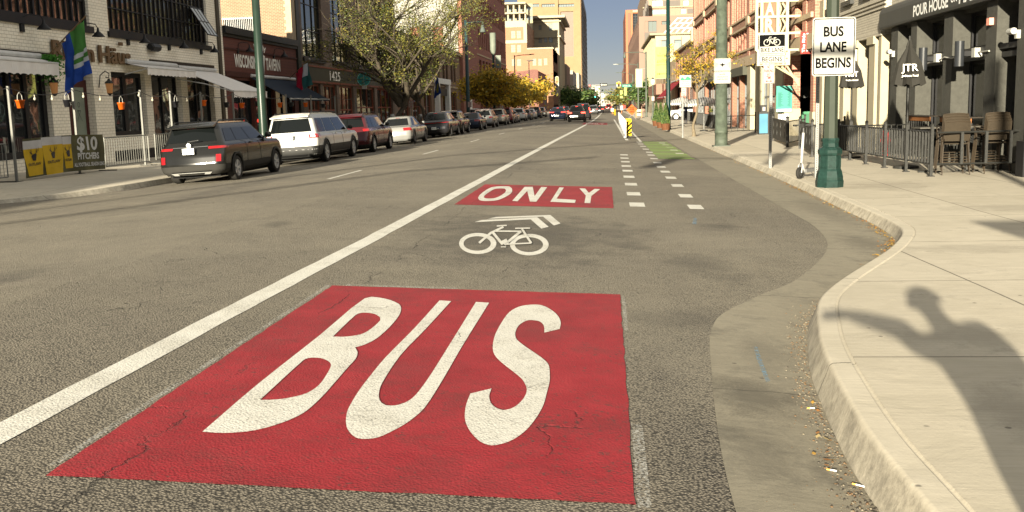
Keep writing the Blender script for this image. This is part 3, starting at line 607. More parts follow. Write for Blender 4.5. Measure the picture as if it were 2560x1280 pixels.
def lamp(y, label, fac=FL, z=4.62, grp='black gooseneck lamps above the awnings'):
    e = empty('wall_lamp', fac.P(y, z, 0), label, 'wall lamp', grp); o = Vector(fac.P(y, z)); s = fac.sg
    MB().box(0, .07*s, -.62, -.42, -.2, .05).build('bracket', fb, e)
    MB().tube([(.05*s, -.52, .03), (.08*s, -.5, .28), (.2*s, -.3, .38), (.42*s, -.05, .34), (.48*s, 0, .2)], .018, 6).build('arm', fb, e)
    MB().lathe([(.03, .22), (.05, .1), (.1, .05), (.22, -.08), (.225, -.1), (.05, -.06)], 14, (.48*s, 0, 0)).build('shade', fb, e, True)
for y, l in ((28.7, 'leftmost black gooseneck lamp above the retracted awning'), (32.25, 'black gooseneck lamp on white brick left of the blue flag'), (35.85, 'black gooseneck lamp partly behind the blue and green flag'), (39.6, 'black gooseneck lamp above the right end of the brown lettering'), (43.4, 'black gooseneck lamp under the second steel window'), (46.9, 'gooseneck lamp at the far right end of the white brick wall')): lamp(y, l)
mb = MB(); mb.lathe([(.12, -.42), (.17, -.34), (.17, .34), (.12, .42)], 8, (0, 0, 0), Matrix.Translation(FL.P(41.15, 4.45, .16)) @ Matrix.Rotation(R_(90), 4, 'X')); tag(mb.build('wall_speaker', fb), 'black barrel shaped speaker on the white brick between two lamps', 'speaker')
# awnings
def awning(name, label, y0, y1, zb, xf, zf, m, val=.22, fac=FL, arms=True, grp=None, xb=.06, scal=14):
    e = empty(name, fac.P((y0+y1)/2, zb, 0), label, 'awning', grp); L = Vector(e.location); s = fac.sg
    def q(y, x, z): return (Vector((x, y, z))-L)
    mb = MB(); X0 = fac.c+xb*s; th = .02
    mb.quad(q(y0, X0, zb), q(y1, X0, zb), q(y1, xf, zf), q(y0, xf, zf)); mb.quad(q(y0, X0, zb-th), q(y1, X0, zb-th), q(y1, xf, zf-th), q(y0, xf, zf-th))
    n = scal; mb.build('canopy', m, e)
    mb = MB(); pts = [(q(lerp(y0, y1, i/(n*4)), xf+.01*s, zf), q(lerp(y0, y1, i/(n*4)), xf+.01*s+.02*math.sin(i*.9), zf-val+.045*abs(math.sin(math.pi*i/4)))) for i in range(n*4+1)]
    for (a, b), (c, d) in zip(pts, pts[1:]): mb.quad(a, c, d, b)
    mb.build('valance', m, e)
    mb = MB(); mb.tube([q(y0, xf, zf+.005), q(y1, xf, zf+.005)], .035, 8); mb.build('front_bar', mat('awning_metal', (.5, .5, .48), .4), e); mb = MB(); mb.tube([q(y0, X0+.08*s, zb+.06), q(y1, X0+.08*s, zb+.06)], .09, 8); mb.build('roller_tube', MATS['awning_metal'], e)
    if arms:
        for y in (y0+.04, y1-.04): mb = MB(); mb.tube([q(y, X0, zb-.45), q(y, lerp(X0, xf, .5), lerp(zb-.45, zf, .42)), q(y, xf, zf-.03)], .025, 6); mb.build('support_arm', MATS['awning_metal'], e)
    return e
ag = 'pale grey fabric awnings over the shopfront'
awning('awning', 'rolled back pale awning at the left edge of the frame', 27.2, 32.45, 3.62, LX+.75, 3.42, awn_grey, .42, grp=ag)
awning('awning', 'half open pale grey awning beside the brown lettering', 38.5, 43.2, 3.72, LX+1.0, 3.5, awn_grey, .3, grp=ag)
awning('awning', 'fully open sloping grey awning in front of the dark red tavern', 43.35, 47.7, 3.66, -16.2, 2.62, awn_grey, .3, grp=ag)
# ---------------------------------------------------------------- B dark red tavern
B = empty('tavern_building', (0, 0, 0), 'low dark red tavern with white block lettering between two brick buildings', 'building')
hB = [(50.2, 53.2, .2, 3.35), (53.5, 56.6, -.05, 3.35), (56.9, 60.4, .2, 3.35)]
FL.wall(B, red_board, 49.15, 61.2, -.1, 5.6, hB, .3)
FL.part(B, 'cornice', fb, (49.15, 61.2, 5.6, 5.95, -.3, .22), (49.15, 61.2, 5.45, 5.6, 0, .1)); FL.part(B, 'ledge', mat('maroon_dark', (.05, .014, .01)), (49.15, 61.2, 4.84, 4.92, 0, .06), (49.15, 61.2, 3.5, 3.75, 0, .12))
for h in hB: FL.window(B, *h, 2, 1, .25, fw=.1, bw=.12)
wl = mat('white_letters', (.72, .70, .64), .6, var=.04)
mb = MB(); FL.text(mb, 'WISCONSIN', 50.65, 53.95, 4.03, .62, .02, .03); mb.build('sign_letters', wl, B); mb = MB(); FL.text(mb, 'TAVERN', 55.45, 57.95, 4.03, .62, .02, .03); mb.build('sign_letters', wl, B)
mb = MB(); mb.poly([[(54.2, 4.7), (54.3, 4.1), (54.6, 3.75), (55.1, 3.75), (55.2, 4.2), (55.35, 4.75), (54.8, 4.9)]], lambda x, y: Vector(FL.P(x, y, .02))); FL.text(mb, 'Wally', 53.6, 55.6, 5.02, .3, .02, .02); mb.build('state_emblem', wl, B)
for y, l in ((51.7, 'dark goosenecked lamp left of the tavern emblem'), (57.4, 'dark goosenecked lamp right of the tavern emblem')): lamp(y, l, z=4.9, grp='dark lamps on the tavern front')
awning('awning', 'navy blue sloping awning over the tavern entrance', 52.6, 60.2, 3.55, -16.6, 2.35, navy, .12, arms=False)
# ---------------------------------------------------------------- C brown brick 1425
Cb = empty('brown_brick_building', (0, 0, 0), 'brown brick building numbered 1425 with tall dark windows and red framed shopfront', 'building')
hC = [(62.7, 67.3, 5.05, 10.2), (69.6, 74.4, 5.05, 10.2), (76.8, 81.2, 5.05, 10.2), (83.4, 88.2, 5.05, 10.2), (63.2, 66.2, .0, 3.45), (66.9, 70.3, .0, 3.45), (71., 75., .0, 3.45), (76, 82, .3, 3.45), (83, 89, .3, 3.45)]
FL.wall(Cb, brown_brick, 61.9, 91, -.1, 13.5, hC, .3)
FL.part(Cb, 'pilaster', mat('dark_green_paint', (.02, .022, .016), .5), (61.25, 61.9, -.1, 13.5, -.2, .12)); FL.part(Cb, 'quoin_pilaster', stone, (60.5, 61.25, 5.95, 13.5, -.3, .06))
FL.part(Cb, 'sign_band', mat('olive_band', (.045, .042, .025), .6), (62, 91, 3.62, 4.5, 0, .06)); FL.part(Cb, 'trim', mat('rust_trim', (.16, .05, .028), .6), (62, 91, 4.5, 4.6, 0, .1), (62, 91, 3.5, 3.62, 0, .09))
for h in hC[:4]: FL.window(Cb, *h, 3, 3, .25, fw=.12, bw=.05, gl=glass_mat('glass_tree', (.03, .03, .016), .02))
for h in hC[:4]: FL.part(Cb, 'window_sill', fb, (h[0]-.15, h[1]+.15, 4.8, 5.05, -.05, .12))
rf = mat('red_frame', (.17, .045, .022), .5)
for i, h in enumerate(hC[4:]): FL.window(Cb, *h, 3, 2, .22, fw=.14, bw=.1, fr=rf, gl=gw)
mb = MB(); FL.text(mb, '1425', 68.4, 71.1, 3.75, .62, .075, .012); mb.build('house_number', wl, Cb)
FY1 = Fac('y', 61.35)
x0, z0 = PY(558, 47, 61.35); x1, z1 = PY(634, 80, 61.35)
FY1.wall(Cb, red_brick, -27, -19.05, -.1, 13.5, [(x0, x1, z1-.3, z0)], .25, name='side_wall', back=.5, top=False)
w = FY1.window(Cb, x0, x1, z1-.3, z0, 1, 1, .2); mb = MB()
for i in range(17): x = lerp(x0, x1, i/16); mb.tube([(x, 61.25, z1-.4), (x, 61.25, z0+.06)], .018, 5)
FY1.box(mb, x0-.05, x1+.05, z0-.05, z0, .08, .12); mb.build('window_bars', mat('bar_white', (.5, .5, .48)), Cb)
FY1.part(Cb, 'quoins', stone, *[(-19.45+.0, -19.05, 5.7+i*.38, 5.86+i*.38, .004, .012) for i in range(20)])
# ---------------------------------------------------------------- D row of dark shopfronts, E white end wall, F big brick block
Db = empty('shopfront_row', (0, 0, 0), 'dark two storey brick shopfronts with red columns, half hidden behind the bare tree', 'building')
hD = [(92.2+i*6.2, 92.2+i*6.2+4.6, .2, 3.6) for i in range(6)]+[(92.6+i*6.2, 92.6+i*6.2+1.6, 4.9, 7.4) for i in range(6)]+[(95+i*6.2, 95+i*6.2+1.6, 4.9, 7.4) for i in range(6)]
FL.wall(Db, mat('brown_stone', (.15, .095, .06), .8), 91, 131.5, -.1, 8.8, hD, .3)
for h in hD: FL.window(Db, *h, 2, 2, .25, fr=rf if h[3] < 4 else fb, gl=gw)
FL.part(Db, 'cornice', stone, (91, 131.5, 8.3, 8.5, 0, .25), (91, 131.5, 4.1, 4.3, 0, .12)); FL.part(Db, 'white_portal', mat('portal_white', (.6, .6, .56)), (111.2, 112.2, -.1, 4.9, 0, .5), (118.6, 119.8, -.1, 4.9, 0, .5), (111, 120, 4.4, 5.0, 0, .55)); FL.part(Db, 'black_signboard', fb, (112.4, 118.4, 3.1, 3.9, .1, .3))
Eb = empty('white_block', (0, 0, 0), 'tall pale rendered block rising behind the bare tree top', 'building')
FYe = Fac('y', 131.6); hE = [(-22.2, -20.8, 9.6, 12.2), (-25.2, -23.8, 9.6, 12.2)]
FYe.wall(Eb, mat('pale_render', (.27, .26, .23), .8, var=.05), -30, -18.9, 8.6, 19.5, hE, .2, back=17)
for h in hE: FYe.window(Eb, *h, 2, 2, .15)
FL.wall(Eb, dark_red_brick, 131.7, 149.8, -.1, 19.4, [(134.6, 137, .1, 4), (139.5, 142, .1, 4)], .3, name='street_wall')
FL.part(Eb, 'brick_column', brick_mat('light_red_brick', (.33, .13, .085), (.28, .105, .07), (.25, .15, .11), .3, .1), (131.7, 134.3, -.1, 19.4, 0, .4)); FL.part(Eb, 'graffiti_panel', mat('portal_white', (.6, .6, .56)), (138.2, 142.5, 0, 4.2, .01, .05))
Fb = empty('brick_office_block', (0, 0, 0), 'big dark red brick block with rows of narrow black windows', 'building')
hF = [(152.2+i*2.38, 153.35+i*2.38, z, z+2.7) for z in (10.6, 15.4, 20.2, 25) for i in range(17)]+[(152.4+i*4.1, 155.2+i*4.1, .2, 4.6) for i in range(10)]+[(152.4+i*4.1, 155.2+i*4.1, 6., 8.8) for i in range(10)]
FL.wall(Fb, dark_red_brick, 149.8, 194, -.1, 30, hF, .4)
for h in hF[:-20]:
    FL.window(Fb, *h, 1, 1, .38, fw=.05)
for h in hF[-20:]: FL.window(Fb, *h, 2, 1, .38, fw=.1)
FL.part(Fb, 'canopy_band', mat('portal_white', (.6, .6, .56)), (150.5, 170, 5.0, 5.3, 0, .6)); FL.part(Fb, 'string_course', stone, (149.8, 194, 9.4, 9.6, 0, .08))
# ---------------------------------------------------------------- beyond the cross street, left
Gb = empty('maroon_hall', (0, 0, 0), 'low maroon brick hall with a blank side wall beyond the yellow trees', 'building')
FYg = Fac('y', 286); mar = brick_mat('maroon_render', (.125, .05, .038), (.11, .044, .034), (.26, .13, .1), .4, .14, .008, .1)
FYg.wall(Gb, mar, -31, -18.9, -.1, 9.6, (), .3, back=40); MB().poly([[(-31, 9.6), (-18.9, 9.6), (-18.9, 11.8), (-20.4, 11.9), (-31, 10.4)]], lambda x, y: Vector((x, 286, y)), .4, Vector((0, -1, 0))).build('gable', mar, Gb)
FL.wall(Gb, dark_red_brick, 286.1, 328, -.1, 11.5, [(290+i*6, 292.5+i*6, 4.5, 9.5) for i in range(6)]+[(290+i*6, 292.5+i*6, .3, 3.6) for i in range(6)], .3, name='street_wall')
for i in range(6): FL.window(Gb, 290+i*6, 292.5+i*6, 4.5, 9.5, 2, 3, .3); FL.window(Gb, 290+i*6, 292.5+i*6, .3, 3.6, 2, 1, .3)
def pyr(px0, py0, px1, py1, y):      # pixel rectangle -> (x0, x1, z0, z1) on the plane y
    a, b = PY(px0, py1, y); c, d = PY(px1, py0, y); return (a, c, b, d)
Hb = empty('brick_apartment_block', (0, 0, 0), 'sunlit salmon brick and cream apartment block with roof pergola', 'building')
FYh = Fac('y', 358); wins = [pyr(*r, 358) for r in ((1277, 76, 1288, 96), (1291, 76, 1302, 96), (1277, 111, 1288, 131), (1292, 111, 1302, 131), (1279, 147, 1288, 165), (1292, 147, 1302, 165), (1317, 147, 1326, 164), (1331, 146, 1340, 164), (1345, 146, 1354, 164), (1359, 145, 1368, 163), (1278, 182, 1288, 198), (1292, 182, 1302, 198))]
xl, xm, xr = PY(1255, 100, 358)[0], PY(1317, 100, 358)[0], PY(1382, 130, 358)[0]; zt, zm = PY(1300, 58, 358)[1], PY(1350, 122, 358)[1]; ztt = PY(1300, 10, 358)[1]
FYh.wall(Hb, far_brick, xl, xm, -.1, zt, [w for w in wins if w[1] < xm], .3, back=60); FYh.wall(Hb, far_brick, xm, xr, -.1, zm, [w for w in wins if w[0] > xm], .3, back=60)
for w in wins: FYh.window(Hb, *w, 2, 3, .25, fr=cream, gl=glt, fw=.18, bw=.1)
zb0, zb1 = PY(1300, 108, 358)[1], PY(1300, 100, 358)[1]; z70 = PY(1300, 68, 358)[1]
FYh.part(Hb, 'cream_band', cream2, (xl, xm+.1, zb0, zb1, .02, .25), (xl, xm+.1, z70, zt+.3, .02, .25), (xm-1.1, xm+.1, zb1+.02, z70-.02, .02, .2), (xm, xr+.1, zm-.1, zm+.4, -.3, .25))
FYh.part(Hb, 'roof_terrace', cream2, (xl, xm-.4, zt+.3, zt+.9, -.6, .1), *[(lerp(xl, xm-.6, i/4), lerp(xl, xm-.6, i/4)+.5, zt+.9, ztt, -1, -.4) for i in range(5)], (xl, xm-.4, lerp(zt, ztt, .5), lerp(zt, ztt, .5)+.5, -5, .4), (xl, xm-.1, ztt, ztt+.6, -8, .8))
FYh.wall(Hb, cream, xl, xm-.5, zt+.5, ztt, [(xl+1+i*4, xl+3.2+i*4, lerp(zt, ztt, q)+1.5, lerp(zt, ztt, q+.4)) for i in range(3) for q in (0, .5)], .4, back=30, name='penthouse_wall') if False else None
FYp = Fac('y', 363); FYp.wall(Hb, cream, xl, xm-.2, zt+.3, ztt+.5, [(xl+1.2+i*3.6, xl+3.4+i*3.6, lerp(zt, ztt, q)+1.3, lerp(zt, ztt, q+.4)) for i in range(3) for q in (.02, .52)], .3, back=30, name='penthouse_wall')
for i in range(3):
    for q in (.02, .52): FYp.window(Hb, xl+1.2+i*3.6, xl+3.4+i*3.6, lerp(zt, ztt, q)+1.3, lerp(zt, ztt, q+.4), 2, 1, .25, gl=glt, fr=cream)
FH = Fac('x', xr, 1); FH.wall(Hb, dark_red_brick, 358.1, 392, -.1, zm, [(361+i*4.5, 363+i*4.5, z, z+3.2) for i in range(7) for z in (2, 8, 14)], .3, name='street_wall', back=2)
for i in range(7):
    for z in (2, 8, 14): FH.window(Hb, 361+i*4.5, 363+i*4.5, z, z+3.2, 1, 2, .28)
H2 = empty('cream_corniced_building', (0, 0, 0), 'cream building with a deep projecting cornice and shadowed recess', 'building')
FY2 = Fac('y', 396); wins = [pyr(*r, 396) for r in ((1346, 62, 1354, 76), (1372, 58, 1381, 77), (1346, 91, 1355, 108), (1360, 90, 1368, 107), (1372, 89, 1382, 107))]
a, b, c, d = pyr(1325, 45, 1397, 265, 396)
FY2.wall(H2, cream2, a, b, -.1, d, wins, .4, back=50)
for w in wins: FY2.window(H2, *w, 2, 2, .35, fr=cream, gl=glt, fw=.15, bw=.1)
FY2.part(H2, 'cornice', cream2, (a, b+2.4, d, d+.9, -50, 2.6), (a, b+.8, d-1.4, d-.9, -50, .8), (a, b+.6, d-7.2, d-6.6, -50, .6)); FH2 = Fac('x', b+.02, 1)
FH2.wall(H2, cream, 396.1, 446, -.1, d-.05, [(400+i*6, 402.5+i*6, z, z+3.5) for i in range(7) for z in (22, 28)], .4, name='street_wall', back=2)
for i in range(7):
    for z in (22, 28): FH2.window(H2, 400+i*6, 402.5+i*6, z, z+3.5, 1, 2, .35)
T = empty('office_tower', (0, 0, 0), 'tall tan concrete office tower with a bronze glass panel, highest building on the left', 'building')
yT = 700; a, b, c, d = pyr(1300, 2, 1453, 266, yT); FYt = Fac('y', yT); g1 = pyr(1403, 28, 1433, 142, yT)
rows = [pyr(x0, 9, x1, 18, yT) for x0, x1 in ((1326, 1348), (1354, 1388), (1395, 1436))]
FYt.wall(T, tan, a, b, -.1, d+8, [g1]+rows, 1.5, back=190)
FYt.window(T, *g1, 9, 22, 1.2, fr=mat('bronze_frame', (.16, .11, .08), .5), gl=glass_mat('glass_bronze', (.15, .11, .085), .12), fw=.4, bw=.25)
for w in rows: FYt.window(T, *w, 6, 1, 1.2, fw=.3, bw=.25, gl=glt)
FYt.part(T, 'fin', tan, *[(x, x+2.2, -.1, d+8, 0, 1.4) for x in (PY(1388, 50, yT)[0], PY(1436, 50, yT)[0], b-2.6)]); FTt = Fac('x', b+.02, 1)
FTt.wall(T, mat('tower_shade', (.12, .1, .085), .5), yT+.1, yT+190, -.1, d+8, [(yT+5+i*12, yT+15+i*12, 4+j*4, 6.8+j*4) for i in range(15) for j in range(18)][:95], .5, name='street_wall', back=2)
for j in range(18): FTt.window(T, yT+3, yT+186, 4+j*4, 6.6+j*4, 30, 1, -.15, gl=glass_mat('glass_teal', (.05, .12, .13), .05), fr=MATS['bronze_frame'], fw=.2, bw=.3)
J = empty('beige_office_building', (0, 0, 0), 'low beige concrete office building at the foot of the tall tower', 'building')
FJ = Fac('y', 452); a, b, c, d = pyr(1393, 160, 1416, 266, 452); hJ = []
FJ.wall(J, mat('beige_concrete', (.22, .185, .14), .85), a, b, -.1, d, [(a+1+i*1., a+1.6+i*1., 3, 16) for i in range(2)], .5, back=45)
FJs = Fac('x', b+.02, 1); hs = [(456+i*9, 462+i*9, z, z+3) for i in range(4) for z in (3, 8, 13)]
FJs.wall(J, MATS['beige_concrete'], 452.1, 497, -.1, d, hs, .5, name='street_wall', back=2)
for h in hs: FJs.window(J, *h, 3, 1, .4)
def plain(name, label, x0, x1, y, depth, h, m, cols=4, rows=5, side=0, gl=None, w=.5):
    e = empty(name, (0, 0, 0), label, 'building'); f = Fac('y', y); cw = (x1-x0)/cols; ch = h/rows
    hs = [(x0+cw*(i+.5-w/2), x0+cw*(i+.5+w/2), ch*(j+.3), ch*(j+.8)) for i in range(cols) for j in range(rows)]
    f.wall(e, m, x0, x1, -.1, h, hs, .3, back=depth)
    for q in hs: f.window(e, *q, 1, 1, .25, gl=gl or glt, fw=.1)
    if side:
        xs = x1+.02 if side > 0 else x0-.02; f2 = Fac('x', xs, side); n = min(8, int(depth/6)+1); cw = depth/n
        hs = [(y+cw*(i+.25), y+cw*(i+.75), ch*(j+.3), ch*(j+.8)) for i in range(n) for j in range(rows)]
        f2.wall(e, m, y+.1, y+depth-.1, -.1, h-.02, hs, .3, name='street_wall', back=1)
        for q in hs: f2.window(e, *q, 1, 1, .25, fw=.1, gl=gd)
    return e
def far(px0, px1, pyt, y, depth, name, label, m, cols, rows, side):
    a, b, c, d = pyr(px0, pyt, px1, 262, y); return plain(name, label, a, b, y, depth, d, m, cols, rows, side)
far(1416, 1432, 176, 510, 60, 'office_building', 'narrow grey building just left of the green street tree', mat('grey_conc', (.26, .23, .19)), 3, 6, 1)
far(1432, 1447, 182, 620, 60, 'office_building', 'pale ribbed office building under the right edge of the tall tower', mat('beige_light', (.27, .235, .18)), 3, 6, 1)
far(1455, 1469, 214, 900, 60, 'far_building', 'small dark red building far down the left side of the street', orange_brick, 3, 4, 1)
far(1468, 1486, 222, 1000, 50, 'far_building', 'pinkish brick building far off behind the red traffic light', far_brick, 3, 4, 1)
far(1480, 1500, 212, 1150, 50, 'far_building', 'white box shaped building far off above the parked cars', mat('white_far', (.4, .37, .33)), 4, 5, 1)
far(1502, 1511, 231, 1500, 40, 'far_building', 'tiny pale building near the vanishing point, left one', MATS['white_far'], 3, 3, 1)
far(1512, 1524, 234, 1700, 40, 'far_building', 'tiny pale building closing the end of the street', mat('beige_light', (.27, .235, .18)), 3, 3, 0)
far(1526, 1538, 240, 1500, 40, 'far_building', 'small tan building at the far right end of the street', tan, 3, 2, -1)
far(1541, 1552, 219, 900, 60, 'far_building', 'cream building far down the right side behind the traffic light', cream, 3, 4, -1)
# ================================================================== right side buildings
FRx = 9.1
FK = Fac('x', FRx, -1)
K = empty('pub_building', (0, 0, 0), 'dark grey pub front with thick pillars under a lettered fascia, right edge', 'building')
zS = -.13
pil = [(32.2, 32.9), (30.3, 30.85), (27.25, 27.95), (24.3, 24.95), (21.6, 23.1), (18.4, 19.4)]
hK = [(30.85, 32.2, 2.72, 3.66), (27.95, 30.3, 2.72, 3.66), (24.95, 27.25, 2.72, 3.66), (23.1, 24.3, 2.72, 3.66), (27.95, 30.3, .2, 2.46), (24.95, 27.25, .2, 2.46), (23.1, 24.3, .2, 2.46), (30.85, 32.2, .2, 2.46), (19.5, 21.5, .2, 3.6)]
FK.wall(K, dkpaint, 16, 33.9, zS, 3.85, hK, .3, top=False); FK.part(K, 'pillar', dkpaint, *[(a, b, zS, 3.72, 0, .25) for a, b in pil])
for i, h in enumerate(hK): FK.window(K, *h, 2 if i not in (0, 7) else 1, 1, .26, fw=.09, bw=.09, gl=glass_mat('glass_pub', (.022, .022, .017), .05))
FK.part(K, 'transom', mat('transom_dark', (.03, .03, .028), .5), *[(a, b, 2.44, 2.56, .0, .12) for a, b in ((30.85, 32.2), (27.95, 30.3), (24.95, 27.25), (23.1, 24.3))], *[(a, b, 2.62, 2.74, .0, .18) for a, b in ((30.85, 32.2), (27.95, 30.3), (24.95, 27.25), (23.1, 24.3))])
mb = MB(); pr = [(0, 3.74), (.4, 3.74), (.42, 3.8), (.42, 4.2), (.39, 4.3), (.33, 4.38), (.2, 4.44), (0, 4.46)]
n = len(pr); vs = [FK.P(y, z, o) for y in (33.85, 33.75, 16) for o, z in [(o*(.93 if y == 33.85 else 1), z) for o, z in pr]]
mb.add(vs, [(i*n+k, i*n+k+1, (i+1)*n+k+1, (i+1)*n+k) for i in range(2) for k in range(n-1)]+[tuple(range(n))]); mb.quad(FK.P(33.8, 3.742, 0), FK.P(33.8, 3.742, .39), FK.P(16, 3.742, .39), FK.P(16, 3.742, 0))
fa = mb.build('fascia', mat('fascia_grey', (.05, .05, .045), .6, var=.06), K)
mb = MB(); FK.text(mb, 'POUR HOUSE', 30.35, 27.35, 3.92, .27, .65, .012) if False else None
def rtext(mb, f, txt, ya, yb, z, h, o, bold=.0, **k): put_text(mb, txt, f.P((ya+yb)/2, z, o), (0, -1, 0), (0, 0, 1), h, abs(yb-ya), bold, **k)
rtext(mb, FK, 'POUR HOUSE', 30.1, 27.15, 3.84, .29, .43, .025); mb.build('sign_letters', mat('sign_white', (.8, .8, .76), .5), fa); mb = MB(); rtext(mb, FK, 'ON', 26.95, 26.5, 3.92, .15, .43, .03); mb.build('sign_letters', MATS['sign_white'], fa); mb = MB(); rtext(mb, FK, 'MARKET', 26.35, 24.1, 3.84, .29, .43, .025); mb.build('sign_letters', mat('sign_white', (.8, .8, .76), .5), fa)
hK2 = [(31.1, 32.3, 5.2, 7.4), (27.6, 28.9, 5.2, 7.4), (24.1, 25.4, 5.2, 7.4)]
FK.wall(K, grey_brick, 16, 33.9, 3.86, 9.2, hK2, .2, name='upper_wall')
for h in hK2: FK.window(K, *h, 1, 2, .15, fr=cream, gl=glt)
for y, l in ((28.6, 'black cylinder light on the pub front above the left chair stack'), (25.75, 'black cylinder light above the right chair stack')):
    e = empty('wall_light', FK.P(y, 2.6, .25), l, 'wall lamp', 'black cylinder lights on the pub front')
    MB().lathe([(.11, -.3), (.11, .3)], 16, (-.32, 0, 0)).build('cylinder', mat('lamp_black', (.02, .022, .025), .4), e); MB().box(-.22, 0, -.05, .05, -.06, .06).build('bracket', fb, e); MB().box(-.06, .3, -.28, -.06, -.1, .12).build('mount', mat('mount_white', (.34, .34, .31)), e)
for y, z, l in ((32.55, 2.95, 'small white security camera on the pillar nearest the cream shop'), (23.0, 2.9, 'white security camera at the right edge of the photo')):
    e = empty('security_camera', FK.P(y, z, .25), l, 'security camera', 'white security cameras on the pub front'); MB().lathe([(.05, -.16), (.07, -.1), (.07, .16)], 12, (0, 0, 0), Matrix.Translation((-.14, .1, .04)) @ Matrix.Rotation(R_(90), 4, 'X')).build('housing', MATS['mount_white'], e); MB().box(-.08, 0, -.06, .06, -.12, .06).build('mount', MATS['mount_white'], e)
mb = MB(); mb.box(*(FK.P(0, 0, .25)[0]-.1, FK.P(0, 0, .25)[0]), 24.5, 24.68, 3.18, 3.34); tag(mb.build('alarm_strobe', mat('strobe_pink', (.75, .3, .22), .4)), 'small pinkish strobe box high on the rightmost pillar', 'alarm')
e = tag(MB().tube([FK.P(30.2, 2.5, .1), FK.P(28.6, 2.53, .2), FK.P(27.7, 2.6, .29), FK.P(27.2, 2.55, .29), FK.P(25.9, 2.62, .2), FK.P(24.6, 2.6, .29)], .02, 6).build('cable_conduit', mat('conduit_grey', (.35, .34, .3))), 'thin grey cable conduit running between the two cylinder lights', 'cable')
tag(MB().tube([FK.P(21.6, 2.35, .3), FK.P(22.1, 2.35, .3), FK.P(22.15, 2.3, .3), FK.P(22.15, .2, .3)], .035, 8).build('gas_pipe', MATS['conduit_grey']), 'bent grey pipe on the rightmost pillar of the pub', 'pipe')
# ---------------------------------------------------------------- L cream shop
Lb = empty('cream_shop_building', (0, 0, 0), 'cream shopfront with tall pilasters under grey painted brick, behind the green lamp post', 'building')
FLb = Fac('x', 8.95, -1)
FLb.wall(Lb, grey_brick, 34.0, 43.6, 3.62, 9.5, [(35.6, 36.9, 5.15, 7.6), (38.4, 39.7, 5.15, 7.6), (41.2, 42.4, 5.15, 7.6)], .25)
for a in (35.6, 38.4, 41.2): FLb.window(Lb, a, a+(1.3 if a < 41 else 1.2), 5.15, 7.6, 1, 2, .2, fr=cream2); FLb.part(Lb, 'window_sill', mat('transom_dark', (.03, .03, .028), .5), (a-.12, a+1.42, 4.98, 5.15, -.1, .14))
FLb.part(Lb, 'string_course', grey_brick, *[(34, 43.6, 4.45+i*.13, 4.5+i*.13, 0, .05) for i in range(3)], (34, 43.6, 3.58, 3.72, 0, .14))
FLb.part(Lb, 'pilaster', cream2, (34.05, 34.35, zS, 3.6, -.3, .1), (34.75, 35.5, zS, 3.6, -.3, .12), (37.0, 37.7, zS, 3.6, -.3, .12), (39.1, 39.7, zS, 3.6, -.3, .12), (41.4, 42.1, zS, 3.6, -.3, .1), (42.9, 43.7, zS, 5.6, -.3, .12))
FLb.part(Lb, 'capital', cream2, (34.7, 35.55, 3.35, 3.6, .12, .2), (36.95, 37.75, 3.35, 3.6, .12, .2), (41.35, 42.15, 3.35, 3.6, .1, .2))
FLr = Fac('x', 9.3, -1)
for a, b in ((34.35, 34.75), (35.5, 37.0), (37.7, 39.1), (39.7, 41.4), (42.1, 42.9)):
    FLr.window(Lb, a, b, 0.3, 3.6, 1, 2, .0, gl=gd); FLr.part(Lb, 'stall_riser', cream, (a, b, zS, .3, -.2, .04))
FLb.part(Lb, 'air_unit', mat('unit_grey', (.42, .4, .33)), (37.15, 37.55, 2.9, 3.3, .12, .35))
# ---------------------------------------------------------------- M brick market block with garage entrance
Mb = empty('brick_market_building', (0, 0, 0), 'long pink brick market building with stone bands, ribbed upper walls and a garage entrance', 'building')
FM = Fac('x', 8.65, -1)
FM.part(Mb, 'brick_pier', pink_brick, (43.75, 44.35, zS+1.2, 3.72, -.6, .0), (45.3, 46.1, 4.35, 9.6, -.3, .06), (47.8, 48.7, 4.35, 9.6, -.3, .06), (50.3, 51.3, 4.35, 9.6, -.3, .06))
FM.part(Mb, 'stone_base', cream2, (43.72, 44.38, zS, zS+1.2, -.6, .03)); FM.part(Mb, 'lintel', stone, (43.7, 52.0, 3.72, 4.35, -.6, .08)); FM.part(Mb, 'stone_band', stone, *[(44, 52, z, z+.22, -.3, .11) for z in (5.0, 5.85, 6.7, 7.6)])
FM.wall(Mb, pink_brick, 43.7, 50.7, 4.3, 12, [(46.15, 47.75, 4.4, 11), (48.75, 50.25, 4.4, 11)], .3, name='upper_wall', back=3)
for a, b in ((46.15, 47.75), (48.75, 50.25)): FM.window(Mb, a, b, 4.4, 11, 1, 4, .28)
FMy = Fac('y', 50.7)
FMy.part(Mb, 'entrance_jamb', pink_brick, (8.66, 9.4, zS+1.3, 3.72, -.4, 0)); FMy.part(Mb, 'jamb_base', cream2, (8.64, 9.43, zS, zS+1.3, -.4, .02))
mb = MB(); dk = mat('garage_dark', (.018, .016, .014), .9); mb.box(9.45, 24, 44.4, 62, zS, zS+.01); mb.box(9.45, 24, 61, 61.2, zS, 4.2); mb.box(9.0, 24, 43.8, 61, 3.74, 3.9); mb.box(9.3, 24, 43.9, 44.1, zS, 3.74); mb.box(24, 24.2, 44, 61, zS, 4.2); mb.build('garage_interior', dk, Mb)
FMy2 = Fac('y', 56); FMy2.part(Mb, 'clearance_board', mat('board_grey', (.06, .06, .058)), (9.6, 13, 1.7, 2.3, -.1, 0)); 
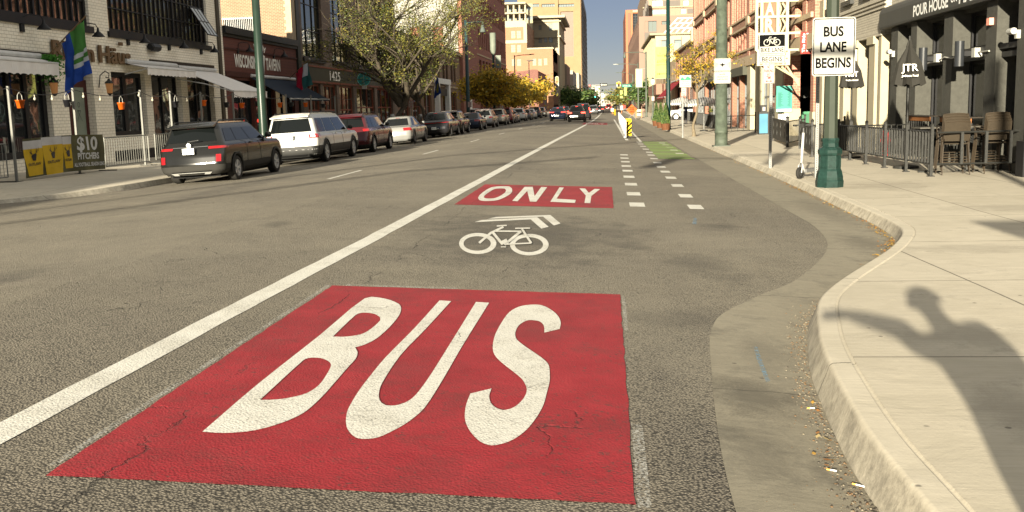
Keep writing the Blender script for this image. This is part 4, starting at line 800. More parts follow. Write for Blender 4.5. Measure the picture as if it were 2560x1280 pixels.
g = empty('waste_container', (10.9, 54, zS), 'green metal container standing in the dark garage entrance', 'container'); MB().box(-1.1, 1.1, -.5, .5, .15, 1.0).build('bin', mat('bin_green', (.03, .12, .06), .5), g); MB().box(-1.15, 1.15, -.55, .55, 1.0, 1.12).build('lid', mat('bin_green2', (.04, .16, .08), .5), g); mb = MB(); [mb.box(x-.08, x+.08, -.4, .4, 0, .15) for x in (-.9, .9)]; mb.build('foot', fb, g)
piers = [51.8, 62.9, 71.5, 80.6, 90.6, 101.2]; base_h = [(52.8+i*2.0, 54.2+i*2.0, zS, 3.3) for i in range(4)]
FM.wall(Mb, pink_brick, 50.7, 101.5, 4.3, 12.6, (), .3, name='recessed_wall', back=10) if False else None
FMr = Fac('x', 9.05, -1); FMr.wall(Mb, pink_brick, 51, 101.5, 4.2, 12.6, (), .3, name='recessed_wall', back=12)
boxes = []; wins = []
for a, b in zip(piers, piers[1:]):
    n = 6; w = (b-a-.9)/n
    for lo, hi in ((4.6, 6.0), (6.7, 8.8), (9.5, 12)):
        for i in range(n+1): y = a+.45+i*w; boxes.append((y-.24, y+.24, lo, hi, -.4, -.06))
FM.part(Mb, 'ribbed_brickwork', pink_brick, *boxes); FM.part(Mb, 'brick_pier', pink_brick, *[(p-.45, p+.45, 4.3, 12.6, -.4, .1) for p in piers])
FM.part(Mb, 'stone_band', stone, *[(51.2, 101.6, z, z+.12, -.4, .14) for z in (4.62, 6.02, 6.62, 8.82, 9.42, 12)], (51.2, 101.6, 3.72, 4.3, -.4, .12)); FM.part(Mb, 'panel_band', mat('brown_panel', (.26, .15, .105), .8, bmp=1, sc=9), *[(51.2, 101.6, lo, hi, -.4, .04) for lo, hi in ((6.14, 6.62), (8.94, 9.42), (4.3, 4.62))])
FM.part(Mb, 'pier_cap', stone, *[(p-.5, p+.5, z, z+.5, .1, .2) for p in piers for z in (6.1, 8.9)])
FM.part(Mb, 'ground_pier', cream2, (51.0, 53.2, zS, 3.72, -.5, .05), (58.9, 60.2, zS, 3.72, -.5, .05), (62.2, 63.6, zS, 3.72, -.5, .05)); FM.part(Mb, 'ground_pier', orange_brick, *[(p-.5, p+.5, zS, 3.72, -.5, .03) for p in piers[2:]], (67, 67.6, zS, 3.72, -.5, .03))
FMs = Fac('x', 9.0, -1)
for a, b in ((53.2, 58.9), (60.2, 62.2), (63.6, 67), (67.6, 71), (72, 80.1), (81.1, 90.1), (91.1, 100.7)): FMs.window(Mb, a, b, zS+.05, 3.7, max(2, int((b-a)/1.6)), 2, .0, fr=mat('steel_grey', (.12, .13, .13), .5), gl=gd, fw=.12, bw=.1)
FM.part(Mb, 'shop_valance', mat('valance_olive', (.06, .06, .045), .9), (63.7, 70.9, 3.2, 3.72, .02, .3), (72.1, 80, 3.2, 3.7, .02, .3), (81.2, 90, 3.2, 3.7, .02, .3))
# vertical lattice sign
S1 = empty('parking_sign', (8.3, 46.8, 0), 'cream lattice sign tower spelling PARK downwards above a small street board', 'sign'); FS = Fac('y', 46.8); S1.location = (0, 0, 0)
cl = mat('sign_cream', (.42, .38, .24), .6, var=.04)
xa, xb, xc = PY(1904, 40, 46.8)[0], PY(1944, 40, 46.8)[0], PY(1968, 40, 46.8)[0]
zc = [PY(1930, p, 46.8)[1] for p in (164, 126, 84, 42, 3, -38)]
mb = MB()
for x in (xa-.22, xa, xb, xc): FS.box(mb, x-.06, x+.06, zc[1], 10, -.09, .09)
for z in zc[1:]+[10]: FS.box(mb, xa-.22, 8.62, z-.05, z+.05, -.07, .07)
for k in range(1, 5):
    z0, z1 = zc[k], zc[k+1]
    for dx in (0, .22):
        for za, zb in ((z0+.05, (z0+z1)/2), (z1-.08, (z0+z1)/2)): mb.tube([(xb+.06+dx*.6, 46.75, za), (xc-.28+dx, 46.75, zb)], .045, 4)
mb.build('lattice', cl, S1)
FS.part(S1, 'backing_panel', mat('sign_brown', (.16, .1, .06), .7), (xa+.08, xb-.08, zc[1], 10, -.05, 0))
mb = MB()
for k, ch in ((4, 'P'), (3, 'A'), (2, 'R'), (1, 'K')): FS.text(mb, ch, xa+.15, xb-.15, zc[k]+.08, (zc[k+1]-zc[k])*.78, .06, .04, 1, .05)
mb.build('letter', cl, S1)
x0, x1 = PY(1892, 150, 46.8)[0], PY(1974, 150, 46.8)[0]; FS.part(S1, 'street_board', cl, (x0, x1, zc[0], zc[1]-.05, -.1, .1)); mb = MB(); FS.text(mb, 'MARKET', x0+.1, x1-.1, lerp(zc[0], zc[1], .52), .28, .11, .03); FS.text(mb, 'STREET', x0+.1, x1-.1, lerp(zc[0], zc[1], .08), .26, .11, .03); mb.build('letter', mat('sign_brown', (.16, .1, .06), .7), S1)
mb = MB(); [mb.tube([(x1-.1-k*.25, 46.8, zc[0]-.05), (8.62, 46.8, zc[0]-.9+k*.12)], .04, 4) for k in range(3)]; mb.build('brace', cl, S1)
# teal tariff board and round emblem plate on the jamb
tb = empty('tariff_board', (0, 0, 0), 'teal parking tariff board on the brick jamb of the garage', 'sign'); a, b, c, d = pyr(1940, 214, 1981, 280, 50.6); FT = Fac('y', 50.62)
FT.part(tb, 'board', mat('teal', (.04, .21, .17), .5, var=.03), (a, b, c, d, .0, .06)); mb = MB()
for i in range(15): z = lerp(d-.35, c+.25, i/14); w = (b-a)*random.uniform(.2, .42); m_ = (a+b)/2; FT.box(mb, a+.08, a+.08+w*.9, z, z+.032, .061, .066); FT.box(mb, b-.08-w*.6, b-.08, z, z+.032, .061, .066)
mb.build('fine_print', mat('teal_dark', (.02, .12, .1)), tb); FT.part(tb, 'footer', mat('sign_white', (.8, .8, .76)), (a+.03, b-.03, c+.02, c+.13, .061, .066))
pb = empty('parking_emblem_plate', (0, 0, 0), 'white plate with a round letter P emblem under the teal board', 'sign'); a, b, c, d = pyr(1945, 285, 1971, 309, 50.6); FT.part(pb, 'plate', MATS['sign_white'], (a, b, c, d, 0, .04))
mb = MB(); cx_, cz_ = (a+b)/2, (c+d)/2; mb.poly([[(cx_+.17*math.cos(t*.3), cz_+.17*math.sin(t*.3)) for t in range(21)], [(cx_+.13*math.cos(t*.3), cz_+.13*math.sin(t*.3)) for t in range(21)]], lambda x, y: Vector((x, 50.575, y))); FT.text(mb, 'P', cx_-.05, cx_+.06, cz_-.08, .17, .045, .03); mb.build('emblem', mat('emblem_navy', (.04, .06, .14)), pb)
# ---------------------------------------------------------------- N low brick shop, N2 cream block, O garage block, P orange tower
N1 = empty('orange_brick_shop', (0, 0, 0), 'low orange brick shop with stone urn parapet beyond the pink market building', 'building')
FN = Fac('x', 8.6, -1); h = [(103.5+i*4, 106+i*4, 4.3, 6.6) for i in range(6)]+[(103+i*6, 107.5+i*6, .1, 3.4) for i in range(4)]
FN.wall(N1, orange_brick, 101.6, 128, zS, 7.9, h, .25)
for q in h: FN.window(N1, *q, 2, 2, .2)
FN.part(N1, 'cornice', cream2, (101.6, 128, 7.5, 7.75, 0, .3), (101.6, 102.4, 7.75, 8.8, -.3, .25), (114, 114.8, 7.75, 8.8, -.3, .25), (127.2, 128, 7.75, 8.8, -.3, .25), (101.6, 128, 3.7, 3.95, 0, .1))
N2 = plain('balcony_building', 'tan building with a brown jutting balcony beyond the red awning', 8.6, 22, 128.1, 50, 7.0, stone, 4, 2, -1); Fac('x', 8.6, -1).part(N2, 'balcony', mat('balcony_brown', (.2, .1, .07)), (150, 178, 2.9, 4.4, .05, 1.3))
ccn = plain('cream_corner_building', 'cream building with brackets along its roofline and a glass pergola', 8.6, 24, 178.5, 43, 13.2, cream2, 6, 3, -1)
f = Fac('y', 178.5); f.part(ccn, 'roof_slab', cream, (7.6, 24, 13.2, 13.5, -43, .6)); mb = MB()
for i in range(6): x = 10+i*1.0; mb.tube([(x, 178.2, 13.4), (x+2.6, 181, 16.2)], .1, 5)
for j in range(4): mb.tube([(10+j*.85, 178.2+j*.9, 13.4+j*.9), (15.2+j*.85, 178.2+j*.9, 13.4+j*.9)], .1, 5)
mb.build('pergola_frame', mat('white_letters', (.72, .7, .64)), ccn); Fac('x', 8.6, -1).part(ccn, 'roof_brackets', cream, *[(180+i*2.6, 180.5+i*2.6, 12.2, 13.1, .02, .6) for i in range(16)], *[(180+i*2.6, 180.4+i*2.6, 3, 12.2, .02, .25) for i in range(16)])
O = empty('hotel_block', (0, 0, 0), 'tall mauve and grey panelled hotel block, stepped at its top', 'building'); FO = Fac('y', 226)
mauve = mat('mauve_panel', (.20, .125, .095), .7, var=.05, sc=.3); gpan = mat('grey_panel', (.10, .085, .072), .6, var=.05)
h = [pyr(*r, 226) for r in ((1612, 52, 1642, 80), (1654, 52, 1676, 62))]; a, b, c, d = pyr(1599, 36, 1760, 266, 226)
FO.wall(O, mauve, a, b, zS, d, h, .5, back=110)
for q in h: FO.window(O, *q, 3, 1, .4, gl=glass_mat('glass_grey', (.12, .14, .13), .1), fr=gpan)
FO.part(O, 'grey_panel', gpan, (pyr(1612, 80, 1642, 266, 226)[0], pyr(1612, 80, 1642, 266, 226)[1], 0, pyr(1612, 80, 1642, 100, 226)[3], .02, .1))
up = Fac('y', 240); h2 = [pyr(*r, 240) for r in ((1630, 23, 1665, 36), (1702, 21, 1716, 34), (1630, 0, 1657, 16), (1708, 0, 1722, 14))]; a2, b2, c2, d2 = pyr(1618, -60, 1770, 40, 240)
up.wall(O, mat('upper_tan', (.23, .165, .115), .7), a2, b2, d-.2, d2, h2, .4, name='upper_wall', back=70)
for q in h2: up.window(O, *q, 3, 1, .3, gl=glass_mat('glass_sky', (.3, .42, .46), .1), fr=cream)
up.part(O, 'roof_line', cream, (a2-1, b2, *sorted((PY(1650, 20, 240)[1], PY(1650, 17, 240)[1])), 0, .4)); up.part(O, 'dark_panel', gpan, *[(q[0], q[1], q[2], q[3], .02, .12) for q in (pyr(1658, 0, 1700, 17, 240), pyr(1718, 20, 1760, 34, 240))])
mb = MB(); [mb.box(PY(1606+i*3, 25, 236)[0], PY(1612+i*3, 25, 236)[0], 232+i, 234+i, d, PY(1600, 30-i*9, 236)[1]) for i in range(4)]; mb.build('roof_plant', gpan, O)
FOs = Fac('x', a-.02, -1); hs = [(230+i*8, 234+i*8, z, z+2.2) for i in range(12) for z in (6, 12, 17)]
FOs.wall(O, mauve, 226.1, 335, zS, d-.05, hs, .3, name='street_wall', back=2)
for q in hs: FOs.window(O, *q, 2, 1, .25)
Pb = empty('orange_office_tower', (0, 0, 0), 'orange brick office tower with arched dark glass strips, right of the sky gap', 'building'); FP = Fac('y', 440); a, b, c, d = pyr(1566, 23, 1620, 266, 440); g = [pyr(1571, 33, 1576, 180, 440), pyr(1583, 33, 1600, 180, 440)]
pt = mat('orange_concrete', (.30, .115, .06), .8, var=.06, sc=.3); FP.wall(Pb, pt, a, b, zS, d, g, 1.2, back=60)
for q in g: FP.window(Pb, *q, 3, 22, 1., fw=.15, bw=.12)
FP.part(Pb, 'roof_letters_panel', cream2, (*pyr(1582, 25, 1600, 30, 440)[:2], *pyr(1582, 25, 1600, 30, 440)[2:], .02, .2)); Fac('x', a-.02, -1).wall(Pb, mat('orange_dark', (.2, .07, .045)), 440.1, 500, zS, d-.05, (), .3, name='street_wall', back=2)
far(1560, 1575, 170, 520, 60, 'brick_warehouse', 'narrow orange brick building low beside the orange tower', orange_brick, 3, 4, -1)
# red awning
awning('awning', 'deep red sloping awning of the low orange brick shop', 116, 134, 4.2, 6.6, 2.3, mat('awning_red', (.22, .012, .02), .85), .2, Fac('x', 8.6, -1), arms=False)
# ================================================================== cars
def paint(name, c, metal=.0, r=.16): return mat(name, c, r, metal, var=.03, coat=.001, spec=.55)
plastic = mat('car_plastic', (.018, .018, .017), .55, var=.05); tyre_m = mat('tyre_rubber', (.02, .019, .017), .8); cglass = mat('car_glass', (.004, .005, .005), .06, var=0, spec=.4)
rim_m = mat('rim_alloy', (.42, .42, .41), .4, .2, var=0); rim_d = mat('rim_dark', (.12, .12, .12), .4, .2, var=0)
tail_m = mat('tail_red', (.24, .006, .008), .15, var=0, coat=1.); chrome = mat('chrome', (.5, .5, .48), .25, 1., var=0); plate_m = mat('plate_white', (.7, .72, .68), .4, var=.03)
brake_m = mat('brake_lit', (.9, .05, .03), .3, var=0, emit=2.5)
WHEELS = {}
def wheel_parts(r, w, rim):
    k = (round(r, 2), rim.name)
    if k in WHEELS: return WHEELS[k]
    X = Matrix.Rotation(R_(90), 4, 'Y'); mb = MB()
    pr = [(r*.66, -w/2+.01), (r*.9, -w/2), (r*.985, -w/2+.025), (r, -w*.3)]+[(r-(.008 if i % 2 else 0), -w*.3+w*.6*i/10) for i in range(1, 10)]+[(r, w*.3), (r*.985, w/2-.025), (r*.9, w/2), (r*.66, w/2-.01)]
    mb.lathe(pr, 28, M=X, caps=False); t = mb.build('tyre', tyre_m, None, True)
    mb = MB(); mb.lathe([(r*.68, -w/2+.02), (r*.68, w/2-.012), (r*.63, w/2-.012), (r*.61, w/2-.07), (.03, w/2-.075)], 24, M=X)
    for i in range(5):
        for da in (-.17, .17):
            a = 2*math.pi*i/5+da; c, s = math.cos(a), math.sin(a); b0 = 2*math.pi*i/5
            p0 = Vector((w/2-.03, .05*math.cos(b0), .05*math.sin(b0))); p1 = Vector((w/2-.018, r*.64*c, r*.64*s)); d = (p1-p0).normalized(); n = Vector((1, 0, 0)).cross(d)*.02; q = Vector((-.03, 0, 0))
            mb.add([p0-n, p0+n, p1+n, p1-n, p0-n+q, p0+n+q, p1+n+q, p1-n+q], ((0, 3, 2, 1), (0, 4, 7, 3), (1, 2, 6, 5), (3, 7, 6, 2)))
    mb.lathe([(.055, w/2-.07), (.05, w/2-.015), (.02, w/2-.01)], 12, M=X); rm = mb.build('rim', [rim], None)
    e = bpy.data.objects.new('wheel', None); COL.objects.link(e); t.parent = e; rm.parent = e
    WHEELS[k] = (e, t, rm); return WHEELS[k]
_used = set()
def put_wheel(parent, loc, r, w, rim, flip):
    e, t, rm = wheel_parts(r, w, rim); key = id(e)
    # every wheel: tyre mesh as the part, rim as its sub-part
    o = t.copy() if key in _used else t; COL.objects.link(o) if key in _used else None
    q = rm.copy() if key in _used else rm; COL.objects.link(q) if key in _used else None
    if key not in _used: bpy.data.objects.remove(bpy.data.objects['wheel'], do_unlink=True) if False else None
    _used.add(key); o.name = 'wheel'; o.parent = parent; o.location = loc; o.rotation_euler = (random.random()*6 if not flip else -random.random()*6, 0, math.pi if flip else 0); q.parent = o; q.location = (0, 0, 0)
def car(label, x, y, kind='suv', L=4.6, w=.9, h=1.62, col=None, rim=None, group=None, rz=0., res=1., lights=tail_m, tl=(.10, .27, 2.9, 4.2), plate=None, name='parked_car', cat='car', roll=None, rails=True, spoiler=True, clad=None, front=False, name_z=None, chrome_bar=False, cladding=plastic, wr=.345, plate_z=None):
    """rear bumper at y, right side wheels' outer face at x; heading +y"""
    g = gz(x); roll = math.atan((gz(x)-gz(x-1.6))/1.6) if roll is None else roll
    e = empty(name, (x-w, y, (gz(x)+gz(x-2*w))/2), label, cat, group); e.rotation_euler = (0, -roll, rz)
    hg = h-1.03
    if kind == 'suv': RG = [(.24, .82, .10, L-.14), (.33, .95, .03, L-.05), (.5, .995, 0, L), (.72, 1., .05, L-.03), (.9, .985, .12, L-.1), (1.0, .955, .17, L-.3), (1.04, .91, .21, L-1.15), (h-.17, .765, .38, L-1.9), (h-.075, .70, .42, L-2.05), (h-.02, .55, .58, L-2.3), (h, .3, .95, L-2.7)]
    elif kind == 'coupe': RG = [(.24, .82, .12, L-.14), (.33, .95, .05, L-.05), (.5, .995, 0, L), (.68, 1., .02, L-.03), (.86, .985, .08, L-.12), (.98, .95, .2, L-.4), (1.05, .89, .42, L-1.25), (h-.12, .70, 1.0, L-1.95), (h-.05, .66, 1.1, L-2.1), (h-.012, .5, 1.3, L-2.3), (h, .28, 1.6, L-2.6)]
    else: RG = [(.2, .82, .12, L-.14), (.28, .95, .04, L-.05), (.46, .995, 0, L), (.64, 1., .01, L-.03), (.8, .985, .05, L-.12), (.9, .95, .12, L-.5), (.95, .88, .72, L-1.4), (h-.1, .68, 1.42, L-2.25), (h-.045, .63, 1.5, L-2.35), (h-.01, .5, 1.7, L-2.55), (h, .28, 1.95, L-2.8)]
    wy = (L*.195, L-.95*L/4.6); Ra = wr+.055
    def S(s, v, off=0., arch=True):
        sg = 1 if s >= 0 else -1; t = abs(s); v = min(max(v, 0), len(RG)-1.0001); i = int(v); f = v-i
        z, W_, a, b = [lerp(RG[i][k], RG[i+1][k], f) for k in range(4)]; W_ *= w
        rr, rf = min(.28, W_*.5), min(.55, W_*.7)
        if t < .15: q = t/.15; px, py = q*(W_-rr), a+.05*(q*q)
        elif t < .25: q = (t-.15)/.1*math.pi/2; px, py = W_-rr+rr*math.sin(q), a+.05+rr*(1-math.cos(q))-.05*(q/1.5708)
        elif t < .75: q = (t-.25)/.5; px, py = W_-.015*(2*q-1)**2, lerp(a+rr, b-rf, q)
        elif t < .85: q = (t-.75)/.1*math.pi/2; px, py = W_-rf+rf*math.cos(q)-.015*(1-q/1.5708), b-rf+rf*math.sin(q)-.1*(q/1.5708)
        else: q = (t-.85)/.15; px, py = (1-q)*(W_-rf), b-.1*(1-q)**2
        if off:
            e_ = 1e-3; d1 = S0(t+e_ if t < .99 else t-e_, v)-Vector((px, py, z)); d1 = d1 if t < .99 else -d1; d2 = S0(t, min(v+.01, 9.99))-Vector((px, py, z)); n = d1.cross(d2)
            if n.length > 1e-12: n.normalize(); px += n.x*off; py += n.y*off; z += n.z*off
        if arch and v < 4.3:
            for c in wy:
                if (py-c)**2+(z-wr)**2 < Ra*Ra and px > w*.6: px -= .26
        return Vector((px*sg, py, z))
    def S0(t, v): return S(t, v, 0, False)
    def patch(name, s0, s1, v0, v1, off, m, parent=e, n=None, k=None, arch=False, smooth=True):
        n = n or max(2, int(abs(s1-s0)*60*res)); k = k or max(2, int((v1-v0)*4)); mb = MB()
        grid(mb, [[S(lerp(s0, s1, i/n), lerp(v0, v1, j/k), off, arch) for i in range(n+1)] for j in range(k+1)]); return mb.build(name, m, parent, smooth)
    # body shell
    ts = [0, .05, .1, .15, .17, .19, .21, .23, .25]+[.25+.5*i/int(72*res) for i in range(1, int(72*res))]+[.75, .77, .79, .81, .83, .85, .9, .95, 1.]
    full = [-t for t in reversed(ts)][:-1]+ts
    vs = [0, .5, 1, 1.25, 1.5, 1.75, 2, 2.25, 2.5, 2.75, 3, 3.33, 3.66, 4, 4.5, 5, 5.5, 6, 6.5, 7, 7.5, 8, 8.5, 9, 9.5, 10]
    mb = MB(); grid(mb, [[S(s, v) for s in full] for v in vs]); nf = len(full)
    mb.add([S(s, 10) for s in full], [tuple(range(nf))]); mb.add([S(s, 0, 0, True) for s in full], [tuple(reversed(range(nf)))])
    mb.build('body', col, e, True)
    mb = MB(); mb.box(-w*.72, w*.72, .35, L-.4, .16, .5); mb.build('underbody', mat('car_under', (.008, .008, .008), .9, var=0), e)
    fy = lambda yy, v: next((t for t in [.25+.5*i/200 for i in range(201)] if S0(t, v).y >= yy), .75)
    if clad is None: clad = 1.4 if kind == 'suv' else 0
    if clad: patch('lower_cladding', -1, 1, .02, clad, .006, cladding, arch=True, n=int(170*res), k=7)
    patch('rear_window', -.185, .185, 6.12 if kind != 'sedan' else 6.08, 6.93, .006, cglass, n=16, k=4)
    patch('windshield', .84, 1., 6.1, 6.93, .006, cglass, n=6, k=3); 
    mbw = MB()
    cuts = {'suv': (.262, .375, .383, .54, .548, .725), 'coupe': (.30, .40, .406, .55, .558, .73), 'sedan': (.29, .39, .397, .545, .553, .73)}[kind]
    for sg in (1, -1):
        for k in range(0, 6, 2): patch('side_window', sg*cuts[k], sg*cuts[k+1], 6.06, 6.93, .006*1, cglass, n=6, k=3)
        patch('tail_light', sg*tl[0], sg*tl[1], tl[2], tl[3], .012, lights, n=8, k=5)
        if res > .7:
            for yy in (L*.42, L*.63): t = fy(yy, 4.6); p = S0(t, 4.75); MB().box(p.x-.01, p.x+.035, p.y-.1, p.y+.1, p.z-.015, p.z+.015, Matrix.Scale(sg, 4, (1, 0, 0))).build('door_handle', col, e)
            mb = MB(); [mb.tube([S(fy(yy, 3.), v, .003, False)*1 if sg > 0 else Vector((-S(fy(yy, 3.), v, .003, False).x, S(fy(yy, 3.), v, .003, False).y, S(fy(yy, 3.), v, .003, False).z)) for v in (1.5, 2, 3, 4, 5, 6)], .004, 4) for yy in (L*.345, L*.545)]; mb.build('door_seams', plastic, e)
        p = S0(fy(L-1.75, 6.1), 6.1); M = Matrix.Translation((sg*(p.x+.14), L-1.72, p.z+.06))
        mb = MB(); mb.lathe([(.03, -.1), (.1, -.07), (.115, 0), (.1, .06), (.03, .08)], 10, M=M @ Matrix.Rotation(R_(90), 4, 'Y') @ Matrix.Scale(.75, 4, (1, 0, 0))); mb.box(sg*(p.x-.02), sg*(p.x+.1), L-1.76, L-1.68, p.z-.0, p.z+.03); mb.build('side_mirror', col if kind != 'suv' else plastic, e, True)
        if res > .7:
            for c in wy:
                mb = MB(); mb.tube([(sg*(w*.998-.002), c+Ra*math.cos(a)*1.01, wr+Ra*math.sin(a)*1.01) for a in [R_(-16+212*i/22) for i in range(23)]], .026 if kind == 'suv' else .01, 6); mb.build('wheel_arch_trim', cladding if kind == 'suv' else col, e, True)
        for c in wy: put_wheel(e, (sg*(w-.115), c, wr), wr, .225, rim or rim_m, sg < 0)
    if rails and kind == 'suv':
        for sg in (1, -1): MB().tube([(sg*w*.66, .62, h-.06), (sg*w*.66, .75, h+.015), (sg*w*.63, L*.5, h+.03), (sg*w*.63, L-2.45, h), (sg*w*.65, L-2.35, h-.06)], .018, 6).build('roof_rail', plastic, e)
    if spoiler and kind == 'suv': mb = MB(); p = S0(.1, 7.1); mb.add([(-w*.7, .24, h-.12), (w*.7, .24, h-.12), (w*.66, .66, h-.03), (-w*.66, .66, h-.03), (-w*.7, .25, h-.155), (w*.7, .25, h-.155), (w*.66, .66, h-.1), (-w*.66, .66, h-.1)], ((0, 1, 2, 3), (4, 7, 6, 5), (0, 4, 5, 1), (1, 5, 6, 2), (3, 7, 4, 0))); mb.build('spoiler', col, e)
    pz = plate_z or (.66 if kind == 'suv' else .5)
    pp = MB().box(-.155, .155, -.012, .0, pz, pz+.155).build('license_plate', plate_m, e); pp.location.y = -.012
    if plate: mb = MB(); put_text(mb, plate, (0, -.0145, pz+.04), (1, 0, 0), (0, 0, 1), .075, .27, .01); mb.build('plate_number', mat('plate_ink', (.03, .05, .04)), pp)
    if kind == 'suv': patch('bumper_insert', -.14, .14, .5, 1.05, .02, mat('insert_dark', (.008, .008, .008), .9, spec=.08), n=10, k=3)
    patch('brake_light', -.045, .045, 6.97, 7.05, .02, lights, n=4, k=1)
    return e, S, patch
dgr = paint('paint_graphite', (.008, .0082, .0075), 0); wht = paint('paint_white', (.44, .44, .42)); mar_p = paint('paint_maroon', (.055, .008, .011), .1); slv = paint('paint_silver', (.22, .22, .21), .25); blk = paint('paint_black', (.012, .012, .014)); olv = paint('paint_olive', (.045, .042, .03), .2)
blu = paint('paint_navy', (.012, .018, .035), .3); bei = paint('paint_champagne', (.20, .185, .155), .25); dred = paint('paint_dark_red', (.10, .012, .014), .2); gry = paint('paint_grey', (.09, .093, .096), .2)
PG = 'cars parked nose to tail along the left kerb'; XR = -9.82
def yr(px, py): return PX(px, py, -9.8)[0]
# nearest: graphite crossover
Y0 = yr(602, 448); wb = yr(697, 429)-Y0; L0 = wb/(1-.195-.95/4.6)
e, S, patch = car('dark graphite small SUV with silver rear skid plate, nearest parked car on the left', XR, Y0-.195*L0, 'suv', L0, .90, 1.60, dgr, rim_m, PG, plate='BQD-W58', tl=(.12, .265, 3.95, 4.5), plate_z=.78, clad=1.9, wr=.33, cladding=mat('cladding_grey', (.026, .025, .022), .8))
patch('chrome_strip', -.12, .12, 4.45, 4.62, .016, chrome, n=14, k=1)
patch('skid_plate', -.10, .10, .75, .95, .03, mat('skid_silver', (.4, .4, .38), .4, .3), n=10, k=1)
for sg in (1, -1): patch('skid_plate', sg*.10, sg*.145, .25, .95, .03, MATS['skid_silver'], n=3, k=2); patch('rear_reflector', sg*.165, sg*.195, 2.25, 3.1, .012, tail_m, n=3, k=3)
mb = MB(); mb.lathe([(.06, 0), (.062, .01), (.02, .012)], 16, M=Matrix.Translation((0, .045, 1.0)) @ Matrix.Rotation(R_(90), 4, 'X')); mb.build('badge', chrome, e)
MB().tube([(0, .02, 1.1), (.28, .06, 1.13)], .012, 5).build('rear_wiper', plastic, e); MB().add([(-.03, .9, 1.58), (.03, .9, 1.58), (0, .78, 1.72), (0, .95, 1.58)], ((0, 1, 2), (1, 3, 2), (0, 2, 3))).build('antenna_fin', dgr, e)
# white three row SUV
Y0 = yr(822, 404); L0 = (yr(888, 391)-Y0)/(1-.195-.95/4.6)
e, S, patch = car('white full size SUV with black lower body, second in the left parked row', XR+.02, Y0-.195*L0, 'suv', L0, .97, 1.76, wht, rim_m, PG, plate='BXH-S03', tl=(.15, .27, 3.9, 5.3), plate_z=.86, clad=2.5, wr=.37)
patch('tailgate_bar', -.07, .07, 4.62, 4.8, .016, mat('bar_grey', (.4, .4, .39), .3, .5), n=10, k=1)
mb = MB(); put_text(mb, 'AVODIA', (.36, -.012, .62), (1, 0, 0), (0, 0, 1), .06, .3, .0); mb.poly([[(.12, .6), (.2, .6), (.16, .7)]], lambda x, y: Vector((x, -.012, y))); mb.build('door_lettering', mat('decal_grey', (.3, .3, .32)), e)
for sg in (1, -1): patch('tail_lens', sg*.16, sg*.2, 4.1, 5.1, .016, mat('lens_white', (.6, .55, .55), .2), n=3, k=2)
# third, maroon
Y0 = yr(941, 383.6); L0 = (yr(991, 377.7)-Y0)/(1-.195-.95/4.6); L0 = min(L0, 5.4)
car('maroon crossover with swept back red and white tail lights, behind the white SUV', XR, Y0-.195*L0, 'suv', L0, .93, 1.68, mar_p, rim_m, PG, tl=(.16, .31, 4.1, 5.2), clad=1.2)
Y0 = yr(1041, 367); L0 = min((yr(1069, 362.5)-Y0)/(1-.195-.95/4.6), 5.4)
car('silver sedan with C shaped red tail lights, fourth in the left parked row', XR, Y0-.195*L0, 'sedan', L0, .92, 1.46, slv, rim_d, PG, tl=(.125, .26, 3.5, 4.6), plate_z=.48)
ros = [((1131.6, 352), 'coupe', 4.9, .95, 1.62, blk, 'glossy black sporty SUV with a full width light bar', dict(tl=(.0, .24, 4.3, 4.6), plate='4YL')),
 ((1161, 343.7), 'suv', 4.5, .90, 1.66, olv, 'olive brown small SUV tucked behind the black sporty one', {}),
 ((1206.6, 335.5), 'sedan', 4.6, .9, 1.45, blu, 'dark navy sedan with red tail lights, low between two taller SUVs', dict(tl=(.11, .25, 3.6, 4.6))),
 ((1238, 329.7), 'suv', 4.7, .92, 1.70, slv, 'bright silver SUV with a dark rear window in mid row', {}),
 ((1267.6, 324), 'suv', 4.6, .9, 1.68, bei, 'champagne beige crossover just behind the bright silver SUV', {}),
 ((1285, 320), 'suv', 4.7, .92, 1.76, dred, 'dark red brown SUV in the parked row under the yellow trees', {}),
 ((1296, 317.5), 'sedan', 4.4, .88, 1.44, slv, 'small silver car squeezed low behind the dark red SUV', {}),
 ((1315.6, 313), 'suv', 4.7, .9, 1.66, wht, 'white SUV with tall red tail lights far along the parked row', dict(tl=(.15, .26, 4, 5.3))),
 ((1329.6, 310.5), 'sedan', 4.4, .88, 1.45, gry, 'grey sedan right behind the far white SUV', {}),
 ((1341, 307.6), 'coupe', 4.3, .88, 1.5, wht, 'white hatchback near the far end of the parked row', {}),
 ((1354, 305), 'suv', 4.7, .92, 1.75, blk, 'dark SUV near the far end of the parked row', {}),
 ((1366, 303), 'suv', 4.6, .9, 1.66, slv, 'last silver car of the parked row, beside the moving navy coupe', {})]
for i, ((px, py), k, L_, w_, h_, c_, lab, kw) in enumerate(ros):
    y_ = yr(px, py); sc_ = 1.12 if i < 4 else 1.1; L_ *= sc_; kw.setdefault('tl', (.14, .26, 3.9, 4.8)); car(lab, XR, y_-.195*L_, k, L_, w_, h_, c_, rim_m, PG, res=.8 if i < 3 else .5, **kw)
MG = 'cars driving away in the left lanes'
def drv(lab, pxl, pxr, pyb, k, L_, h_, c_, lights=brake_m, **kw):
    x0, y0 = RD(pxl, pyb); wd = (pxr-pxl)/2540*y0; kw.setdefault('tl', (.12, .25, 3.9, 4.8)); w_ = min(.98, max(.86, wd/2)); car(lab, x0+2*w_, y0, k, L_, w_, h_, c_, rim_m, MG, res=.5, name='moving_car', lights=lights, roll=0, **kw)
drv('navy blue fastback with a rounded tail, leftmost of the cars driving away', 1373, 1404, 303.5, 'coupe', 4.9, 1.45, blu, tl=(.1, .25, 4.2, 4.5))
drv('dark sedan with red tail lights just ahead of the navy fastback', 1392, 1417, 297, 'sedan', 4.8, 1.48, blk)
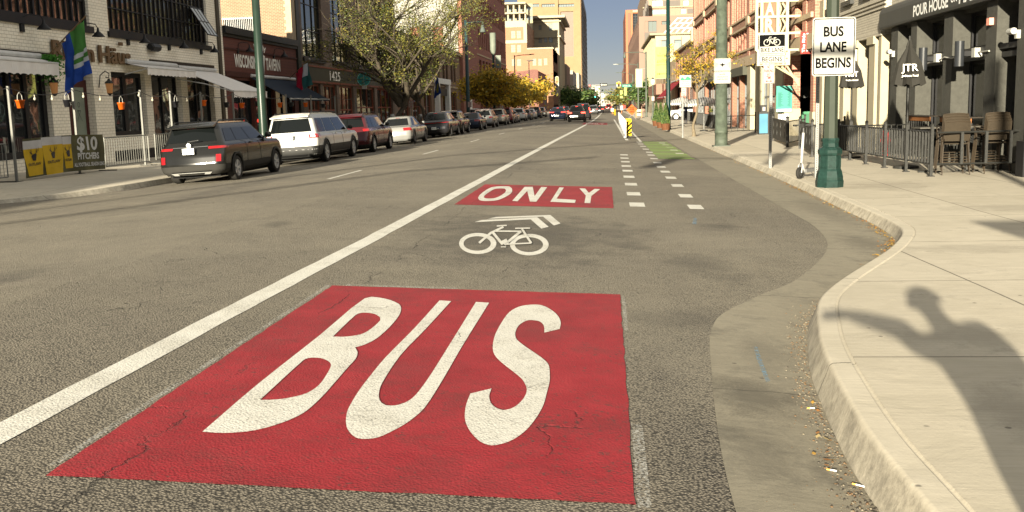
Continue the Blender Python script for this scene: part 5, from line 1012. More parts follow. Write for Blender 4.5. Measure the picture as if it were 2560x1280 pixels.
drv('black crossover with bright lights and a white plate, nearest car driving away', 1419, 1453, 305.5, 'coupe', 4.7, 1.62, dgr)
drv('tall black SUV with vertical red tail lights ahead of the black crossover', 1438, 1468, 300, 'suv', 5.2, 1.85, blk, tl=(.2, .26, 3.5, 6.5))
drv('grey hatchback waiting further up at the crossing', 1471, 1489, 286.5, 'suv', 4.4, 1.62, gry, tail_m)
drv('dark car with one red tail light right of the grey hatchback', 1488, 1499, 283, 'sedan', 4.6, 1.46, blk)
drv('small dark car ahead of the grey hatchback, roof just showing', 1475, 1488, 279.5, 'suv', 4.4, 1.62, blk)
drv('large dark red pickup truck far up the bus lane', 1514, 1530, 275, 'suv', 5.6, 2.0, dred, tl=(.19, .26, 3.2, 5))
drv('pale van far away right of the dark red pickup', 1532, 1544, 270, 'suv', 5.2, 2.1, slv, tail_m)
car('white SUV half hidden behind the parked row under the yellow trees', -14.6, 118, 'suv', 4.7, .92, 1.8, wht, rim_m, res=.5, roll=0, tl=(.15, .26, 4, 5.3)) 
e, S, patch = car('white jeep style car crossing the side street, only its front wheel half in view', 8.0, 108, 'suv', 4.4, .92, 1.75, wht, rim_m, res=.6, roll=0, name='crossing_car'); e.rotation_euler = (0, 0, R_(90)); e.location = (10.6, 106, -.13)
for k_, (e_, t_, r_) in WHEELS.items(): bpy.data.objects.remove(e_)
# ================================================================== trees
def leaf_mat(name, c, tr=.45):
    if name in MATS: return MATS[name]
    m = bpy.data.materials.new(name); MATS[name] = m; t, ns, ls, b = nt(m); co = coords(ns)
    f = ramp(ns, ls, noise(ns, ls, co, 1.4, 3), .3, .7); col = mixc(ns, ls, f, tuple(x*.7 for x in c), tuple(min(1, x*1.3) for x in c))
    ls.new(col, b.inputs['Base Color']); b.inputs['Roughness'].default_value = .6
    tl = ns.new('ShaderNodeBsdfTranslucent'); ls.new(col, tl.inputs[0]); mx = ns.new('ShaderNodeMixShader'); mx.inputs[0].default_value = tr
    ls.new(b.outputs[0], mx.inputs[1]); ls.new(tl.outputs[0], mx.inputs[2]); ls.new(mx.outputs[0], ns['Material Output'].inputs[0]); return m
bark = mat('bark', (.055, .045, .032), .9, var=.35, sc=9, bmp=1.); bark_y = mat('bark_pale', (.13, .105, .07), .9, var=.25, sc=9, bmp=.6)
LOL = [leaf_mat('leaf_olive', (.17, .175, .035)), leaf_mat('leaf_olive_yellow', (.22, .19, .035)), leaf_mat('leaf_dull_green', (.085, .115, .035))]
LYE = [leaf_mat('leaf_gold', (.50, .35, .03)), leaf_mat('leaf_amber', (.38, .24, .025)), leaf_mat('leaf_moss', (.17, .16, .03))]
LGR = [leaf_mat('leaf_green', (.07, .13, .03)), leaf_mat('leaf_deep_green', (.04, .08, .025)), leaf_mat('leaf_light_green', (.15, .2, .05))]
def tree(label, x, y, z0, trunk_h, R0, reach, top, seed, leaves, nleaf, lsize, group=None, lean=(0, 0), levels=(5, 5, 5, 6), bias=None, barkm=bark, up=.35, sub=4, name='street_tree', clump=.28, elev=(28, 68)):
    rg = random.Random(seed); e = empty(name, (x, y, z0), label, 'tree', group); tips = []; mb = MB()
    def branch(p, d, L, r, lv, nseg):
        pts = [p.copy()]; rr = [r]; dd = d.copy()
        for i in range(nseg):
            dd = (dd+Vector((rg.gauss(0, .2), rg.gauss(0, .2), rg.gauss(0, .14)+(.10*up if lv > 1 else .16*up)))).normalized()
            p = p+dd*(L/nseg); pts.append(p.copy()); rr.append(r*lerp(1, .42, (i+1)/nseg))
        mb.tube(pts, rr, 8 if lv == 0 else 6 if lv == 1 else 4 if lv < 4 else 3, cap=False); return pts, rr, dd
    pts, rr, dd = branch(Vector((0, 0, 0)), Vector((lean[0], lean[1], 1)).normalized(), trunk_h, R0, 0, 4); rr[-1] = R0*.75
    mb.tube([(0, 0, -.05), (0, 0, .12), pts[1]*.6], [R0*1.5, R0*1.15, R0*.95], 9, cap=False)
    stack = [(pts[-1], None, 1, R0*.62)]
    def rec(base, bd, lv, r, L):
        if lv > len(levels): return
        n = levels[lv-1]
        for i in range(n):
            a = 2*math.pi*(i+rg.random()*.7)/n
            if lv == 1:
                el = R_(rg.uniform(*elev)); d = Vector((math.cos(a)*math.cos(el), math.sin(a)*math.cos(el), math.sin(el))); p0 = base[-1]; rad = r
            else:
                k = min(len(base)-1, max(1, int(lerp(1, len(base)-.01, (i+.6)/n)))); p0 = base[k]; o = bd.orthogonal().normalized(); q = bd.cross(o)
                sp = rg.uniform(.5, 1.0); d = (bd+(o*math.cos(a)+q*math.sin(a))*sp).normalized(); rad = max(.006, r*rg.uniform(.36, .52))
            ln = L*rg.uniform(.75, 1.2)
            if bias: ln *= 1+bias[0]*d.x+bias[1]*d.y
            pp, r2, d2 = branch(p0, d, ln, rad, lv, 5 if lv < 3 else 3)
            if lv >= len(levels)-1: tips.append((pp, d2))
            rec(pp, d2, lv+1, rad, L*(.62 if lv < 3 else .55))
    L1 = reach*.62; rec([pts[-1]], dd, 1, R0*.5, L1)
    s = (top-trunk_h)/max(.1, max(v[2] for v in mb.v)-trunk_h); sx = reach/max(.1, sorted(math.hypot(v[0], v[1]) for v in mb.v)[int(len(mb.v)*.985)])
    f = lambda v: Vector((v[0]*sx if v[2] > trunk_h*.9 else v[0], v[1]*sx if v[2] > trunk_h*.9 else v[1], trunk_h+(v[2]-trunk_h)*s if v[2] > trunk_h else v[2]))
    mb.v = [tuple(f(v)) for v in mb.v]; mb.build('trunk', barkm, e, True)
    mb = MB(); k = 0
    while k < nleaf:
        pp, d2 = rg.choice(tips); c = f(pp[rg.randint(1, len(pp)-1)]); cl = rg.randint(6, 16); mi = rg.choices((0, 1, 2), (5, 3, 3))[0]; sp = clump*rg.uniform(.5, 1.4)
        if bias and len(bias) > 2 and rg.random() > bias[2]+(1-bias[2])*max(0, min(1, (c.x*bias[3]+1.5)/4)): k += 2; continue
        for _ in range(cl):
            q = c+Vector((rg.gauss(0, sp), rg.gauss(0, sp), rg.gauss(0, sp*.7)-.1)); u = Vector((rg.gauss(0, 1), rg.gauss(0, 1), rg.gauss(0, .7))).normalized()*lsize*rg.uniform(.6, 1.3); w = u.cross(Vector((rg.gauss(0, 1), rg.gauss(0, 1), rg.gauss(0, 1)))).normalized()*u.length*.5
            mb.mi = mi if rg.random() < .7 else rg.randint(0, 2); mb.quad(q-u, q-w, q+u, q+w); k += 1
    mb.build('crown', leaves, e); return e
tree('big half bare street tree with tangled sunlit twigs, in front of the brown brick building', -13.0, 61, -.08, 2.1, .25, 5.6, 11.5, 8, LOL, 27000, .058, bias=(.12, 0, .3, 1), levels=(6, 6, 6, 7), up=.9, elev=(35, 75), clump=.22, name='street_tree')
tree('second thinner street tree behind the big half bare one', -13.6, 77, -.08, 2.4, .18, 4.2, 9.0, 11, LOL, 9000, .08, levels=(5, 5, 5, 4), up=.8, elev=(35, 72))
tree('golden yellow tree, left one over the parked cars', -13.3, 112, -.08, 1.9, .16, 4.3, 5.9, 21, LYE, 9000, .17, 'yellow honey locust trees', levels=(5, 4, 4, 3), clump=.5)
tree('golden yellow tree, middle one over the parked cars', -13.3, 134, -.08, 2.0, .16, 4.6, 5.6, 22, LYE, 7500, .2, 'yellow honey locust trees', levels=(5, 4, 4, 3), clump=.55)
tree('golden yellow tree, right one with browner lower leaves', -13.3, 160, -.08, 2.0, .17, 5.2, 6.6, 23, LYE, 6500, .25, 'yellow honey locust trees', levels=(5, 4, 4, 3), clump=.6)
tree('round dark green tree at the foot of the tall tower, left kerb far away', -12.5, 400, -.08, 2.6, .3, 7.5, 8.2, 31, LGR, 4500, .5, levels=(5, 4, 4, 2), clump=1.2)
tree('lighter green tree right of the round dark green one', -12.2, 480, -.08, 2.6, .3, 7.5, 7.6, 32, LGR[::-1], 3500, .55, levels=(5, 4, 4, 2), clump=1.2)
tree('dark tree far up the left side under the green traffic light', -13, 760, -.08, 3, .35, 12, 12, 33, LGR, 2500, 1., levels=(5, 4, 3, 2), clump=2)
tx, ty = G(1735, 341, -.12)
tree('slender sparse locust with yellowing leaves on the right sidewalk', tx, ty, -.12, 2.3, .085, 2.2, 5.3, 41, LYE, 2600, .06, levels=(5, 4, 5, 5), barkm=bark_y, clump=.16)
tree('dark green columnar tree behind the banners beyond the crossing', 6.8, 205, -.12, 1.6, .2, 3.0, 6.3, 42, LGR, 4500, .25, levels=(5, 4, 4, 2), clump=.5, up=1.2)
tree('olive tree far down the right side of the street', 7.5, 420, -.12, 2.6, .3, 8, 8.5, 43, LOL, 3000, .5, levels=(5, 4, 4, 2), clump=1.1)
# clipped cones in slatted tubs
def cone_shrub(x, y, h, lab, seed):
    rg = random.Random(seed); e = empty('potted_conifer', (x, y, -.12), lab, 'potted plant', 'clipped conifers in slatted tubs'); mb = MB(); r = h*.145
    for i in range(14):
        a0, a1 = 2*math.pi*i/14+.03, 2*math.pi*(i+1)/14-.03; z1 = .42
        mb.add([(r*.95*math.cos(a), r*.95*math.sin(a), 0) for a in (a0, a1)]+[(r*1.2*math.cos(a), r*1.2*math.sin(a), z1) for a in (a1, a0)], ((0, 1, 2, 3),))
    mb.lathe([(r*1.02, .1), (r*1.06, .13), (r*1.0, .14)], 20); mb.lathe([(r*1.2, .33), (r*1.24, .36), (r*1.1, .37)], 20); mb.build('tub', mat('tub_wood', (.11, .045, .02), .8), e)
    mb = MB()
    for k in range(2400):
        t = rg.random()**.7; z = .4+(1-t)*(h-.4); rr = r*1.1*t*rg.uniform(.75, 1.05)+.02; a = rg.random()*6.283; c = Vector((rr*math.cos(a), rr*math.sin(a), z)); u = Vector((math.cos(a)*.4+rg.gauss(0, .3), math.sin(a)*.4+rg.gauss(0, .3), 1)).normalized()*.05; w = u.cross(Vector((rg.gauss(0, 1), rg.gauss(0, 1), 0))).normalized()*.02
        mb.mi = rg.randint(0, 2); mb.quad(c-u, c-w, c+u, c+w)
    mb.build('foliage', LGR, e); MB().tube([(0, 0, .1), (0, 0, h*.8)], .02, 5).build('stem', bark, e)
for px, py, h, lab in ((1664, 325, 1.75, 'nearest clipped conifer in a slatted tub beside the green pole'), (1652, 320, 1.8, 'middle one of the three clipped conifers in slatted tubs'), (1641, 315, 1.85, 'furthest of the three clipped conifers in slatted tubs')):
    x, y = G(px, py, -.12); cone_shrub(x, y, h, lab, px)
# ================================================================== street furniture, signs, patio things
ZS = -.12
gp = mat('pole_green', (.008, .022, .017), .4, bmp=.2); gpg = mat('pole_grey_green', (.065, .075, .06), .55, bmp=.3, var=.25); galv = mat('galvanised', (.20, .20, .19), .6); sgw = mat('sign_face_white', (.31, .305, .275), .7, var=.03); ink = mat('sign_ink', (.004, .004, .004), .9, spec=.05); sred = mat('sign_ink_red', (.26, .015, .015), .8)
blk_m = mat('iron_black', (.022, .022, .02), .5, bmp=.3)
def rrect(x0, x1, z0, z1, r, n=5):
    out = []
    for cx, cz, a0 in ((x1-r, z1-r, 0), (x0+r, z1-r, 90), (x0+r, z0+r, 180), (x1-r, z0+r, 270)): out += [(cx+r*math.cos(R_(a0+90*i/n)), cz+r*math.sin(R_(a0+90*i/n))) for i in range(n+1)]
    return out
def plate(parent, y, x0, x1, z0, z1, m=None, r=.04, border=ink, bw=.012, ins=.018, name='plate', th=.006):
    MB().poly([rrect(x0, x1, z0, z1, r)], lambda a, b: Vector((a, y, b)), th, Vector((0, -1, 0))).build(name, m or sgw, parent)
    if border: MB().poly([rrect(x0+ins, x1-ins, z0+ins, z1-ins, max(.005, r-ins*.5)), rrect(x0+ins+bw, x1-ins-bw, z0+ins+bw, z1-ins-bw, max(.004, r-ins*.5-bw))], lambda a, b: Vector((a, y-.0025, b))).build('border', border, parent)
def lines(parent, y, rows, m=ink, name='lettering', bold=.02):
    for txt, xa, xb, z, h in rows:
        mb = MB(); put_text(mb, txt, ((xa+xb)/2, y-.004, z), (1, 0, 0), (0, 0, 1), h, xb-xa, bold); mb.build(name, m, parent)
# --- green lamp post with ornate foot
lx, ly = G(2073, 467, ZS)
e = empty('lamp_post', (lx, ly, ZS), 'dark green lamp post with a tall panelled cast iron foot, carrying the bus lane sign', 'lamp post')
mb = MB(); o8 = math.pi/8
mb.lathe([(.27, 0), (.275, .12), (.262, .15), (.262, .2), (.235, .32), (.215, .36), (.21, .62), (.225, .64), (.235, .67), (.235, .73), (.2, .77), (.165, .79), (.16, .86), (.175, .93), (.165, .96)], 8, rot=o8)
for k in range(8):
    a = o8+math.pi/8+k*math.pi/4; c, s = math.cos(a), math.sin(a); M = Matrix.Translation((c*.196, s*.196, 0)) @ Matrix.Rotation(a, 4, 'Z')
    for zz in (.40, .585): mb.box(-.005, .009, -.055, .055, zz-.008, zz+.008, M)
    for yy in (-.055, .055): mb.box(-.005, .009, yy-.007, yy+.007, .4, .585, M)
mb.build('cast_foot', mat('cast_green', (.010, .027, .022), .35, var=.3, sc=14), e)
mb = MB(); mb.lathe([(.14, .95), (.125, 3.), (.1, 7.5)], 8, rot=o8); mb.build('pole', mat('pole_olive', (.03, .037, .027), .4), e)
MB().tube([(0, 0, 7.4), (0, .8, 7.7), (0, 2, 7.8)], .04, 8).build('arm', gp, e); MB().lathe([(.06, .25), (.12, .1), (.2, -.1), (.22, -.2), (.05, -.22)], 12, (0, 2, 7.6)).build('lantern', gp, e)
ys_ = ly-.16
def bx(px, py): return PY(px, py, ys_)
e = empty('road_sign', (0, 0, 0), 'large white sign reading BUS LANE BEGINS on the ornate green lamp post', 'road sign')
x0, z1 = bx(2032, 45); x1, z0 = bx(2137, 188); plate(e, ys_, x0, x1, z0, z1, r=.06, bw=.016)
rows = []
for t, a, b, p0, p1 in (('BUS', 2059, 2109, 91, 67), ('LANE', 2050, 2116, 130, 106), ('BEGINS', 2039, 2127, 170, 146)): rows.append((t, bx(a, p0)[0], bx(b, p0)[0], bx(a, p0)[1], bx(a, p1)[1]-bx(a, p0)[1]))
lines(e, ys_, rows, bold=.03); mb = MB(); mb.lathe([(.012, 0), (.012, .006)], 8, M=Matrix.Translation((bx(2084, 54)[0], ys_-.001, bx(2084, 54)[1])) @ Matrix.Rotation(R_(90), 4, 'X')); mb.build('bolt', galv, e)
MB().box(lx-.03, lx+.03, ys_+.001, ly-.1, z0+.2, z1-.2).build('bracket', galv, e)
def perf_post(x, y, h, lab, r=.025, group=None):
    e = empty('sign_post', (x, y, ZS), lab, 'post', group); MB().box(-r, r, -r, r, .0, h).build('tube', galv, e); mb = MB()
    for i in range(int(h/.05)): mb.box(-.007, .007, -r-.0012, -r+.001, .03+i*.05, .048+i*.05)
    mb.build('punched_holes', ink, e); return e
x, y = G(2040, 445, ZS); perf_post(x, y, 2.35, 'bare perforated steel post just left of the ornate green lamp post', .035)
# --- BIKE LANE BEGINS
x, y = G(1925, 420, ZS); perf_post(x, y, 3.4, 'perforated steel post carrying the bike lane and no parking signs', .035)
ys_ = y-.05; e = empty('road_sign', (0, 0, 0), 'black and white sign with a bicycle reading BIKE LANE BEGINS', 'road sign')
q = lambda px, py: PY(px, py, ys_)
r1 = (q(1897, 116)[0], q(1964, 116)[0], q(1930, 136)[1], q(1930, 85)[1]); plate(e, ys_, *r1, r=.03, bw=.01)
zb = q(1930, 116)[1]; MB().poly([rrect(r1[0]+.02, r1[1]-.02, zb, r1[3]-.02, .02)], lambda a, b: Vector((a, ys_-.003, b))).build('black_panel', ink, e)
cx, cz = q(1930, 103); k = .0105
bp = lambda x, z: Vector((cx+x*k, ys_-.006, cz+z*k)); mb = MB()
for wx in (-12, 12): mb.poly([[(wx+8*math.cos(t*.3), -3+8*math.sin(t*.3)) for t in range(21)], [(wx+6.2*math.cos(t*.3), -3+6.2*math.sin(t*.3)) for t in range(21)]], bp)
for a, b, c, d, w in ((-12, -3, -6, 10, 1.6), (-8, 5, 6, 5, 1.6), (-7, 7, 1, -6, 1.8), (1, -6, 7, 7, 1.6), (6, 5, 12, -3, 1.4), (1, -6, 12, -3, 1.4), (4, 8, 10, 8, 1.6), (-6, 10, -1, 10, 1.5)):
    A_, B_ = Vector((a, b)), Vector((c, d)); n = Vector((-(B_-A_).y, (B_-A_).x)).normalized()*w/2; mb.poly([[tuple(A_-n), tuple(B_-n), tuple(B_+n), tuple(A_+n)]], bp)
mb.build('bicycle_symbol', sgw, e)
lines(e, ys_, [('BIKE LANE', q(1902, 130)[0], q(1959, 130)[0], q(1930, 130)[1], q(1930, 119)[1]-q(1930, 130)[1])], bold=.01)
plate(e, ys_, q(1897, 150)[0], q(1964, 150)[0], q(1930, 158)[1], q(1930, 137)[1], r=.03, bw=.01); lines(e, ys_, [('BEGINS', q(1905, 153)[0], q(1955, 153)[0], q(1930, 153)[1], q(1930, 142)[1]-q(1930, 153)[1])], bold=.01)
e = empty('parking_sign', (0, 0, 0), 'small red and white NO PARKING ANY TIME sign under the bike lane sign', 'road sign'); plate(e, ys_-.001, q(1909, 160)[0], q(1936, 160)[0], q(1920, 208)[1], q(1920, 160)[1], r=.03, border=sred, bw=.006, ins=.008)
lines(e, ys_-.001, [(t, q(1922-w, 160)[0], q(1922+w, 160)[0], q(1920, z)[1], .075) for t, w, z in (('NO', 4, 171), ('PARKING', 11, 181), ('ANY', 5, 190), ('TIME', 6, 198))], sred, bold=.02)
mb = MB(); a, b = q(1913, 203); c = q(1931, 203)[0]; mb.poly([[(a, b), (a+.05, b+.025), (a+.05, b+.008), (c-.05, b+.008), (c-.05, b+.025), (c, b), (c-.05, b-.025), (c-.05, b-.008), (a+.05, b-.008), (a+.05, b-.025)]], lambda x, z: Vector((x, ys_-.006, z))); mb.build('arrow', sred, e)
# --- steel pole with noise sign
x, y = G(1803, 365, ZS); e = empty('steel_pole', (x, y, ZS), 'thick weathered grey green steel pole with the noise ordinance sign', 'pole')
MB().lathe([(.27, 0), (.265, .03), (.25, .04), (.245, .5), (.262, .51), (.262, .6), (.243, .61), (.15, 11)], 18).build('shaft', mat('pole_weathered', (.055, .068, .05), .6, var=.35, sc=5, bmp=.4), e, True); MB().box(-.33, .33, -.33, .33, -.02, .03).build('base_plate', gpg, e)
mb = MB(); mb.tube([(0, 0, 10.6), (-1.5, .3, 11), (-3.4, .6, 11)], .07, 8); mb.build('arm', gpg, e)
ys_ = y-.3; q = lambda px, py: PY(px, py, ys_); e = empty('road_sign', (0, 0, 0), 'white NOISE ORDINANCE ENFORCED sign with a drawn loudspeaker and sound waves', 'road sign')
plate(e, ys_, q(1785, 180)[0], q(1827, 180)[0], q(1800, 178)[1], q(1800, 146)[1], r=.05, bw=.012); plate(e, ys_, q(1785, 180)[0], q(1827, 180)[0], q(1800, 209)[1], q(1800, 179)[1], r=.05, bw=.012)
lines(e, ys_, [(t, q(1806-w, 180)[0], q(1806+w, 180)[0], q(1806, z)[1], .058) for t, w, z in (('NOISE', 8, 187.5), ('ORDINANCE', 15, 194), ('ENFORCED', 14, 200))], bold=.01)
mb = MB(); cx, cz = q(1806, 162)
mb.poly([[(cx-.14, cz), (cx-.03, cz+.03), (cx, cz+.09), (cx+.03, cz+.03), (cx+.14, cz), (cx+.03, cz-.03), (cx, cz-.09), (cx-.03, cz-.03)]], lambda a, b: Vector((a, ys_-.004, b)))
for sg in (1, -1):
    for i in range(4):
        xx = cx+sg*(.16+i*.035); hh = .06+i*.02
        mb.poly([[(xx, cz-hh), (xx+.012*sg, cz-hh*.33), (xx, cz+hh*.33), (xx+.012*sg, cz+hh), (xx+.012*sg+.01, cz+hh), (xx+.01, cz+hh*.33), (xx+.012*sg+.01, cz-hh*.33), (xx+.01, cz-hh)]], lambda a, b: Vector((a, ys_-.004, b)))
mb.build('sound_symbol', ink, e)
# --- further right posts
def pole(px, py, h, r, lab, m=gp, name='street_pole', r2=None, cat='pole', group=None, z=ZS):
    x, y = G(px, py, z); e = empty(name, (x, y, z), lab, cat, group); MB().lathe([(r*1.5, 0), (r*1.5, .05), (r*1.05, .12), (r, .3), (r2 or r*.7, h)], 12).build('shaft', m, e, True); return e, x, y
e, x, y = pole(1671, 324, 11, .15, 'dark green pole right beside the clipped conifers', mat('pole_dark_teal', (.004, .02, .018), .4))
e, x, y = pole(1707, 345, 3.0, .035, 'thin post with a green and white meter zone sign', galv, 'sign_post', .035, 'post')
q = lambda px, py: PY(px, py, y-.06); e = empty('parking_sign', (0, 0, 0), 'green and white parking information sign above a small red one', 'road sign')
plate(e, y-.06, q(1699, 200)[0], q(1728, 200)[0], q(1710, 218)[1], q(1710, 188)[1], r=.02, border=None); MB().poly([[(q(1700, 200)[0], q(1700, 201)[1]), (q(1727, 200)[0], q(1700, 201)[1]), (q(1727, 200)[0], q(1700, 196)[1]), (q(1718, 200)[0], q(1700, 191)[1]), (q(1712, 200)[0], q(1700, 199)[1]), (q(1705, 200)[0], q(1700, 192)[1])]], lambda a, b: Vector((a, y-.07, b))).build('green_mountains', mat('sign_green', (.02, .2, .09)), e)
lines(e, y-.06, [('DENVER', q(1705, 200)[0], q(1722, 200)[0], q(1710, 206)[1], .05), ('Permit Area', q(1704, 200)[0], q(1723, 200)[0], q(1710, 210)[1], .05), ('NO PARKING', q(1702, 200)[0], q(1725, 200)[0], q(1710, 216)[1], .05)], bold=0)
plate(e, y-.062, q(1703, 200)[0], q(1716, 200)[0], q(1710, 241)[1], q(1710, 219)[1], r=.02, border=sred, bw=.01, ins=.006); lines(e, y-.062, [(t, q(1705, 220)[0], q(1714, 220)[0], q(1710, z)[1], .07) for t, z in (('NO', 225), ('PARK', 230), ('ANY', 235), ('TIME', 239.5))], sred, bold=.01)
def acorn_lamp(px, py, ptop, lab, sign=False):
    x, y = G(px, py, ZS); zt = PY(px, ptop, y)[1]; e = empty('lamp_post', (x, y, ZS), lab, 'lamp post', 'small lamp posts with glass globes on the right sidewalk'); hh = zt-ZS
    MB().lathe([(.2, 0), (.2, .3), (.12, .45), (.11, .6), (.08, hh-.75), (.12, hh-.7)], 12).build('post', gpg, e, True); MB().lathe([(.12, hh-.68), (.2, hh-.5), (.24, hh-.3), (.16, hh-.08)], 14).build('globe', mat('globe_glass', (.55, .55, .5), .15), e, True); MB().lathe([(.2, hh-.1), (.14, hh-.02), (.03, hh+.1)], 12).build('cap', gpg, e)
    if sign: plate(e, -.12, -.16, .16, 2.0, 2.5, r=.03, border=sred, bw=.02)
acorn_lamp(1632.5, 299, 196, 'globe lamp post with a small parking sign, left of the clipped conifers', True)
e, x, y = pole(1616, 292, 8.5, .13, 'tall grey pole with a long street light arm, beyond the conifers', gpg); MB().tube([(0, 0, 8.3), (-.8, .3, 8.5), (-2.8, .6, 8.5)], .06, 6).build('arm', gpg, e); MB().lathe([(.05, .3), (.12, .1), (.22, -.3), (.2, -.4)], 10, (-2.8, .6, 8.2)).build('lantern', gpg, e)
e, x, y = pole(1596, 284, 9.0, .16, 'grey street light pole just before the crossing', gpg); MB().tube([(0, 0, 8.6), (-2, .3, 8.9), (-4, .6, 8.9)], .07, 6).build('arm', gpg, e); MB().box(-4.4, -3.4, .5, .8, 8.8, 8.95).build('lamp_head', galv, e)
# banners on poles
by = mat('banner_yellow', (.33, .35, .09), .7, var=.06); bpale = mat('banner_pale', (.36, .37, .24), .7, var=.06)
def banner(px0, px1, py0, py1, y, lab, m, txt=None):
    x0, z1 = PY(px0, py0, y); x1, z0 = PY(px1, py1, y); e = empty('banner', (0, 0, 0), lab, 'banner', 'yellow banners on the right hand poles'); mb = MB(); n = 6
    grid(mb, [[(lerp(x0, x1, i/n), y+.04*math.sin(i*.9+j*.4), lerp(z0, z1, j/8)) for i in range(n+1)] for j in range(9)]); mb.build('cloth', m, e); MB().tube([(x0, y, z1+.03), (x1+.25, y, z1+.03)], .025, 6).build('rod', galv, e); MB().tube([(x0, y, z0-.03), (x1+.25, y, z0-.03)], .025, 6).build('rod', galv, e)
    if txt: mb = MB(); [put_text(mb, t, ((x0+x1)/2, y-.06, lerp(z0, z1, f)), (1, 0, 0), (0, 0, 1), (z1-z0)*hh, (x1-x0)*.82, .02) for t, f, hh in txt]; mb.build('lettering', mat('banner_ink', (.12, .13, .05)), e)
banner(1639, 1668, 118, 195, 72, 'large yellow banner with dark print left of the dark green pole', by, (('THEATRE', .7, .06), ('AWAITS', .5, .09), ('DOWNTOWN', .42, .03), ('DENVER', .12, .05)))
banner(1589, 1606, 173, 217, 92, 'pale yellow banner fading to white, beyond the tall grey pole', bpale)
banner(1560, 1567, 219, 238, 190, 'small yellow banner over the crossing, nearer one', by); banner(1550, 1557, 226, 245, 215, 'small yellow banner over the crossing, further one', by)
# --- patio of the brick market building: fence, parasols, furniture, people
def fence(name, pts, lab, h=1.0, spacing=.16, posts=None, picket=.012, z=ZS, m=blk_m, low=.14, finial=True):
    e = empty(name, (pts[0][0], pts[0][1], z), lab, 'fence'); L = Vector((pts[0][0], pts[0][1], 0))
    for a, b in zip(pts, pts[1:]):
        a, b = Vector((*a, 0))-L, Vector((*b, 0))-L; d = b-a; n = max(1, int(d.length/spacing))
        for zz in (low, h-.06): MB().tube([a+Vector((0, 0, zz)), b+Vector((0, 0, zz))], .02, 4).build('rail', m, e)
        mb = MB()
        for i in range(1, n): p = a+d*(i/n); mb.box(p.x-picket, p.x+picket, p.y-picket, p.y+picket, low, h-.06)
        if n > 1: tag(mb.build('pickets', m, e), kind='stuff')
    for p in (posts or pts): p = Vector((*p, 0))-L; mb = MB(); mb.box(p.x-.03, p.x+.03, p.y-.03, p.y+.03, 0, h+.06); mb.lathe([(.042, h+.06), (.045, h+.09), (.02, h+.12)], 6, (p.x, p.y, 0)); mb.box(p.x-.07, p.x+.07, p.y-.07, p.y+.07, 0, .015); mb.build('post', m, e)
    return e
FPX = [G(*p, ZS) for p in ((2326.7, 441), (2264.6, 429.4), (2211, 419.3), (2164, 410.6), (2124.4, 400.5), (2095, 396))]
fence('patio_fence', [FPX[0], FPX[-1]], 'black iron railing with broad slats beside the green lamp post', 1.02, .19, FPX, .02, low=.27)
a_, b_ = FPX[0], (9.2, FPX[0][1]+.15); e = fence('patio_gate', [(a_[0]+.12, a_[1]), b_], 'low black gate panel in front of the stacked bar chairs', 1.0, .47, [b_], .028, low=.26)
FP2 = [(7.0, 29.9), (8.95, 30.1)]; fence('patio_fence', FP2, 'far end railing of the pub patio', 1.0, .16)
x0, y0 = G(2030, 392, ZS); x1, y1 = G(1999, 372, ZS); x2, y2 = G(1967, 368, ZS); x3, y3 = G(1931, 352, ZS)
def orn(a, b, lab):
    e = empty('railing_panel', (a[0], a[1], ZS), lab, 'fence', 'ornate cast railing panels at the garage'); d = Vector((b[0]-a[0], b[1]-a[1], 0)); L = d.length; M = Matrix.Rotation(math.atan2(d.y, d.x), 4, 'Z')
    mb = MB(); mb.box(0, L, -.015, .015, .13, .98, M); mb.build('cast_panel', blk_m, e); mb = MB()
    for i in range(4):
        for j in (.4, .72): c = Vector((L*(i+.5)/4, -.02, j)); mb.tube([M @ (c+Vector((.1*math.sin(t*.9)*(1-t/10), 0, .13*math.cos(t*.9)*(1-t/10)))) for t in range(9)], .012, 4)
    mb.build('scrollwork', mat('iron_grey', (.06, .06, .055), .5), e)
    for q in (0, L): mb = MB(); mb.box(q-.035, q+.035, -.035, .035, 0, 1.05, M); mb.lathe([(.04, 1.05), (.05, 1.09), (.01, 1.15)], 8, M @ Vector((q, 0, 0))); mb.build('post', blk_m, e)
orn((x1, y1), (x0, y0), 'ornate cast iron panel right of the white scooter'); orn((x3, y3), (x2, y2), 'ornate cast iron panel left of the white scooter, under the round P plate')
fence('garage_fence', [(x2+.05, y2+.1), (x2+1.5, y2+4.5)], 'plain black railing across the garage mouth', 1.0, .3); fence('garage_fence', [(x0, y0+.05), (8.3, 36.5)], 'black railing between the ornate panel and the lamp post', 1.0, .17)
P1, P2, P3 = G(1816, 333, ZS), G(1848, 330, ZS), G(1897, 320, ZS); fence('patio_fence', [G(1814, 335, ZS), G(1888, 331, ZS)], 'tall dark railing in front of the brick shopfront right of the thick grey pole', 1.0, .45)
fence('patio_fence', [G(1790, 328, ZS), G(1743, 313, ZS), G(1700, 298, ZS), G(1684, 292, ZS)], 'long black railing round the parasol terrace', 1.0, .35)
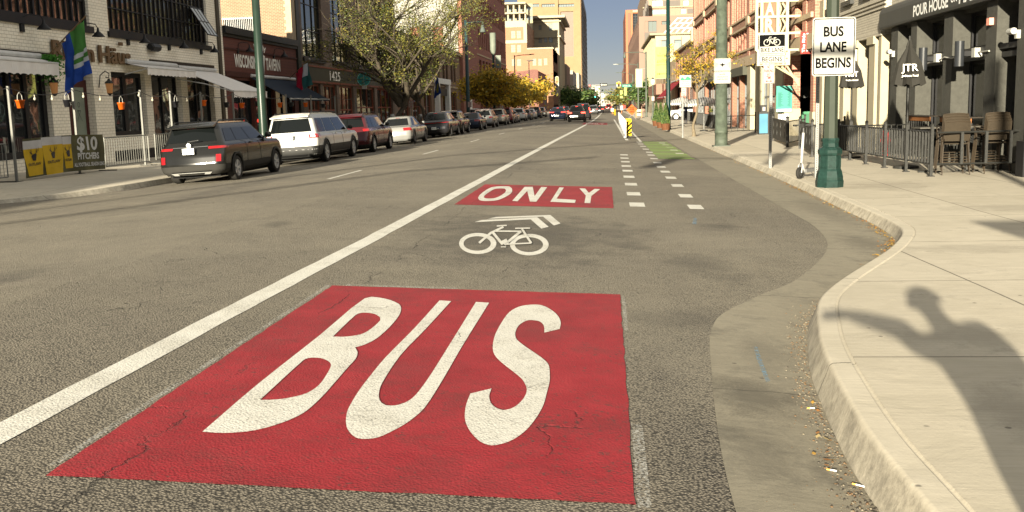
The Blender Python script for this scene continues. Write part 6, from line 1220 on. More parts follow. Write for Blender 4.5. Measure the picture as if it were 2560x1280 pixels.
def parasol(px, ptop, y, r, lab, m, x=None):
    x, zt = PY(px, ptop, y); e = empty('parasol', (x, y, ZS), lab, 'parasol', 'open white parasols on the terrace'); h = zt-ZS; mb = MB(); n = 8
    vs = [(0, 0, h)]+[(r*math.cos(2*math.pi*i/n)*f, r*math.sin(2*math.pi*i/n)*f, h-.42*f**1.2) for f in (.5, 1) for i in range(n)]+[(r*math.cos(2*math.pi*i/n), r*math.sin(2*math.pi*i/n), h-.58) for i in range(n)]
    fs = [(0, 1+i, 1+(i+1) % n) for i in range(n)]+[(1+i+k*n, 1+(i+1) % n+k*n, 1+(i+1) % n+(k+1)*n, 1+i+(k+1)*n) for k in (0, 1) for i in range(n)]
    mb.add(vs, fs); mb.build('canopy', m, e); MB().tube([(0, 0, 0), (0, 0, h)], .025, 8).build('pole', galv, e); MB().lathe([(.25, 0), (.25, .06), (.05, .1)], 14).build('base', blk_m, e)
pw = bpy.data.materials.new('parasol_striped'); MATS['parasol_striped'] = pw; t, ns, ls, b = nt(pw); wv = N(ns, 'ShaderNodeTexWave'); wv.inputs['Scale'].default_value = 2.2; wv.inputs['Distortion'].default_value = 1.5; ls.new(ns.new('ShaderNodeTexCoord').outputs['Object'], wv.inputs[0]); ls.new(mixc(ns, ls, ramp(ns, ls, wv.outputs[1], .7, .8), (.40, .39, .36), (.09, .1, .1)), b.inputs['Base Color'])
parasol(1703, 243, 78, 1.3, 'white patterned open parasol, left one behind the thin signpost', pw); parasol(1760, 241, 62, 1.45, 'white patterned open parasol, right one by the thick grey pole', pw)
def cafe_table(x, y, lab):
    e = empty('cafe_table', (x, y, ZS), lab, 'table', 'terrace tables'); MB().lathe([(.38, .70), (.38, .73)], 18).build('tabletop', mat('table_pale', (.3, .3, .28)), e); MB().tube([(0, 0, 0), (0, 0, .7)], .03, 8).build('leg', blk_m, e); MB().lathe([(.22, 0), (.2, .03)], 12).build('foot', blk_m, e)
def cafe_chair(x, y, rz, lab):
    e = empty('cafe_chair', (x, y, ZS), lab, 'chair', 'black terrace chairs', rz); MB().box(-.21, .21, -.21, .21, .43, .46).build('seat', blk_m, e); mb = MB(); mb.box(-.21, .21, .19, .215, .55, .86); mb.build('backrest', blk_m, e)
    for sx in (-.19, .19):
        for sy in (-.19, .19): MB().tube([(sx, sy, 0), (sx, sy, .44 if sy < 0 else .86)], .014, 5).build('leg', blk_m, e)
for i, (px, py) in enumerate(((1770, 322), (1752, 312), (1728, 304))):
    x, y = G(px, py, ZS); x += .7; cafe_table(x, y, ORD[i]+' of the pale round tables inside the terrace railing'); cafe_chair(x-.5, y+.2, R_(90), ORD[i]+' black chair on the street side of the terrace tables'); cafe_chair(x+.55, y-.1, R_(-90), ORD[i]+' black chair on the wall side of the terrace tables')
# flower boxes
for i, (px, py) in enumerate(((1745, 300), (1775, 306))):
    x, y = G(px, py, ZS); x += .1; e = empty('flower_box', (x, y, .55), ('left', 'right')[i]+' planter of yellow green leaves on the terrace railing', 'planter', 'planters on the terrace railing'); MB().box(-.12, .12, -.7, .7, 0, .2).build('trough', blk_m, e); mb = MB()
    for _ in range(420): c = Vector((rg.gauss(0, .1), rg.uniform(-.7, .7), .2+abs(rg.gauss(0, .16)))); u = Vector((rg.gauss(0, 1), rg.gauss(0, 1), 1)).normalized()*.05; w = u.cross(Vector((rg.gauss(0, 1), rg.gauss(0, 1), 0))).normalized()*.025; mb.mi = rg.randint(0, 2); mb.quad(c-u, c-w, c+u, c+w)
    mb.build('leaves', LOL, e)
# blue kiosk + bin by the entrance
x, y = G(1911, 336, ZS); e = empty('pay_station', (x, y, ZS), 'narrow blue fronted parking pay station by the dark doorway', 'pay station'); MB().box(-.28, .3, 0, .4, 0, 1.15).build('cabinet', blk_m, e); MB().box(-.26, .16, -.02, -.001, .06, 1.05).build('blue_panel', mat('panel_blue', (.05, .16, .24), .6), e); MB().box(-.2, .12, .05, .3, 1.15, 1.5).build('ticket_head', fb, e); MB().box(-.1, .04, .03, .05, 1.2, 1.4).build('screen', sgw, e)
e = empty('wall_sign', (0, 0, 0), 'small red sign with white lettering THE RIDE on the market building', 'sign'); yy = 45; q = lambda px, py: PY(px, py, yy); x0, z1 = q(2002, 80); x1, z0 = q(2031, 134); MB().box(x0, x1, yy, yy+.05, z0, z1).build('board', mat('sign_red', (.2, .02, .015), .6), e); MB().box(lerp(x0, x1, .48), x1-.04, yy-.012, yy-.001, z0+.1, z1-.05).build('picture', mat('pic_pale', (.35, .38, .4)), e)
mb = MB(); put_text(mb, 'The Ride', (lerp(x0, x1, .36), yy-.006, (z0+z1)/2), (0, 0, 1), (-1, 0, 0), (x1-x0)*.24, (z1-z0)*.86, .02); mb.build('lettering', wl, e)
# --- closed black umbrellas
def closed_umb(px, ptop, pbot, y, rad, lab, txt, sub, pfoot):
    x, zt = PY(px, ptop, y); zb = PY(px, pbot, y)[1]; e = empty('closed_umbrella', (x, y, ZS), lab, 'umbrella', 'closed black umbrellas on the pub patio'); h = zt-ZS; hb = zb-ZS; mb = MB(); n = 16; rows = []
    for f, rr in ((0, .02), (.05, .1), (.14, .17), (.16, .2), (.2, .19), (.55, .72), (1, 1.)):
        rows.append([(rad*rr*(1 if k % 2 else .72)*math.cos(2*math.pi*k/n), rad*rr*(1 if k % 2 else .72)*math.sin(2*math.pi*k/n), lerp(h-.06, hb, f)-(.0 if k % 2 else .06*f)) for k in range(n+1)])
    grid(mb, rows); mb.build('folded_canopy', mat('canvas_black', (.018, .017, .014), .8, bmp=.5), e); MB().tube([(0, 0, 0), (0, 0, h)], .025, 8).build('pole', blk_m, e); MB().lathe([(.3, 0), (.3, .06), (.06, .1)], 16).build('base', blk_m, e)
    mb = MB(); put_text(mb, txt, (-rad*.22, -rad*.97, hb+rad*.75), (.97, -.12, 0), (0, .12, .99), rad*.42, rad*.95, .01); put_text(mb, sub, (-rad*.22, -rad*1.02, hb+rad*.42), (.97, -.12, 0), (0, .12, .99), rad*.13, rad*.95, .01); mb.build('lettering', wl, e)
closed_umb(2275, 90, 210, 25.4, .40, 'closed black umbrella lettered JTR in front of the pub pillars', 'JTR', 'Jethaus Real', 400); closed_umb(2131, 125, 216, 30.3, .36, 'closed black umbrella half hidden behind the bus lane sign', 'NÜT', 'Vodka Infused', 380)
# --- bar chairs in two stacks, bar tables
cf = mat('chair_frame', (.035, .026, .017), .5); cm = mat('chair_mesh', (.032, .024, .015), .8, bmp=.6, sc=20)
def bar_chair():
    e = empty('bar_chair', (0, 0, 0)); W_ = .24
    MB().add([(-W_, -.2, .69), (W_, -.2, .69), (W_, .22, .71), (-W_, .22, .71), (-W_, -.2, .67), (W_, -.2, .67), (W_, .22, .69), (-W_, .22, .69)], ((0, 1, 2, 3), (4, 7, 6, 5), (0, 4, 5, 1), (2, 6, 7, 3))).build('seat', cm, e)
    mb = MB(); grid(mb, [[(lerp(-W_*1.05, W_*1.05, i/8), -.24-.05*j/6-.05*(1-((i-4)/4)**2), lerp(.74, 1.14, j/6)+.02*(1-((i-4)/4)**2)*(j/6)) for i in range(9)] for j in range(7)]); mb.build('backrest', cm, e, True)
    MB().tube([(lerp(-W_*1.07, W_*1.07, i/8), -.29-.05*(1-((i-4)/4)**2), 1.15+.02*(1-((i-4)/4)**2)) for i in range(9)], .014, 6).build('top_rail', cf, e)
    for s in (-1, 1):
        MB().tube([(s*W_*1.2, -.27, 0), (s*W_*1.1, -.2, .6), (s*W_*1.14, -.17, .72), (s*W_*1.1, -.24, .8), (s*W_*1.08, -.29, 1.15)], .013, 6).build('leg', cf, e); MB().tube([(s*W_*1.2, .27, 0), (s*W_*1.08, .2, .68)], .013, 6).build('leg', cf, e)
        MB().tube([(s*W_*1.1, -.24, .86), (s*W_*1.2, .05, .9), (s*W_*1.12, .2, .88), (s*W_*1.1, .2, .7)], .012, 6).build('armrest', cf, e)
    for (p, q_) in (((-W_*1.15, .24, .3), (W_*1.15, .24, .3)), ((-W_*1.15, -.24, .22), (W_*1.15, -.24, .22))): MB().tube([p, q_], .011, 6).build('footrest', cf, e)
    return e
bc = bar_chair(); first = True
for s, (cx, cy, rz) in enumerate(((7.62, 23.15, R_(-4)), (8.52, 23.35, R_(6)))):
    for k in range(4):
        o = bc if first else copy_tree(bc); first = False; o.location = (cx, cy+.045*k, ZS+.055*k); o.rotation_euler.z = rz
        tag(o, ('bottom', 'second from bottom', 'second from top', 'topmost')[k]+' brown bar chair in the '+('left', 'right')[s]+' stack behind the black gate', 'bar chair', 'brown bar chairs stacked on the patio')
def bar_table(x, y, lab):
    e = empty('bar_table', (x, y, ZS), lab, 'table', 'black bar height tables on the patio'); MB().box(-.33, .33, -.33, .33, 1.0, 1.03).build('tabletop', mat('top_grey', (.07, .065, .055), .3), e); MB().tube([(0, 0, 0), (0, 0, 1.0)], .035, 8).build('column', blk_m, e); mb = MB(); mb.box(-.25, .25, -.03, .03, 0, .03); mb.box(-.03, .03, -.25, .25, 0.001, .034); mb.build('foot', blk_m, e)
bar_table(7.35, 23.9, 'bar height table left of the left chair stack'); bar_table(8.25, 24.1, 'bar height table between the two chair stacks')
def slat_table(y0, y1, x, lab):
    e = empty('drink_rail', (x, (y0+y1)/2, ZS), lab, 'bar counter', 'wooden fronted slatted counters under the pub windows'); L = (y1-y0)/2; MB().box(-.18, .18, -L, L, 1.18, 1.21).build('countertop', mat('top_dark', (.03, .025, .02), .3), e); MB().box(-.15, -.12, -L+.03, L-.03, 1.06, 1.18).build('apron', mat('apron_wood', (.2, .08, .025), .6), e)
    mb = MB()
    for i in range(11): yy = lerp(-L+.08, L-.08, i/10); mb.box(-.145, -.125, yy-.012, yy+.012, .42, 1.06)
    mb.build('slats', blk_m, e)
    for yy in (-L+.05, L-.05): MB().box(-.14, -.1, yy-.02, yy+.02, 0, 1.06).build('leg', blk_m, e)
slat_table(27.95, 30.1, 8.72, 'left slatted counter with a wooden edge under the pub window'); slat_table(24.9, 27.2, 8.72, 'right slatted counter with a wooden edge under the pub window')
for i, (px, py) in enumerate(((2153, 350),)): x, y = G(px, py, ZS); e = empty('fire_hydrant', (8.3, 31.2, ZS), 'small bright red standpipe glimpsed through the black railing', 'standpipe'); MB().lathe([(.12, 0), (.08, .06), (.08, .55), (.11, .6), (.1, .7), (.03, .78)], 12).build('barrel', mat('hydrant_red', (.5, .02, .02), .4), e, True); MB().tube([(-.15, 0, .45), (.15, 0, .45)], .045, 8).build('outlet', MATS['hydrant_red'], e)
# --- white kick scooter
x, y = G(1999, 447, ZS); tag(MB().box(8.62, 9.0, 21.9, 22.3, ZS, .62).build('bin', fb), 'dark square bin at the right edge of the photo below the camera pillar', 'bin')
e = empty('kick_scooter', (x, y, ZS), 'white electric kick scooter parked beside the green lamp post', 'scooter', rz=R_(-38)); sw = mat('scooter_white', (.34, .34, .33), .45, coat=.3); sd = mat('scooter_dark', (.05, .05, .048), .5); YX = Matrix.Rotation(R_(90), 4, 'Y')
wh = lambda cy: Matrix.Translation((0, cy, .13)) @ YX
for cy, nm in ((0, 'front_wheel'), (.92, 'rear_wheel')): w = MB().lathe([(.08, -.03), (.115, -.035), (.13, -.02), (.13, .02), (.115, .035), (.08, .03)], 20, M=wh(cy)).build(nm, tyre_m, e, True); MB().lathe([(.085, -.025), (.04, -.035), (.04, .035), (.085, .025)], 14, M=wh(cy)).build('hub', sd, w)
MB().tube([(0, .0, .13), (0, .04, .3), (0, .10, .38)], .03, 8).build('fork', sd, e)
for sx in (-.045, .045): MB().tube([(sx, 0, .13), (sx, .03, .27), (sx*.6, .06, .33)], .014, 6).build('fork_blade', sw, e)
MB().tube([(0, .07, .34), (0, .14, 1.0)], [.034, .030], 10).build('stem', sw, e, True); MB().tube([(0, .142, 1.0), (0, .15, 1.14)], .022, 8).build('steering_column', sd, e)
MB().tube([(-.26, .17, 1.16), (-.1, .14, 1.17), (0, .15, 1.16), (.1, .14, 1.17), (.26, .17, 1.16)], .014, 8).build('handlebar', sd, e)
for sx in (-.22, .22): MB().tube([(sx-.05, .17, 1.16), (sx+.05, .17, 1.16)], .02, 8).build('grip', blk_m, e); MB().tube([(sx*.7, .15, 1.17), (sx*.85, .08, 1.15)], .008, 5).build('brake_lever', blk_m, e)
MB().box(-.05, .05, .08, .2, 1.12, 1.2).build('display', blk_m, e); MB().add([(-.085, .16, .13), (.085, .16, .13), (.085, .82, .13), (-.085, .82, .13), (-.085, .16, .2), (.085, .16, .2), (.085, .82, .2), (-.085, .82, .2)], ((3, 2, 1, 0), (4, 5, 6, 7), (0, 1, 5, 4), (1, 2, 6, 5), (2, 3, 7, 6), (3, 0, 4, 7))).build('deck', mat('deck_grey', (.13, .13, .125), .6), e)
MB().tube([(0, .08, .3), (0, .13, .2), (0, .2, .17)], .045, 8).build('neck', sw, e); MB().tube([(0, 1.07, .2), (0, 1.0, .29), (0, .86, .27), (0, .78, .2)], .05, 8).build('rear_fender', mat('fender_lilac', (.45, .42, .5), .3), e, True); MB().tube([(.05, .45, .12), (.14, .5, .01)], .009, 5).build('kickstand', sd, e)
# --- object marker, posts, work zone
yb = mat('marker_yellow', (.42, .29, .008), .7, var=.05)
def marker(px, py, w, h, lab, yo=0):
    x, y = RD(px, py); z = gz(x); e = empty('object_marker', (x, y, z), lab, 'road marker', 'yellow and black striped markers'); MB().poly([rrect(-w/2, w/2, .12, h, .06)], lambda a, b: Vector((a, 0, b)), .01, Vector((0, -1, 0))).build('panel', yb, e); MB().lathe([(.14, 0), (.14, .05), (.05, .07), (.03, .16)], 12).build('base', blk_m, e); mb = MB(); n = int((h-.1)/.22)
    for i in range(-1, n+1):
        z0 = .16+i*.24; pts = [(-w/2, z0), (w/2, z0+w), (w/2, z0+w+.11), (-w/2, z0+.11)]; pts = [(a, min(max(b, .14), h-.03)) for a, b in pts]
        if max(p[1] for p in pts)-min(p[1] for p in pts) > .06 and len({round(p[1], 3) for p in pts}) > 2: mb.poly([pts], lambda a, b: Vector((a, -.004, b)))
    mb.build('stripes', ink, e)
marker(1571, 346, .34, 1.02, 'tall yellow and black striped marker at the near end of the white posts'); marker(1537, 290, .34, 1.05, 'small distant yellow and black striped marker beyond the white posts')
x0, y0 = RD(1569, 346); x1, y1 = RD(1544, 291); fp = mat('post_white', (.42, .42, .41), .6, var=.05)
e0 = empty('flexible_post', (0, 0, 0)); MB().lathe([(.045, .03), (.045, .93), (.03, .97)], 10).build('tube', fp, e0, True); MB().lathe([(.12, 0), (.1, .03), (.05, .05)], 10).build('foot', blk_m, e0); MB().lathe([(.047, .72), (.047, .82)], 10).build('reflector_band', mat('band_grey', (.5, .5, .5), .3), e0)
for i in range(10):
    o = e0 if i == 0 else copy_tree(e0); t = (1/(1+i*.19)); y = 52.5+i*6.2; x = lerp(x0, x1, (y-y0)/(y1-y0)); o.location = (x-.1, y, gz(x)); tag(o, ORD[i]+' white flexible post in the row behind the striped marker', 'delineator post', 'white flexible posts in a row')
kw_ = tag(MB().box(-.09, .09, 0, 48, 0, .09).build('kerb_rail', fp), 'low white separator kerb running under the row of flexible posts', 'separator'); kw_.location = (x0-.1, y0, gz(x0)); kw_.rotation_euler.z = -math.atan2(x1-x0, y1-y0)
x, y = RD(1580, 299); e = empty('roadwork_sign', (x, y, gz(x)), 'orange diamond sign reading ROAD WORK AHEAD on a tripod', 'road sign'); s_ = 1.05
MB().poly([[(0, .25), (s_*.62, .25+s_*.62), (0, .25+s_*1.24), (-s_*.62, .25+s_*.62)]], lambda a, b: Vector((a, 0, b+.25)), .02, Vector((0, -1, 0))).build('face', mat('sign_orange', (.42, .075, .01), .7, var=.03), e)
mb = MB(); [put_text(mb, t, (0, -.006, z), (1, 0, 0), (0, 0, 1), .15, w, .03) for t, z, w in (('ROAD', 1.32, .5), ('WORK', 1.1, .62), ('AHEAD', .86, .52))]; mb.build('lettering', ink, e)
for a in (90, 210, 330): MB().tube([(0, .1, .6), (.6*math.cos(R_(a)), .1+.6*math.sin(R_(a)), 0)], .025, 5).build('leg', galv, e)
MB().tube([(0, .03, 1.7), (0, .03, 2.2)], .015, 5).build('flag_staff', galv, e)
x, y = G(1597, 294, ZS); e = empty('barricade', (x, y, ZS), 'pale orange plastic barricade standing on the sidewalk corner', 'barricade'); bo = mat('barricade_orange', (.38, .15, .06), .6)
for xx in (-.35, .35): MB().box(xx-.06, xx+.06, -.2, .2, 0, 1.05).build('upright', bo, e)
for zz in (.25, .75): MB().box(-.35, .35, -.03, .03, zz, zz+.28).build('board', mat('board_white_orange', (.62, .42, .3)), e)
x, y = RD(1559, 281); e = empty('stop_paddle', (x, y, gz(x)), 'round red warning sign standing low beside the orange diamond sign', 'road sign'); MB().poly([[(.5*math.cos(R_(22.5+45*i)), 1.3+.5*math.sin(R_(22.5+45*i))) for i in range(8)]], lambda a, b: Vector((a, 0, b)), .02, Vector((0, -1, 0))).build('face', mat('sign_red2', (.45, .03, .02)), e); MB().tube([(0, .03, 0), (0, .03, 1.3)], .03, 6).build('stand', galv, e)
for i, (px, py, w, h) in enumerate(((1541, 278, .25, 1.5), (1531, 285, .3, 1.1), (1554, 283, .28, 1.6), (1548, 280, .2, 1.9))): x, y = RD(px, py); e = empty('channelizer', (x, y, gz(x)), ('white board on a stand at the work zone', 'white and red leaning marker left of the striped one', 'white panel standing nearest the red round sign', 'tall thin white marker in the work zone')[i], 'road marker'); MB().box(-w, w, -.02, .02, h*.4, h).build('board', sgw, e); MB().box(-.05, .05, -.05, .05, 0, h*.4).build('stand', mat('cone_orange', (.6, .15, .03)), e)
# --- traffic signals at the crossing
def signal(x, y, z, lab, lit='r', facing=True, s=1.0, border=False):
    e = empty('traffic_light', (x, y, z), lab, 'traffic light', 'traffic lights on the mast arm')
    if border: MB().poly([rrect(-.34*s, .34*s, -.72*s, .72*s, .2)], lambda a, b: Vector((a, .02, b)), .02, Vector((0, -1, 0))).build('backplate_border', mat('border_yellow', (.4, .36, .12), .6), e)
    MB().box(-.22*s, .22*s, -.1, .12, -.62*s, .62*s).build('housing', mat('signal_yellow', (.16, .1, .01)) if border else fb, e)
    for k, (c, n) in enumerate(((( .8, .05, .03), 'r'), ((.35, .2, .02), 'y'), ((.02, .5, .3), 'g'))):
        on = n == lit; m = mat('lamp_on_'+n, c, .3, var=0, emit=4) if on else mat('lamp_off_'+n, tuple(v*.12 for v in c), .3, var=0); M = Matrix.Translation((0, -.1, (.4-.4*k)*s)) @ Matrix.Rotation(R_(90), 4, 'X'); MB().lathe([(.15*s, 0), (.14*s, .03), (.05, .05)], 16, M=M).build('lens', m, e); MB().lathe([(.17*s, .0), (.17*s, .14)], 14, M=M).build('visor', fb, e) if False else None
ym = 205
px_, zz = PY(1474, 218, ym); signal(px_, ym, zz, 'black traffic light showing red on the left end of the mast arm', s=.85)
p2, z2 = PY(1547, 212, ym); signal(p2, ym, z2, 'yellow bordered traffic light showing red over the bike lane', s=.85, border=True)
e = empty('signal_mast', (5.4, ym+.3, ZS), 'traffic signal pole with a long mast arm over the crossing', 'pole'); MB().lathe([(.2, 0), (.14, 7.5)], 10).build('shaft', gpg, e); MB().tube([(0, 0, z2+.12-ZS), (px_-5.6, 0, zz+.25-ZS)], [.12, .06], 8).build('mast_arm', gpg, e); MB().tube([(0, 0, 7.4), (-1.5, 0, 8.0), (-3.4, 0, 8.0)], .06, 6).build('lamp_arm', gpg, e)
e = empty('one_way_sign', (0, 0, 0), 'black and white one way arrow sign hanging from the mast arm', 'road sign'); q = lambda px, py: PY(px, py, ym-.1); a, b = q(1500, 216), q(1518, 208); MB().box(a[0], b[0], ym-.1, ym-.06, a[1], b[1]).build('plate', ink, e); cz = (a[1]+b[1])/2; MB().poly([[(a[0]+.06, cz), (a[0]+.4, cz+.26), (a[0]+.4, cz+.14), (b[0]-.08, cz+.14), (b[0]-.08, cz-.14), (a[0]+.4, cz-.14), (a[0]+.4, cz-.26)]], lambda x, z: Vector((x, ym-.11, z))).build('arrow', sgw, e); lines(e, ym-.112, [('ONE WAY', a[0]+.42, b[0]-.15, cz-.07, .15)])
e = empty('street_name_sign', (0, 0, 0), 'bright green street name sign reading 15th St beside the right traffic light', 'road sign'); a, b = q(1555, 218), q(1580, 211); MB().box(a[0], b[0], ym-.1, ym-.06, a[1], b[1]).build('plate', mat('name_green', (.015, .17, .12), .6), e); lines(e, ym-.1, [('15th St', a[0]+.25, b[0]-.3, a[1]+.12, .32)], sgw)
e = empty('notice_board', (0, 0, 0), 'yellow and white notice board left of the green street name sign', 'road sign'); a, b = q(1541, 216), q(1552, 206); MB().box(a[0], b[0], ym-.1, ym-.06, a[1], (a[1]+b[1])/2).build('white_half', sgw, e); MB().box(a[0], b[0], ym-.1, ym-.06, (a[1]+b[1])/2+.01, b[1]).build('yellow_half', yb, e)
y3 = 420; e = empty('signal_mast', (5.6, y3, -.1), 'second traffic signal mast far behind the first crossing', 'pole'); MB().lathe([(.25, 0), (.2, 7)], 8).build('shaft', gpg, e); MB().tube([(0, 0, 6.5), (-17, 0, 6.9)], .15, 6).build('mast_arm', gpg, e)
a, b = PY(1527, 241, y3), PY(1547, 237, y3); e = empty('street_name_sign', (0, 0, 0), 'long pale green street name sign on the far second mast', 'road sign'); MB().box(a[0], b[0], y3-.3, y3-.2, a[1], b[1]+.3).build('plate', MATS['name_green'], e)
x, z = PY(1488, 239, y3); signal(x, y3-.3, z, 'far traffic light showing green over the left lanes', 'g', s=1.3)
# --- person on the terrace, photographer, off-frame signal
def skin_person(name, label, joints, edges, clothes, loc, rz=0, extra=None):
    """one continuous body: skeleton (name: (pos, radius)) grown by a skin modifier"""
    names = list(joints); me = bpy.data.meshes.new('body'); me.from_pydata([joints[n][0] for n in names], [(names.index(a), names.index(b)) for a, b in edges], []); o = bpy.data.objects.new('body', me); COL.objects.link(o)
    sk_ = o.modifiers.new('skin', 'SKIN'); sk_.use_smooth_shade = True
    for i, n in enumerate(names): r = joints[n][1]; me.skin_vertices[0].data[i].radius = (r, r*(joints[n][2] if len(joints[n]) > 2 else 1)); 
    me.skin_vertices[0].data[names.index('pelvis')].use_root = True
    sb = o.modifiers.new('sub', 'SUBSURF'); sb.levels = 1; sb.render_levels = 1
    bpy.context.view_layer.update(); m2 = bpy.data.meshes.new_from_object(o.evaluated_get(bpy.context.evaluated_depsgraph_get())); bpy.data.objects.remove(o)
    b = bpy.data.objects.new(name, m2); COL.objects.link(b); tag(b, label, 'person'); b.location = loc; b.rotation_euler.z = rz
    ms = [clothes['skin'], clothes['top'], clothes['legs'], clothes['shoe']]; m2.materials.clear(); [m2.materials.append(m) for m in ms]
    for p in m2.polygons:
        c = p.center; p.material_index = 3 if c.z < .09 else 2 if c.z < .98 and abs(c.x) < .3 else 1 if c.z < 1.47 and not clothes['bare'](c) else 0; p.use_smooth = True
    return b
def std_joints(arm_r, arm_l, s=1.0):
    J = {'pelvis': ((0, 0, .98), .15, .75), 'waist': ((0, 0, 1.12), .135, .75), 'chest': ((0, -.01, 1.32), .165, .72), 'neck': ((0, 0, 1.49), .06), 'jaw': ((0, .02, 1.57), .07), 'head': ((0, .015, 1.66), .092), 'crown': ((0, 0, 1.72), .075),
         'hip_r': ((.1, 0, .92), .095), 'knee_r': ((.11, .02, .5), .062), 'ank_r': ((.12, -.02, .1), .045), 'toe_r': ((.13, .16, .04), .04), 'hip_l': ((-.1, 0, .92), .095), 'knee_l': ((-.11, .02, .5), .062), 'ank_l': ((-.12, -.02, .1), .045), 'toe_l': ((-.13, .16, .04), .04)}
    E_ = [('pelvis', 'waist'), ('waist', 'chest'), ('chest', 'neck'), ('neck', 'jaw'), ('jaw', 'head'), ('head', 'crown'), ('pelvis', 'hip_r'), ('hip_r', 'knee_r'), ('knee_r', 'ank_r'), ('ank_r', 'toe_r'), ('pelvis', 'hip_l'), ('hip_l', 'knee_l'), ('knee_l', 'ank_l'), ('ank_l', 'toe_l')]
    for sfx, arm, sg in (('r', arm_r, 1), ('l', arm_l, -1)):
        J['sh_'+sfx] = ((sg*.19, 0, 1.42), .065); J['el_'+sfx] = (arm[0], .045*s); J['wr_'+sfx] = (arm[1], .03*s); d = (Vector(arm[1])-Vector(arm[0])).normalized(); p = Vector(arm[1])+d*.08; J['palm_'+sfx] = (tuple(p), .035, .5)
        E_ += [('chest', 'sh_'+sfx), ('sh_'+sfx, 'el_'+sfx), ('el_'+sfx, 'wr_'+sfx), ('wr_'+sfx, 'palm_'+sfx)]; side = d.orthogonal().normalized()
        for k in range(4): f1 = p+side*(-.027+.018*k)+d*.035; f2 = f1+d*(.035+.008*(k in (1, 2)))+Vector((0, .012, -.008)); J['f%d%s' % (k, sfx)] = (tuple(f1), .009); J['g%d%s' % (k, sfx)] = (tuple(f2), .007); E_ += [('palm_'+sfx, 'f%d%s' % (k, sfx)), ('f%d%s' % (k, sfx), 'g%d%s' % (k, sfx))]
        t1 = p+side*.045-d*.01; J['th'+sfx] = (tuple(t1+d*.02), .01); E_.append(('palm_'+sfx, 'th'+sfx))
    return J, E_
hair = mat('hair_dark', (.03, .02, .015), .7); skn = mat('skin', (.45, .27, .19), .5, var=.05)
def person(label, loc, rz, top, legs, arms, hairm=hair, scale=None, fat=1.):
    J, E_ = std_joints(*arms, s=fat); b = skin_person('person', label, J, E_, dict(skin=skn, top=top, legs=legs, shoe=blk_m, bare=lambda c: abs(c.x) > .3 and False), loc, rz)
    mb = MB(); rows = [[(.102*math.sin(t)*math.cos(a), .0+.108*math.sin(t)*math.sin(a), 1.665+.115*math.cos(t)) for a in [R_(150+240*i/12) for i in range(13)]] for t in (.01, .4, .8, 1.2, 1.6, 1.9)]; grid(mb, rows); rows = [[(.103*math.sin(t)*math.cos(a), .0+.107*math.sin(t)*math.sin(a), 1.665+.116*math.cos(t)) for a in [R_(i*20) for i in range(19)]] for t in (.01, .4, .8, 1.05)]; grid(mb, rows); mb.build('hair', hairm, b, True)
    mb = MB(); mb.add([(-.012, .1, 1.63), (.012, .1, 1.63), (0, .125, 1.635), (0, .1, 1.675)], ((0, 1, 2), (0, 2, 3), (1, 3, 2))); mb.build('nose', skn, b); 
    for sx in (-.033, .033): MB().lathe([(.001, -.009), (.008, -.005), (.008, .005), (.001, .009)], 8, (sx, .093, 1.675)).build('eye', ink, b)
    MB().tube([(-.022, .092, 1.6), (0, .1, 1.598), (.022, .092, 1.6)], .004, 5).build('mouth', mat('lip', (.3, .1, .08)), b)
    for sx in (-1, 1): MB().lathe([(.01, -.03), (.02, -.01), (.022, .015), (.008, .032)], 8, (sx*.096, .0, 1.65)).build('ear', skn, b)
    if scale: b.scale = scale; b.rotation_euler.y = -_tl
    return b
x, y = G(1705, 311, ZS); person('person in dark clothes standing on the parasol terrace', (x+.3, y, ZS), R_(120), mat('shirt_navy', (.015, .018, .035), .9), mat('trousers_dark', (.03, .03, .035), .9), (((.27, .08, 1.15), (.2, .25, 1.0)), ((-.27, .06, 1.15), (-.25, .2, 1.0))))
# the photographer: standing right of the camera, phone held out to the left where the picture is taken
ph = (1.28, .42, -.14); _tl, _sc = R_(15), (1.28, 1.1, 1.1)
def to_local(p):
    q = Matrix.Rotation(_tl, 3, 'Y') @ (Vector(p)-Vector(ph)); return (q.x/_sc[0], q.y/_sc[1], q.z/_sc[2])
person('person standing beside the camera holding a phone out to one side, casting the long shadow', ph, 0, mat('jacket_green', (.04, .05, .035), .9), mat('jeans', (.03, .045, .08), .9), (((.2, .0, 1.18), (.08, .16, 1.1)), (to_local((.50, .12, 1.47)), to_local((.14, -.06, 1.60)))), scale=_sc, fat=1.55)
e = tag(MB().box(-.085, .075, -.034, -.026, 1.56, 1.64).build('phone', fb), 'black phone held sideways in the outstretched hand', 'phone')
# traffic signal behind the camera: throws the pole and arm shadows seen on the pavement
e = empty('signal_mast', (3.2, -1.6, -.05), 'steel signal pole with a long arm across the street behind the camera', 'pole')
MB().lathe([(.22, 0), (.2, .1), (.14, .3), (.1, 7.9)], 12).build('shaft', gpg, e, True); MB().tube([(0, 0, 7.0), (-5, 0, 7.2), (-9.5, 0, 7.3)], [.11, .08, .05], 8).build('mast_arm', gpg, e); MB().poly([[(-1.75, 3.28), (-.12, 3.28), (-.12, 1.9), (-.7, 1.9), (-1.1, 2.6)]], lambda a, b: Vector((a, 0, b)), .03, Vector((0, -1, 0))).build('hanging_sign', fb, e); MB().box(-1.6, -.7, -.02, .02, 6.8, 7.3).build('sign_panel', galv, e)
for k, xx in enumerate((-5.2, -8.6)): signal(3.2+xx, -1.4, 6.7, ('nearer', 'farther')[k]+' traffic light on the arm behind the camera')
